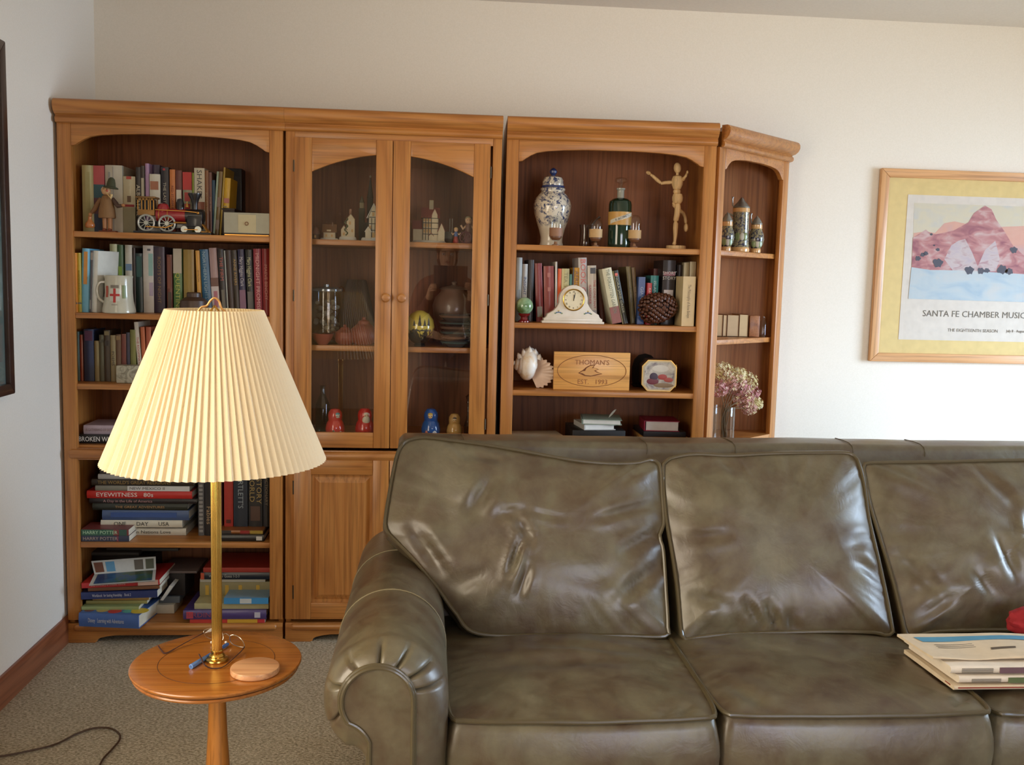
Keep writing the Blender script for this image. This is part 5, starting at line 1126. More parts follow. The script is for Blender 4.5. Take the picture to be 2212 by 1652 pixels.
for i in range(97):       # flared lip
    f = i/96; a = radians(-70+150*f); row = []
    for j in range(15):
        g = j/14; R = (8+(44-12*abs(f-.45))*g**.85)*(1+.05*sin(f*75)*g**4); row.append(Vector((-2+R*cos(a)*1.0, -2-16*g+20*g*g*abs(f-.5), 30+R*sin(a)*.78+3))*kk)
    rows.append(row)
for r_ in rows:
    for v_ in r_: v_.z = max(v_.z, .0012)
w.strip(rows); lipm = mat((214, 184, 160), .35, 0, .2); lp_ = w.build('flared_lip', lipm, o.r, ang=70); lp_['label'] = 'pinkish flared lip'; sd = lp_.modifiers.new('thickness', 'SOLIDIFY'); sd.thickness = .0025
sg = Orn('wooden_sign', 'carved wooden sign reading THOMANS EST. 1993 with a carved bird', 'sign', 1279, 793, .03, .946)
kk = sg.k; sgn = sg.box('board', -83, 83, 0, 10, 0, 82.5, PINE, .8)
CARV = mat((120, 68, 30), .7)
w = MB(); w.tube([(75*kk*cos(2*pi*i/72), -.25*kk, (42+34*sin(2*pi*i/72))*kk) for i in range(72)], .55*kk, 6, True); w.build('carved_oval', CARV, sgn)
text("THOMAN'S", 15*kk, mat((150, 92, 46), .6), sgn, (0, -.3*kk, 60*kk), (pi/2, 0, 0), 1.0, 'carved_lettering'); text('EST.   1993', 14.5*kk, mat((150, 92, 46), .6), sgn, (2*kk, -.3*kk, 18*kk), (pi/2, 0, 0), 1.0, 'carved_lettering')
w = MB(); w.prism([(a*kk, (b+40)*kk) for a, b in ((-27, -3), (-21, 1), (-15, 2), (-12, 8), (-4, 13), (4, 14), (-1, 8), (6, 9), (13, 5), (4, 3), (10, -1), (20, -3), (10, -5), (-2, -8), (-14, -7), (-21, -3))], -1.2*kk, .5*kk); w.build('carved_bird', mat((206, 150, 84), .5), sgn)
w = MB(); w.prism([(a*kk, (b+40)*kk) for a, b in ((-30, -3), (-21, 3), (-13, 10), (-4, 15), (7, 16), (3, 10), (15, 6), (8, 2), (23, -4), (8, -8), (-3, -10), (-16, -9))], -.35*kk, .2*kk); w.build('carved_recess', CARV, sgn)
o = Orn('cap', 'dark rounded cap or bowl in the shadow behind the tin box', 'hat', 1392, 800, .22, .946)
o.lathe('crown', [(24, 0), (27, 14), (27, 40), (23, 56), (14, 66), (0, 70)], mat((26, 22, 24), .8)); o.box('peak', -28, 28, -30, 0, 2, 5, mat((26, 22, 24), .8), 1.2)
o = Orn('tin_box', 'octagonal dark tin box with a picture of a steam train on its front', 'tin', 1424, 810, .03, .946, rz=-.10)
kk = o.k; oc = [(-36, 13), (-24, 0), (24, 0), (36, 13), (36, 52), (24, 65), (-24, 65), (-36, 52)]
o.r.location.z += 1.5*kk; TINM = mat((44, 36, 30), .3, .3, .3); bd = o.prism('tin_body', oc, 0, 70, TINM, bevel=1)
def sc8(f): return [(a*f, 32.5+(b-32.5)*f) for a, b in oc]
o.prism('cream_rim', sc8(1.0), -1.4, -.2, mat((206, 190, 150), .35), parent=bd); o.prism('gold_rim', sc8(1.04), -.3, .5, GOLD, parent=bd)
t = NT('train_picture'); n = t.noise(t.mapping((1, 1, 1)), 30, 3, .5, .8); t.base(t.ramp(n, [(.35, (120, 110, 116)), (.5, (176, 170, 160)), (.65, (206, 200, 188))])); t.set(Roughness=.3)
pc = o.prism('picture', sc8(.9), -2.0, -1.2, t.m, parent=bd)
for nm, u, v, rx, rz_, c in (('painted_engine', -12, 30, 9, 9, (60, 44, 66)), ('painted_engine', -14, 20, 13, 7, (110, 44, 56)), ('painted_carriage', 7, 30, 10, 6, (170, 66, 60)), ('painted_carriage', 20, 24, 10, 5, (176, 80, 70)), ('painted_tracks', 10, 12, 22, 5, (140, 116, 84)), ('painted_smoke', 2, 48, 18, 8, (214, 210, 200))):
    o.ball(nm, (u, -2.1, v), 1, (rx, .35, rz_), mat(c, .4), 8, pc)
o.box('side_panel', 36.2, 37, 14, 60, 12, 54, mat((84, 78, 66), .4), 0, bd); o.tube('gold_edge', [(36.5, 2, 9), (36.5, 68, 9)], .8, GOLD, parent=bd); o.tube('gold_edge', [(36.5, 2, 56), (36.5, 68, 56)], .8, GOLD, parent=bd)
# ---- middle deck, right bookcase
DKZ = .722
def lo(name, label, cat, x0, x1, yt, Y, d, z0, m, th, bevel=.001, rz=0):
    X0, X1 = at(x0, yt, Y=Y).x, at(x1, yt, Y=Y).x; w = MB(); w.box(-(X1-X0)/2, (X1-X0)/2, 0, d, 0, th); o = w.build(name, m, None, bevel); o.location = ((X0+X1)/2, Y, z0+.0006); o.rotation_euler = (0, 0, rz); tag(o, label, cat); return z0+th+.0006
def ztop(x, y, Y): return at(x, y, Y=Y).z
h = ztop(1170, 945, .02)-DKZ
lo('papers', 'pale sheets and magazines lying just above the sofa back, left of the black box', 'papers', 1108, 1226, 945, .01, .17, DKZ, mat((206, 190, 166), .7), max(.02, h), .001, .12)
h = ztop(1290, 930, .02)-DKZ
zb_ = lo('box', 'flat black box under the white binders on the middle deck', 'box', 1237, 1351, 930, .02, .2, DKZ, BLACK, h)
for i, (x0, x1, ya_, yb2, lb, c) in enumerate(((1262, 1331, 919, 930, 'lower white album on the black box', (206, 204, 200)), (1258, 1343, 908, 919, 'upper grey-green album with white edges on the black box', (150, 166, 150)))):
    X0, X1 = at(x0, ya_, Y=.03).x, at(x1, ya_, Y=.03).x; th = (ztop(1300, ya_, .03)-ztop(1300, yb2, .03)); L = X1-X0
    r = thing('photo_album', lb, 'album', ((X0+X1)/2, .03, zb_+.0004), .0+.12*(-1)**i, None)
    MB().box(-L/2, L/2, 0, .15, 0, .0022).build('back_cover', mat(c, .4), r); MB().box(-L/2, L/2, 0, .15, th-.0022, th).build('front_cover', mat(c, .4), r)
    MB().box(-L/2+.004, L/2-.006, .003, .147, .0024, th-.0024).build('pages', mat((222, 220, 214), .7), r); MB().box(-L/2-.001, -L/2+.002, 0, .15, 0, th).build('spine', mat(c, .4), r)
    zb_ += th+.0005
t_ = Orn('paper_tag', 'curled white paper tag sticking up from the albums', 'paper', 1322, 895, .06, zb_)
w = MB(); kk = t_.k; w.strip([[Vector((-8+14*i/8, -3, 2+14*(i/8)**1.3))*kk, Vector((-4+14*i/8, 3, 8+12*sin(i/8*pi/2)))*kk] for i in range(9)]); w.build('curled_sheet', mat((206, 214, 214), .6), t_.r)
h = ztop(1430, 946, .012)-DKZ
zb2_ = lo('tray', 'light wooden tray edge at the right of the middle deck', 'tray', 1389, 1489, 946, .012, .2, DKZ, PINE, h); 
zb3_ = lo('box', 'flat dark box on the light wooden tray', 'box', 1390, 1482, 936, .03, .18, zb2_, mat((26, 24, 30), .5), ztop(1430, 933, .03)-zb2_ if ztop(1430, 933, .03)-zb2_ > .004 else .01)
X0, X1 = at(1393, 920, Y=.04).x, at(1467, 920, Y=.04).x; L = X1-X0; th = ztop(1430, 911, .04)-ztop(1430, 933, .04)
r = thing('photo_album', 'crimson photo album with white pages on the flat dark box', 'album', ((X0+X1)/2, .04, zb3_+.0006), -.08)
CRM = mat((140, 26, 52), .4)
for nm, b_ in (('back_cover', (-L/2, L/2, 0, .14, 0, .0025)), ('front_cover', (-L/2, L/2, 0, .14, th-.0025, th)), ('spine', (-L/2-.002, -L/2+.002, 0, .14, 0, th))): MB().box(*b_).build(nm, CRM, r)
MB().box(-L/2+.006, L/2-.004, .003, .136, .0027, th-.0027).build('pages', mat((206, 196, 192), .7), r)
# ---- steins
def stein(x, yb, yt, Y, s, label, fat, lean=0):
    o = Orn('beer_stein', label, 'stein', x, (yb+yt)/2, Y, 1.475, 'painted beer steins in the angled unit'); h = (at(x, yt, Y=Y).z-1.475)/o.k
    kk = o.k; t = delft('stein_paint', (44, 46, 66), (150, 140, 104), 60, .44, .5); t.rng.inputs['From Min'].default_value = -.01; t.rng.inputs['From Max'].default_value = 0
    if fat: hb = h*.58; body = [(0, 0), (10.5, 0), (11, 4), (10, 8), (15, 16), (17, 26), (15.5, 36), (12, 43), (11.5, 46), (0, 46)]; top = 46
    else: hb = h*.72; body = [(0, 0), (20, 0), (21, 4), (19.5, 9), (19, 14), (18, 40), (17.5, 74), (17.5, 78), (0, 78)]; top = 78
    q = h/({True: 72, False: 108}[fat]); body = [(r, z*q) for r, z in body]; top *= q
    b = o.lathe('stein_body', body, t.m, n=32)
    tan_ = mat((206, 160, 104), .2, 0, .5); GR = mat((120, 134, 84), .3, 0, .3)
    o.lathe('tan_foot_band', [(a*1.02, z) for a, z in (body[1], body[2], body[3])]+[(body[3][0]*.9, body[3][1])], tan_, n=32, parent=b)
    rt = body[-2][0]
    o.lathe('tan_rim_band', [(rt, top), (rt*1.05, top+1), (rt*1.03, top+8*q), (rt*.95, top+8.5*q), (0, top+8.5*q)], tan_, n=32)
    for a in (-95, -125, -70): o.ball('painted_scene', (body[4][0]*.98*cos(radians(a)), body[4][0]*.98*sin(radians(a)), top*.38), 1, (5.5, 1.6, 8*q), GR if a != -95 else mat((176, 168, 150), .4), 8, b, Matrix.Rotation(radians(a+90), 4, 'Z'))
    o.lathe('pewter_lid', [(rt*1.02, top+8.7*q), (rt*1.05, top+10*q), (rt*.8, top+15*q), (rt*.62, top+18*q), (rt*.45, top+21*q), (rt*.2, h-3), (rt*.1, h-1), (0, h)], PEWTER, n=28)
    o.tube('handle', [(-rt*.9, 2, top*.9), (-rt*1.5, 3, top*.95), (-rt*1.8, 3, top*.7), (-rt*1.6, 3, top*.4), (-rt*.9, 2, top*.25)], 2.2, mat((150, 140, 120), .3), sm=24)
    o.tube('thumb_lift', [(-rt*.8, 1, top+9*q), (-rt*1.1, 1, top+14*q), (-rt*1.15, 1, top+26*q), (-rt*1.1, 1, top+30*q)], [1.3, 1.5, 1.2, 2.6], PEWTER)
stein(1600, 536, 426, .20, 1, 'tall painted beer stein with a pointed pewter lid, in the middle of the three', False)
stein(1570, 536, 458, .16, 1, 'small bulbous painted stein left of the tall one', True)
stein(1634, 538, 466, .235, 1, 'small bulbous painted stein right of the tall one', True)
o = Orn('wooden_box', 'upright carved wooden block right of the pale books in the angled unit', 'box', 1628, 705, .30, 1.1416)
o.box('block', -9, 13, 0, 30, 0, 46, oak('burl_wood', 'y', (150, 92, 54), (96, 50, 28), (178, 120, 76), .4), 1)
o = Orn('glass_bottle', 'small clear bottle at the right end of the angled unit shelf', 'bottle', 1649, 705, .33, 1.1416)
o.lathe('bottle_body', [(0, 0), (6, 0), (6.5, 2), (6.5, 32), (3, 38), (3, 44), (0, 44)], GLASS)
# ---- vase with dried hydrangeas
o = Orn('glass_vase', 'clear cylindrical glass vase at the bottom of the angled unit', 'vase', 1563, 905, .135, .748)
o.lathe('glass_wall', [(0, 1), (23, 0), (24.5, 2), (24.5, 74), (23.6, 74), (23.6, 6), (0, 4)], GLASS, n=40)
kk = o.k; base = o.r.location
hy = thing('dried_flowers', 'bunch of dried hydrangea heads in gold and dusty pink standing in the glass vase', 'flowers', (base.x, base.y, base.z))
random.seed(5)
HS = 30
heads = [((-10, 0, 118), 24, 0), ((14, -8, 100), 25, 1), ((36, 6, 86), 24, 2), ((62, 14, 92), 24, 0), ((80, 20, 66), 20, 2), ((52, 2, 56), 22, 1), ((30, -10, 112), 18, 0), ((-16, -6, 84), 22, 2), ((88, 8, 44), 17, 0), ((70, 0, 34), 15, 1)]
cols = [[(222, 206, 156), (200, 184, 122), (236, 222, 184)], [(196, 140, 130), (226, 206, 160), (210, 170, 156)], [(196, 132, 134), (232, 198, 184), (176, 110, 110)]]
for i, (c, R, ci) in enumerate(heads):
    R = R*1.12; C0 = (Vector(c)+Vector((0, max(0, c[0])*.62, HS)))*kk; stem = smoothpts([Vector((random.uniform(-8, 8), random.uniform(-6, 6), 6))*kk, Vector((random.uniform(-6, 10), random.uniform(-8, 8), 60))*kk, C0.lerp(Vector((4*kk, 0, 70*kk)), .4), C0], 16, False)
    st = MB().tube(stem, .9*kk, 6).build('stem', mat((110, 84, 54), .7), hy)
    ws = [MB(), MB(), MB()]
    for n_ in range(230):
        d = Vector((random.gauss(0, 1), random.gauss(0, 1), random.gauss(0, 1))).normalized(); d.z = d.z*.8
        p = C0+d*R*kk*random.uniform(.75, 1.03); w = ws[random.choice((0, 0, 1, 2))]
        q = (d+Vector((random.uniform(-.5, .5), random.uniform(-.5, .5), random.uniform(-.5, .5)))).to_track_quat('Z', 'Y').to_matrix().to_4x4(); w.T = Matrix.Translation(p) @ q
        s_ = kk*random.uniform(2.6, 4.2)
        for m_ in range(4):
            a = m_*pi/2; u = Vector((cos(a), sin(a), 0)); v = Vector((-sin(a), cos(a), 0))
            w.face([w.v((0, 0, 0)), w.v((u+v*.55)*s_*.6+Vector((0, 0, s_*.2))), w.v(u*s_+Vector((0, 0, s_*.35))), w.v((u-v*.55)*s_*.6+Vector((0, 0, s_*.2)))])
    for w, col in zip(ws, cols[ci]):
        w.T = Matrix.Identity(4); fl = w.build('flower_head', mat(col, .7, sheen=.2), hy, smooth=False); fl['kind'] = 'stuff'
# ================================================================ inside the glazed cabinet
SNOW = mat((206, 202, 186), .6); CREAM = mat((200, 188, 156), .6); TIMB = mat((62, 56, 44), .6); GLOWW = mat((190, 150, 90), .4)
VG = 'ceramic village houses behind the glass doors'
def gable(o, x0, x1, d0, d1, z0, zw, zr, wall, roof, ov=1.5, axis='x', par=None, nm='house_wall'):
    b = o.box(nm, x0, x1, d0, d1, z0, zw, wall, .2, par)
    xm = (x0+x1)/2
    if axis == 'x':   # gable faces the room
        o.prism('gable_wall', [(x0, zw), (x1, zw), (xm, zr-1)], d0, d1, wall, parent=b)
        o.prism('roof', [(x0-ov, zw-1), (x0-ov+1.2, zw-1.8), (xm, zr-1.4), (x1+ov-1.2, zw-1.8), (x1+ov, zw-1), (xm, zr+.8)], d0-1.5, d1+1.5, roof, parent=b)
    else:
        ym = (d0+d1)/2; o.prism('roof', [(d0-ov, zw-1), (d1+ov, zw-1), (ym, zr)], x0-ov, x1+ov, roof, 'x', parent=b)
    return b
def snowbase(o, x0, x1, d, h=4):
    o.lathe('snowy_base', [((x1-x0)/2, 0), ((x1-x0)/2, h*.5), ((x1-x0)/2*.9, h), (0, h)], SNOW, c=((x0+x1)/2, d, 0), n=20, M=Matrix.Diagonal((1, .62, 1, 1)))
def win(o, b, x, z, w_, h_, y, m=GLOWW): o.box('window', x-w_/2, x+w_/2, y-.4, y+.2, z, z+h_, m, 0, b)
Z1, Z2, Z3 = 1.472, 1.094, .755
o = Orn('village_house', 'tiny dark round-roofed ceramic hut at the left edge of the glass', 'ornament', 682, 490, .12, Z1, VG)
b = o.lathe('house_wall', [(7, 0), (7.5, 14), (0, 14)], mat((96, 66, 48), .6)); o.lathe('roof', [(10, 12), (9, 18), (5, 25), (0, 29)], mat((120, 78, 60), .6), parent=b); win(o, b, 0, 4, 4, 6, -7.4)
o = Orn('village_house', 'low ceramic cottage with a brown thatched roof, left part of the glass cabinet', 'ornament', 711, 485, .10, Z1, VG)
snowbase(o, -20, 20, 6); b = gable(o, -12, 13, 0, 14, 3, 17, 34, CREAM, mat((116, 82, 52), .7), 3, 'y'); o.box('dormer', -5, 4, -1.5, 4, 14, 22, CREAM, .3, b); win(o, b, -6, 7, 4, 5, 0); win(o, b, 6, 7, 4, 5, 0); o.box('chimney', 5, 8, 5, 8, 28, 38, mat((120, 90, 70), .7), 0, b)
o = Orn('village_house', 'white ceramic cottage with a brown roof and chimney, trimmed with green ivy', 'ornament', 752, 475, .10, Z1, VG)
snowbase(o, -20, 18, 6, 8); b = gable(o, -3, 14, 0, 14, 6, 46, 58, CREAM, mat((124, 92, 60), .7), 2.5, 'x'); gable(o, -15, -3, 1, 12, 5, 24, 33, CREAM, mat((110, 80, 54), .7), 2, 'x', b, 'side_wing'); o.box('chimney', 2, 7, 5, 9, 56, 68, mat((150, 110, 84), .7), .3, b)
win(o, b, 4, 34, 4, 7, 0); win(o, b, 9, 18, 4, 6, 0); win(o, b, -9, 11, 4, 6, 1)
for i in range(16): o.ball('ivy_leaf', (-4+3*sin(i), -.6, 12+i*2.4), 1.7, (1, .5, 1), mat((76, 86, 54), .7), 5, b)
o = Orn('village_church', 'tall grey-green ceramic church tower behind the white cottages', 'ornament', 781, 470, .20, Z1, VG)
b = o.box('tower', -6, 6, 0, 12, 0, 72, mat((84, 82, 64), .7), .5); o.box('belfry', -4.5, 4.5, 1.5, 10.5, 72, 84, mat((150, 142, 112), .6), .4, b); o.lathe('spire', [(6, 84), (0, 100)], mat((110, 104, 84), .6), c=(0, 6, 0), n=8, parent=b); o.box('nave', 6, 22, 1, 13, 0, 42, mat((76, 74, 60), .7), .5, b)
o = Orn('village_church', 'very tall dark spire rising to the top behind the half-timbered white house', 'ornament', 799, 460, .24, Z1, VG)
b = o.box('tower', -6, 6, 0, 12, 0, 95, mat((66, 62, 52), .7), .5); o.lathe('spire', [(7, 95), (1.5, 135), (1.2, 139), (0, 140)], mat((80, 76, 66), .6), c=(0, 6, 0), n=8, parent=b); o.ball('ball_tip', (0, 6, 141), 2.2, (1, 1, 1.4), mat((170, 164, 140), .4), 8, b)
o = Orn('village_house', 'steep half-timbered white ceramic house with a snow-edged roof at the door stile', 'ornament', 806, 475, .075, Z1, VG)
snowbase(o, -26, 14, 8, 7); b = gable(o, -10, 12, 0, 18, 5, 50, 80, CREAM, SNOW, 4, 'x')
for z in (22, 36, 50, 62): o.box('timber_beam', -9 if z < 55 else -4, 9 if z < 55 else 4, -.5, .1, z, z+1.6, TIMB, 0, b)
for x in (-9.5, -3, 4, 10): o.box('timber_post', x-.7, x+.7, -.5, .1, 8, 49, TIMB, 0, b)
win(o, b, .5, 53, 5, 8, 0); win(o, b, -6, 26, 4, 7, 0); win(o, b, 7, 26, 4, 7, 0); o.box('door', -2, 4, -.6, .1, 6, 18, GLOWW, 0, b)
gable(o, -16, -4, -6, 4, 5, 20, 30, CREAM, SNOW, 2, 'x', b, 'porch')
# right door, top shelf
o = Orn('village_house', 'large half-timbered ceramic house with red roofs behind the right glass door', 'ornament', 931, 470, .11, Z1, VG)
RR = mat((124, 60, 50), .6); snowbase(o, -40, 34, 8, 5)
b = gable(o, -18, 16, 0, 20, 4, 54, 76, CREAM, RR, 3, 'y'); gable(o, 2, 14, -3, 8, 4, 60, 74, CREAM, RR, 2, 'x', b, 'gabled_bay')
for z in (18, 30, 42, 52): o.box('timber_beam', -18, 16, -3.6, -2.9, z, z+1.6, TIMB, 0, b)
for i, x in enumerate((-17, -11, -5, 1, 7, 13)):
    o.box('timber_post', x-.8, x+.8, -.6, .1, 6, 58, TIMB, 0, b)
for x in (-14, -8, -2, 4, 10):
    for z in (21, 33, 45): o.box('window', x-1.7, x+1.7, -.5, .1, z+1, z+8, GLOWW if (x+z) % 3 else TIMB, 0, b)
gable(o, -38, -18, 2, 16, 4, 30, 48, CREAM, RR, 2, 'y', b, 'left_wing'); gable(o, 16, 30, 0, 14, 4, 26, 44, CREAM, RR, 2, 'x', b, 'right_wing')
o.box('chimney', -4, 5, 8, 14, 72, 92, mat((166, 156, 128), .6), .4, b); gable(o, -4, 6, -2, 6, 4, 16, 22, CREAM, RR, 1.5, 'x', b, 'porch')
o = Orn('candle_holder', 'small dark ceramic piece with two thin candles right of the red-roofed house', 'ornament', 973, 490, .14, Z1)
b = o.box('holder_body', -14, 4, 0, 10, 0, 26, mat((84, 82, 76), .6), 1.5)
for x in (-1, 4): o.lathe('candle', [(1.3, 0), (1.3, 54), (0, 55)], mat((120, 110, 96), .5), c=(x, 5, 0), n=10)
def figurine(x, y, Y, label, s, hair, top_, low):
    o = Orn('figurine', label, 'figurine', x, y, Y, Z1); F = mat((214, 176, 140), .5)
    o.lathe('skirt', [(7*s, 0), (7.5*s, 3*s), (5*s, 12*s), (4*s, 17*s), (0, 17*s)], mat(low, .5), n=18); o.lathe('bodice', [(4*s, 16*s), (5*s, 22*s), (3.6*s, 28*s), (1.6*s, 29*s), (0, 29*s)], mat(top_, .5), n=18)
    h = o.ball('head', (0, 0, 33*s), 5*s, (1, 1, 1.05), F, 10); o.ball('hair', (0, 1.2*s, 35*s), 5.2*s, (1.05, .9, .9), mat(hair, .6), 10, h)
    for e in (-1, 1): o.tube('arm', [(e*4*s, 0, 25*s), (e*8*s, -2*s, 21*s), (e*11*s, -3*s, 26*s)], 1.5*s, F, 8); o.ball('shoe', (e*3*s, -4*s, 1.6*s), 2.3*s, (1, 1.6, .8), mat((140, 50, 40), .5), 6); o.ball('eye', (e*1.8*s, -4.7*s, 33.5*s), .6*s, (1, 1, 1), DARK, 5, h)
figurine(985, 505, .06, 'small blond ceramic child figurine in red and blue on the cabinet shelf', .86, (206, 176, 110), (70, 100, 150), (150, 50, 44))
figurine(1012, 495, .085, 'dim ceramic figurine at the right edge of the right glass door', 1.5, (150, 140, 110), (116, 80, 70), (110, 60, 60))
o = Orn('spoked_ornament', 'small dark red spoked wheel leaning beside the right-hand figurine', 'ornament', 1006, 502, .06, Z1)
o.tube('wheel_rim', [(12*cos(i*pi/16), 1, 13+12*sin(i*pi/16)) for i in range(32)], 1.2, mat((104, 40, 44), .4), closed=True)
for i in range(4): a = i*pi/4; o.tube('spoke', [(-12*cos(a), 1, 13-12*sin(a)), (12*cos(a), 1, 13+12*sin(a))], .6, mat((104, 40, 44), .4), 6)
# middle shelf
o = Orn('glass_jar', 'clear lidded glass jar filled with pale sea shells behind the left door', 'jar', 705, 665, .13, Z2)
o.lathe('glass_wall', [(0, 0), (33, 0), (34, 3), (34, 108), (33, 112), (32, 112), (32, 4), (0, 3)], GLASS, n=40); o.lathe('jar_lid', [(33, 112), (34.5, 113), (34.5, 117), (30, 120), (6, 122), (6, 127), (0, 128)], mat((140, 146, 150), .15, .6), n=36)
random.seed(3)
for i in range(58):
    a = random.uniform(0, 2*pi); rr = 26*sqrt(random.uniform(.2, 1)); z = 6+86*i/58
    c = random.choice(((196, 186, 160), (170, 150, 120), (150, 130, 110), (206, 200, 184)))
    sh_ = o.ball('sea_shell', (rr*cos(a), rr*sin(a), z), random.uniform(4.2, 6.5), (1, .75, .8), mat(c, .5), 6)
o = Orn('ribbed_reflection_form', 'tall ribbed dark brown form imitating the lampshade reflection behind the left glass door', 'vase', 770, 690, .245, Z2)  # added solid body standing in for the lampshade's reflection in the door glass
w = MB(); kk = o.k; rows = []
for z, R in ((0, 40), (20, 42), (60, 36), (100, 27), (132, 20), (134, 17)):
    rows.append([Vector(((R+.9*cos(i*pi))*cos(2*pi*i/96), (R*.8+.9*cos(i*pi))*sin(2*pi*i/96), z))*kk for i in range(96)])
V = w.strip(rows, True); w.face(V[0]); w.face(V[-1]); w.build('ribbed_body', mat((66, 42, 32), .6), o.r, ang=30); o.r.name = 'lampshade_reflection_form'
TC = mat((132, 68, 50), .5)
o = Orn('clay_bowl', 'red-brown clay bowl at the left of the middle glass shelf', 'bowl', 697, 725, .055, Z2)
o.lathe('bowl_body', [(0, 0), (10, 0), (12, 3), (20, 14), (24, 24), (22, 24), (16, 12), (0, 5)], TC, n=32)
o = Orn('clay_teapot', 'red-brown clay teapot with a small knob lid behind the left door', 'teapot', 745, 722, .09, Z2)
o.lathe('pot_body', [(0, 0), (14, 0), (20, 6), (23, 16), (20, 26), (12, 32), (0, 33)], TC, n=32); o.lathe('lid', [(12, 32), (9, 36), (3, 38), (4, 42), (0, 44)], TC, n=24); o.tube('spout', [(18, 0, 12), (26, 0, 18), (30, 0, 29)], [4, 3, 2.2], TC, 10)
o.tube('handle', [(-20, 0, 26), (-30, 0, 24), (-30, 0, 12), (-21, 0, 9)], 2, TC, 8, sm=20)
o = Orn('clay_jug', 'wide red-brown clay vessel with a sloping lid right of the teapot', 'jug', 786, 718, .105, Z2)
o.lathe('jug_body', [(0, 0), (20, 0), (28, 8), (31, 20), (27, 34), (15, 44), (0, 46)], TC, n=36); o.lathe('lid', [(15, 43), (12, 50), (4, 54), (4, 58), (0, 60)], TC, n=24)
t = NT('yellow_black_lacquer'); sp = t.n('SeparateXYZ'); t.l(t.tc, sp.inputs[0]); n = t.noise(t.mapping((1, 1, .3)), 70, 4, .7); s2 = t.n('Math', operation='MULTIPLY'); s2.inputs[1].default_value = 7.6; t.l(sp.outputs[2], s2.inputs[0]); ad = t.n('Math', operation='ADD'); t.l(s2.outputs[0], ad.inputs[0]); t.l(n, ad.inputs[1])
t.base(t.ramp(ad.outputs[0], [(.78, (30, 24, 22)), (.9, (34, 28, 24)), (.94, (196, 172, 70)), (1.0, (206, 186, 84))])); t.set(Roughness=.08, Coat_Weight=.8)
o = Orn('painted_egg', 'glossy round vase painted black with a yellow sky and dark fir trees', 'ornament', 907, 710, .07, Z2)
b = o.lathe('painted_body', [(0, 0), (12, 0), (13, 3), (10, 5), (20, 12), (29, 26), (32, 42), (29, 58), (20, 70), (8, 77), (0, 78)], t.m, n=48)
for dx, h in ((-10, 24), (0, 36), (9, 26), (17, 30)):
    th_ = radians(-90+dx*2.2); ri = 31.5
    w = MB(); kk = o.k
    for L in range(4):
        z_ = 34+h*L/5; ww = (7-1.5*L); 
        w.face([w.v(Vector((ri*cos(th_+s*ww/ri), ri*sin(th_+s*ww/ri), zz))*kk) for s, zz in ((-1, z_), (1, z_), (0, z_+h*.42))])
    w.build('painted_tree', DARK, b)
o = Orn('ceramic_jar', 'large shadowy grey-brown lidded stoneware jar behind the stacked plates', 'jar', 980, 690, .20, Z2)
o.lathe('jar_body', [(0, 0), (24, 0), (32, 20), (44, 60), (46, 84), (40, 102), (30, 112), (28, 118), (0, 118)], mat((116, 92, 76), .35, 0, .3), n=44); o.lathe('jar_lid', [(30, 118), (32, 120), (24, 124), (8, 127), (4, 129), (6, 134), (0, 138)], mat((130, 108, 92), .35, 0, .3), n=36)
cols_ = [(70, 66, 62), (92, 70, 60), (66, 66, 64), (104, 84, 72), (60, 56, 54), (84, 80, 76)]
zc_ = 0
for i, (c, R, h, nm) in enumerate(zip(cols_, (34, 33, 36, 36, 38, 38), (14, 12, 14, 12, 13, 18), ('bottom', 'second', 'third', 'fourth', 'fifth', 'topmost'))):
    o = Orn('stoneware_bowl', '%s bowl of the stack of dark striped stoneware behind the right glass door' % nm, 'bowl', 985, 720, .085, Z2, 'stoneware bowls stacked behind the right glass door'); o.r.location.z += zc_
    o.lathe('bowl_body', [(0, 0), (R*.6, 0), (R*.64, 1.5), (R*.92, h*.62), (R, h*.98), (R*.98, h), (R*.9, h*.72), (0, h*.5)], mat(c, .25, 0, .4), n=40)
    o.lathe('glazed_stripe', [(R*.9, h*.56), (R*.975, h*.8), (R*.985, h*.8), (R*.915, h*.55)], mat((120, 96, 80) if i % 2 else (76, 96, 92), .3), n=40); zc_ += h*o.k*.80+.0004
# bottom: nesting dolls
def doll(x, yt, label, shawl, dress, face=(222, 186, 140), hair=(90, 60, 40), w_=1.0, beard=False, turn=0):
    o = Orn('nesting_doll', label, 'doll', x, 905, .056, Z3, 'wooden nesting dolls behind the glass', rz=turn); h = (at(x, yt, Y=.056).z-Z3)/o.k; q = h/58; r_ = w_
    b = o.lathe('doll_body', [(0, 0), (15*r_, 0), (17*r_, 1.2), (20.5*r_, 12*q), (21*r_, 18*q), (18*r_, 29*q), (14.6*r_, 34*q)], mat(dress, .15, 0, .7), n=40)
    hd = o.lathe('doll_head', [(14.6*r_, 34*q), (14.8*r_, 37*q), (15.6*r_, 43*q), (14.2*r_, 50*q), (9*r_, 56*q), (0, 58*q)], mat(shawl, .15, 0, .7), n=40)
    o.ball('painted_face', (0, -11*r_, 43.5*q), 7.2*r_, (1, .7, 1.12), mat(face, .25, 0, .5), 12, hd)
    o.ball('painted_hair', (0, -10.6*r_, 46.5*q), 7.0*r_, (1, .72, .8), mat(hair, .3), 12, hd)
    for e in (-1, 1): o.ball('painted_eye', (e*2.7*r_, -16.0*r_, 43.5*q), .95, (1, .5, 1), DARK, 6, hd)
    o.ball('painted_mouth', (0, -16.0*r_, 39.6*q), .9, (1.4, .5, .6), mat((176, 50, 50), .4), 6, hd)
    if beard: o.ball('painted_beard', (0, -12.5*r_, 35*q), 8.5*r_, (1, .7, 1.25), mat((214, 206, 180), .4), 10, hd)
    return o, b, q
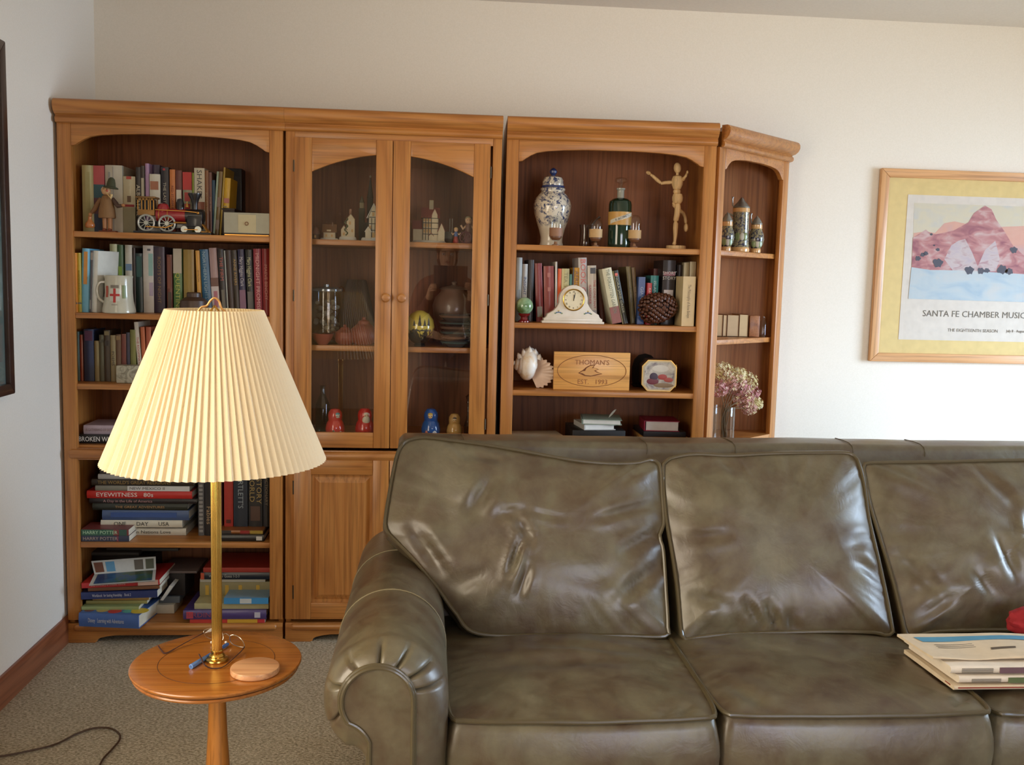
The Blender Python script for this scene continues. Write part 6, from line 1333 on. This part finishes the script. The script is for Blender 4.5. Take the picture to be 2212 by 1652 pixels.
o, b, q = doll(724, 881, 'nesting doll with a bright red shawl and green flowers, leftmost behind the glass', (200, 66, 56), (206, 66, 54), (196, 190, 166), (70, 130, 130), turn=.5)
for a, z, c in ((-100, 8, (60, 110, 76)), (-80, 12, (206, 196, 170)), (-120, 14, (50, 90, 60)), (-66, 6, (180, 40, 40))): o.ball('painted_flower', (19.5*cos(radians(a)), 19.5*sin(radians(a)), z*q), 3.4, (1, .6, 1), mat(c, .3), 6, b)
o, b, q = doll(788, 880, 'red nesting doll painted as a bearded old man', (196, 34, 30), (190, 36, 32), (216, 180, 140), (216, 208, 186), beard=True, turn=.3)
o, b, q = doll(931, 881, 'blue nesting doll with a yellow-haired face and white apron', (30, 84, 160), (32, 88, 160), (222, 186, 130), (206, 170, 60), turn=-.1)
for a, z, c, s_ in ((-64, 10, (206, 214, 220), 7), (-108, 14, (206, 120, 96), 4), (-100, 6, (220, 226, 224), 4), (-120, 8, (200, 60, 50), 3), (-90, 8, (50, 120, 90), 3)): o.ball('painted_flower', (19.6*cos(radians(a)), 19.6*sin(radians(a)), z*q), s_, (1, .4, 1.2), mat(c, .3), 8, b)
o, b, q = doll(982, 892, 'smaller plain golden-wood nesting doll, rightmost behind the glass', (186, 144, 80), (196, 152, 84), (214, 178, 116), (60, 44, 34), .82)
o = Orn('glass_decanter', 'dim tall glass bottle at the far left behind the lower glass', 'bottle', 697, 870, .18, Z3)
o.lathe('bottle_body', [(0, 0), (14, 0), (15, 4), (15, 60), (8, 76), (5, 84), (5, 98), (7, 100), (0, 100)], glassmat('green_tinted_glass', (.62, .70, .66), .02, .08), n=28)
o = Orn('glass_decanter', 'narrow dark glass decanter at the far right behind the lower glass', 'bottle', 1012, 885, .12, Z3)
o.lathe('bottle_body', [(0, 0), (8, 0), (9, 3), (10, 20), (6, 34), (3.4, 46), (3.4, 70), (5, 72), (4, 78), (7, 86), (0, 92)], glassmat('smoky_glass', (.6, .58, .56), .02, .08), n=24)
# ================================================================ left bookcase ornaments
o = Orn('smoker_figure', 'carved wooden pipe-smoking man in a green felt hat, holding a jug', 'figure', 231, 450, .045, 1.475)
WD = mat((150, 100, 58), .5); WL = mat((176, 122, 76), .45); FELT = mat((70, 70, 46), .9); kk = o.k
o.box('stand', -16, 20, -8, 10, 0, 3, mat((120, 64, 36), .5), 1)
for e in (-5, 6): o.lathe('leg', [(4.4, 3), (4.6, 18), (5.2, 33), (0, 34)], WL, c=(e, 0, 0), n=16); o.ball('boot', (e, -3, 5), 4.6, (1, 1.5, .7), mat((126, 66, 42), .5), 8)
o.lathe('coat', [(17, 30), (18, 33), (16.5, 48), (14, 60), (12, 70), (9, 77), (4, 80), (0, 80)], mat((132, 96, 58), .8), n=28, c=(0, 0, 0))
h = o.ball('head', (-1, 0, 88), 9.5, (1, 1, 1.05), mat((196, 150, 104), .5), 14); o.ball('nose', (4, -9.5, 88), 2.6, (1, 1, 1), mat((180, 90, 66), .5), 8, h)
for e in (-3, 3.4): o.ball('eye', (e, -8.6, 91.5), 1, (1, .6, 1), DARK, 6, h)
o.ball('white_hair', (-3, 2.5, 90), 9.4, (1, .85, .9), mat((206, 196, 170), .8), 10, h)
hat = o.lathe('felt_hat', [(15, 94), (15.6, 95), (14, 97), (9.5, 98.5), (8.6, 106), (6.5, 114), (3, 117.5), (0, 118)], FELT, n=28, c=(-1, 0, 0), M=Matrix.Rotation(radians(6), 4, 'Y'))
o.tube('arm', [(-12, 0, 72), (-19, -2, 60), (-24, -4, 48), (-31, -5, 40)], [4, 5, 5, 3.6], mat((120, 84, 52), .7), 12); o.tube('arm', [(12, 0, 72), (20, -3, 62), (25, -6, 56), (34, -8, 57)], [4, 5, 4.6, 3.4], mat((84, 62, 50), .7), 12)
o.ball('hand', (-33, -6, 36), 4, (1, .8, 1.2), WL, 8); o.ball('hand', (37, -9, 58), 3.6, (1.2, .8, 1), WL, 8)
o.tube('pipe', [(3, -11, 83), (8, -14, 78), (13, -14, 72), (14, -13, 80)], [1, 1.3, 3, 3.6], mat((214, 180, 120), .5), 10)
o.lathe('jug', [(0, 0), (8, 0), (10, 4), (9.4, 9), (5, 15), (3.4, 20), (4.4, 24), (0, 24)], mat((176, 106, 52), .3, 0, .4), n=20, c=(-34, -6, 8)); 
# locomotive
o = Orn('toy_locomotive', 'brass, black and red model steam locomotive on a dark plinth', 'model train', 371, 470, .02, 1.475)
BR2 = mat((196, 140, 66), .3, .7); REDP = mat((150, 30, 36), .25, 0, .5); SIL = mat((176, 176, 166), .3, .5); BLK = mat((30, 26, 26), .35, 0, .3)
o.box('plinth', -80, 84, -6, 40, 0, 4.5, BLK, 1)
def wheel(x, z, R, ns, hub):
    b = o.tube('wheel', [(x+(R-2)*cos(i*pi/18), -3, z+(R-2)*sin(i*pi/18)) for i in range(36)], 2.2, SIL, 8, closed=True)
    o.lathe('hub', [(0, 0), (hub, 0), (hub, 4), (0, 4)], SIL, c=(x, -1, z), n=20, M=MX, parent=b)
    for k in range(ns): a = 2*pi*k/ns; o.tube('spoke', [(x, -3, z), (x+(R-2)*cos(a), -3, z+(R-2)*sin(a))], .9, SIL, 6, b)
wheel(-53, 22, 18.5, 10, 4.4); wheel(-9.5, 21.5, 18.5, 10, 4.4)
for x in (27, 56): b = o.lathe('small_wheel', [(0, 0), (7, 0), (7, 4), (0, 4)], SIL, c=(x, -1, 10.5), n=24, M=MX)
o.tube('connecting_rod', [(-53, -7, 14), (-30, -7, 13), (-9.5, -7, 13), (4, -7, 19)], 1.4, BR2, 6); o.tube('piston_rod', [(6, -6, 24), (32, -6, 24)], 1.8, BR2, 8); o.tube('axle_beam', [(27, -5, 10), (56, -5, 10)], 1.0, BR2, 6)
o.box('chassis', -66, 62, 4, 22, 12, 26, BLK, 1)
o.box('cylinder_block', 32, 64, -2, 24, 16, 42, BLK, 2)
MXX = Matrix.Rotation(pi/2, 4, 'Y')
o.lathe('boiler', [(0, 0), (14.5, 0), (14.5, 62), (0, 62)], REDP, c=(-34, 13, 40), n=32, M=MXX); o.lathe('smokebox', [(0, 0), (15, 0), (15, 36), (12, 38), (0, 39)], BLK, c=(28, 13, 40), n=32, M=MXX)
o.lathe('steam_dome', [(13, 44), (13, 56), (10, 63), (4, 66), (0, 66)], REDP, c=(-21, 13, 0), n=24); o.lathe('sand_dome', [(8, 52), (8.4, 66), (6, 75), (0, 77)], BLK, c=(15, 13, 0), n=20)
o.lathe('funnel', [(6, 52), (6.2, 66), (9, 76), (14.5, 86), (14.5, 88.5), (8, 89), (0, 89)], BLK, c=(46, 13, 0), n=24)
o.tube('hand_rail', [(-34, -2, 50.5), (30, -2, 49), (54, -2, 47)], 1.0, BR2, 6); o.ball('rail_knob', (56, -2, 46), 3, (1, 1, 1), BR2, 8); o.lathe('bell', [(4, 58), (3, 62), (1, 66), (1, 70), (0, 70)], BR2, c=(31, 6, 0), n=14)
cab = o.box('cab_lower', -71, -36, -3, 28, 38, 50, mat((150, 108, 54), .4, .3), .6); o.box('cab_roof', -75, -33, -6, 31, 74, 78, mat((128, 92, 48), .4, .3), 1, cab)
for x in (-70, -62, -55, -48, -44, -37): o.box('cab_post', x-.9, x+.9, -3, -1.6, 50, 74, BR2, 0, cab)
for x in (-70, -37): o.box('cab_post', x-.9, x+.9, 26, 28, 50, 74, BR2, 0, cab)
o.box('cab_panel', -71, -36, -3, -1.6, 70, 74, mat((150, 108, 54), .4, .3), 0, cab); o.box('dark_cab_inside', -68, -38, 8, 24, 50, 72, BLK, 0, cab)
for i in range(7): t_ = i/6; o.tube('cowcatcher_bar', [(64, 0+14*t_*1.6, 22), (64+16-10*abs(t_-.5), 24*t_-2, 5.5)], .9, BR2, 6)
o.tube('cowcatcher_sill', [(62, -3, 6), (80, 6, 5.8), (80, 18, 5.8), (64, 26, 6)], 1.2, BR2, 6)
for x in (-28, -10): o.lathe('brass_band', [(0, 0), (15.1, 0), (15.1, 1.6), (0, 1.6)], BR2, c=(x, 13, 40), n=28, M=MXX)
# silver box with clasp
o = Orn('keepsake_box', 'dark box with a silvery front and cream centre panel at the right end of the top shelf', 'box', 533, 480, .012, 1.475); o.r['label'] = 'dark box with a silver-grey front and cream centre panel, right end of the top shelf'
o.box('box_body', -49, 48.5, 0, 80, 0, 50, mat((52, 42, 34), .5), 1); f = o.box('silver_front', -48, 48, -.6, .4, 5.5, 49, mat((150, 146, 128), .45, .3)); o.box('cream_panel', -18, 20, -1.1, -.4, 7, 45, mat((186, 172, 134), .5), 0, f); o.box('brass_edge', -47, 47, -1.4, 0, .2, 2.6, BR2, 0); o.tube('ring_clasp', [(0+3.4*cos(i*pi/8), -1.6, 26+3.4*sin(i*pi/8)) for i in range(16)], 1, mat((120, 84, 60), .4, .5), 6, f, closed=True)
# mug with crest
o = Orn('stein_mug', 'white flared ceramic mug with a red cross crest on the second shelf', 'mug', 257, 635, .045, 1.193)
MG = mat((196, 190, 168), .18, 0, .5); b = o.lathe('mug_body', [(0, 0), (33, 0), (34.5, 2), (34, 8), (30, 26), (28.5, 44), (28.5, 74), (29.5, 79), (28.5, 80.5), (26.5, 78), (26.5, 44), (28, 14), (0, 6)], MG, n=56)
o.tube('handle', [(-28, -2, 66), (-38, -6, 64), (-43, -8, 50), (-40, -7, 32), (-30, -3, 22)], 3, MG, 10, sm=24)
def onmug(nm, a, z, da, h_, c, R=None):
    kk = o.k; w = MB(); rows = []
    for i in range(7):
        th_ = radians(-90+a-da/2+da*i/6); row = []
        for zz in (z, z+h_/2, z+h_): Rz = 28.9+max(0, (44-zz))*.10+.35; row.append(Vector((Rz*cos(th_), Rz*sin(th_), zz))*kk)
        rows.append(row)
    w.strip(rows); return w.build(nm, mat(c, .35), b)
onmug('white_shield', 0, 26, 40, 26, (206, 202, 186)); onmug('red_cross_bar', 0, 36.5, 40, 5, (184, 52, 46)).location.y -= .0003; onmug('red_cross_bar', 0, 23, 10, 30, (184, 52, 46)).location.y -= .0003
onmug('grey_crest_lettering', 0, 54, 34, 6, (130, 120, 104)); onmug('red_supporter', -36, 34, 14, 24, (176, 80, 60)); onmug('green_supporter', 38, 32, 16, 28, (128, 140, 92)); onmug('grey_motto', 0, 16, 22, 3, (140, 130, 116))
o = Orn('clay_pot', 'dark brown pot just peeking over the lampshade on the second shelf', 'pot', 419, 660, .04, 1.193)
o.lathe('pot_body', [(0, 0), (18, 0), (30, 14), (28, 30), (20, 36), (15, 38), (15, 46), (13, 48), (0, 48)], mat((74, 52, 38), .4), n=32)
o = Orn('stone_block', 'pale rough marble block on the third shelf beside the lampshade', 'stone', 277, 812, .035, .943)
t = NT('white_marble'); n = t.noise(t.mapping((1, 1, 1)), 30, 5, .6, 1.5); t.base(t.ramp(n, [(.38, (130, 124, 104)), (.5, (176, 170, 148)), (.7, (190, 184, 164))])); t.set(Roughness=.45)
o.box('block', -26, 27, 0, 30, 0, 38.5, t.m, 2.5)
# ================================================================ the photographer, seen reflected in the right glass door
def skinned(name, nodes, edges, mt_, parent, sub=2):
    me = bpy.data.meshes.new('skeleton'); me.from_pydata([n[0] for n in nodes], edges, []); o = bpy.data.objects.new('skeleton', me); COL.objects.link(o)
    o.modifiers.new('s', 'SKIN'); sv = me.skin_vertices[0].data if me.skin_vertices else None
    if sv is None:
        bm = bmesh.new(); bm.from_mesh(me); bm.verts.layers.skin.verify(); bm.to_mesh(me); bm.free(); sv = me.skin_vertices[0].data
    for i, n in enumerate(nodes): r = n[1] if isinstance(n[1], tuple) else (n[1], n[1]); sv[i].radius = r
    sv[0].use_root = True
    s = o.modifiers.new('u', 'SUBSURF'); s.levels = sub; s.render_levels = sub
    bpy.context.view_layer.update(); m = bpy.data.meshes.new_from_object(o.evaluated_get(bpy.context.evaluated_depsgraph_get()))
    bpy.data.objects.remove(o); m.materials.clear(); m.materials.append(mt_)
    for p in m.polygons: p.use_smooth = True
    q = bpy.data.objects.new(name, m); COL.objects.link(q); q.parent = parent; return q
PX_, PY_ = 1.395, -3.86
PR = thing('person', 'person in a dark maroon sweater holding up a tablet, reflected in the glass door', 'person', (0, 0, 0))
SKIN = mat((206, 156, 124), .5); SW = mat((92, 44, 36), .85); JEAN = mat((50, 56, 74), .85); HAIRC = mat((92, 58, 36), .7)
def V3(x, y, z): return (PX_+x, PY_+y, z)
N_ = [(V3(0, 0, .90), (.13, .10)), (V3(0, 0, 1.06), (.115, .09)), (V3(0, .01, 1.20), (.14, .10)), (V3(0, .01, 1.30), (.10, .08)), (V3(0, .02, 1.36), .05), (V3(0, .035, 1.41), .048), (V3(0, .05, 1.455), (.058, .066)), (V3(0, .055, 1.51), (.070, .084)), (V3(0, .045, 1.565), (.070, .086)), (V3(0, .035, 1.60), (.045, .055))]
E_ = [(i, i+1) for i in range(9)]
def add(par, pts):
    k = par
    for p, r in pts: N_.append((p, r)); E_.append((k, len(N_)-1)); k = len(N_)-1
    return k
for s, hx, hz in ((-1, 1.289, 1.272), (1, 1.545, 1.285)):
    e = add(3, [(V3(s*.10, 0, 1.31), .065), (V3(s*.17, 0, 1.29), .058), (V3(s*.225, .03, 1.16), .045), (V3(s*.235, .10, 1.06), .040), (((PX_+s*.2+hx)/2, PY_+.20, 1.13), .036), ((hx+s*.02, -3.575, 1.225), .026), ((hx+s*.008, -3.545, 1.262), (.030, .018))])
    hd = len(N_)-1; bx = hx+s*.006
    for j, (dx, dz, L) in enumerate(((.020, -.006, .055), (.008, .010, .062), (-.004, .024, .060), (-.014, .036, .048))):
        add(hd, [((bx+s*.010, -3.528, 1.262+dz+hz-1.272), .0085), ((bx-s*.008, -3.505, 1.264+dz+hz-1.272), .0078), ((bx-s*(.008+L*.45), -3.503, 1.266+dz+hz-1.272), .0068)])
    add(hd, [((bx-s*.004, -3.548, 1.285+hz-1.272), .010), ((bx-s*.018, -3.536, 1.305+hz-1.272), .009), ((bx-s*.030, -3.531, 1.318+hz-1.272), .0075)])
for s in (-1, 1): add(0, [(V3(s*.09, 0, .84), .095), (V3(s*.10, .01, .62), .075), (V3(s*.10, .01, .48), .056), (V3(s*.10, -.01, .30), .052), (V3(s*.10, -.015, .085), .036), (V3(s*.10, .05, .04), (.042, .036)), (V3(s*.105, .13, .034), (.040, .028))])
body = skinned('body', N_, E_, SKIN, PR)
def feat(nm, c, r, sc, m): return MB().ball(V3(*c), r, sc, 12).build(nm, m, body)
feat('nose', (0, .140, 1.500), .013, (.8, 1.2, 1.5), SKIN)
for s in (-1, 1):
    feat('eye', (s*.031, .126, 1.524), .0115, (1.2, .7, .8), mat((226, 220, 210), .3)); feat('iris', (s*.031, .134, 1.524), .005, (1, .5, 1), DARK); feat('ear', (s*.073, .045, 1.515), .024, (.35, .7, 1.1), SKIN); feat('eyebrow', (s*.031, .130, 1.543), .016, (1.2, .4, .25), HAIRC)
feat('mouth', (0, .126, 1.464), .019, (1.1, .5, .32), mat((170, 88, 80), .5))
w = MB(); w.ball(V3(0, .018, 1.565), .092, (.96, 1.06, .86), 16); w.ball(V3(0, -.03, 1.50), .085, (.95, .75, 1.2), 16); hr = w.build('hair', HAIRC, PR)
T_ = [(V3(0, 0, .86), (.15, .118)), (V3(0, 0, 1.06), (.132, .105)), (V3(0, .01, 1.20), (.155, .115)), (V3(0, .01, 1.31), (.112, .09)), (V3(0, .02, 1.355), .062)]; ET = [(0, 1), (1, 2), (2, 3), (3, 4)]
for s, hx in ((-1, 1.289), (1, 1.545)):
    k = 3
    for p, r in [(V3(s*.10, 0, 1.31), .078), (V3(s*.17, 0, 1.29), .070), (V3(s*.225, .03, 1.16), .058), (V3(s*.235, .10, 1.06), .054), (((PX_+s*.2+hx)/2, PY_+.20, 1.13), .047), ((hx+s*.022, -3.588, 1.215), .038)]: T_.append((p, r)); ET.append((k, len(T_)-1)); k = len(T_)-1
skinned('sweater', T_, ET, SW, PR)
J_ = [(V3(0, 0, .90), (.14, .112))]; EJ = []
for s in (-1, 1):
    k = 0
    for p, r in [(V3(s*.09, 0, .82), .112), (V3(s*.10, .01, .62), .09), (V3(s*.10, .01, .46), .072), (V3(s*.10, -.01, .28), .066), (V3(s*.10, -.012, .09), .06)]: J_.append((p, r)); EJ.append((k, len(J_)-1)); k = len(J_)-1
skinned('trousers', J_, EJ, JEAN, PR)
for s in (-1, 1): w = MB(); w.ball(V3(s*.104, .07, .045), .05, (.95, 2.3, .88), 14); w.build('shoe', mat((60, 50, 44), .6), PR)
TB = thing('tablet', 'dark tablet held up by the photographer, reflected in the glass door', 'tablet', (1.415, -3.516, 1.352))
MB().box(-.122, .122, -.0045, .0045, -.085, .085).build('tablet_case', mat((34, 32, 34), .4), TB, .003)
MB().lathe([(0, 0), (.004, 0), (.004, .001), (0, .001)], 16, (-.110, .0045, .072), Matrix.Rotation(-pi/2, 4, 'X')).build('lens', BLACK, TB)
# ---- curtains on the long glazed wall, nearly closed, with a bright gap
CURT = mat((206, 192, 164), .9)
for y0, y1, lb in ((-4.3, -2.852, 'cream curtain panel out of frame on the right wall, nearer the far corner'), (-2.828, -2.04, 'cream curtain panel out of frame on the right wall, beside the garden doors')):
    w = MB(); rows = []
    for z in (.03, .8, 1.6, 2.3): rows.append([(XR-.07+.022*sin((y0+(y1-y0)*i/160)*52), y0+(y1-y0)*i/160, z) for i in range(161)])
    w.strip(rows); o = w.build('curtain', CURT, None, ang=80); sd = o.modifiers.new('thickness', 'SOLIDIFY'); sd.thickness = .002; tag(o, lb, 'curtain', 'curtains on the right wall')
flush_texts()
# ================================================================ light
def area(name, loc, look, sx, sy, col, energy, spread=180):
    l = bpy.data.lights.new(name, 'AREA'); l.shape = 'RECTANGLE'; l.size = sx; l.size_y = sy; l.color = col; l.energy = energy; l.spread = radians(spread)
    o = bpy.data.objects.new(name, l); COL.objects.link(o); o.location = loc
    o.rotation_euler = Vector(look).to_track_quat('-Z', 'Y').to_euler(); return o
RC = (XR+.14, -1.2, 1.15); LC = (XW-.14, (LW[0]+LW[1])/2, 1.32); FC = ((FWN[0]+FWN[1])/2, YF-.14, 1.28)
area('sky_light_through_garden_doors', RC, (-.9, .35, -.5), 1.5, 1.9, (.64, .86, 1.12), 93, 105)
area('ground_bounce_through_garden_doors', (RC[0]+.01, RC[1], RC[2]), (-1, 0, .4), 1.5, 1.9, (1.0, .55, .35), 10, 140)
area('sky_light_through_front_window', FC, (-.12, 1, -.62), 2.3, 1.6, (.35, .60, 1.0), 38, 92)
area('ground_bounce_through_front_window', (FC[0], FC[1]-.01, FC[2]), (-.1, 1, .3), 2.3, 1.6, (1.0, .64, .30), 45, 140)
area('daylight_in_the_curtain_gap', (RC[0], -3.2, RC[2]), (-1, 0, 0), .7, 1.9, (.9, .95, 1.0), 60, 175)
area('daylight_through_side_window', LC, (1, .25, -.1), 1.5, 1.5, (1.0, .83, .62), 58, 160)
wd = bpy.data.worlds.new('world'); S.world = wd; wd.use_nodes = True
bg = wd.node_tree.nodes['Background']; bg.inputs[0].default_value = (.40, .85, .95, 1); bg.inputs[1].default_value = .8
S.view_settings.view_transform = 'Standard'; S.view_settings.look = 'None'; S.view_settings.gamma = 1
S.view_settings.exposure = -.07; S.view_settings.use_curve_mapping = False
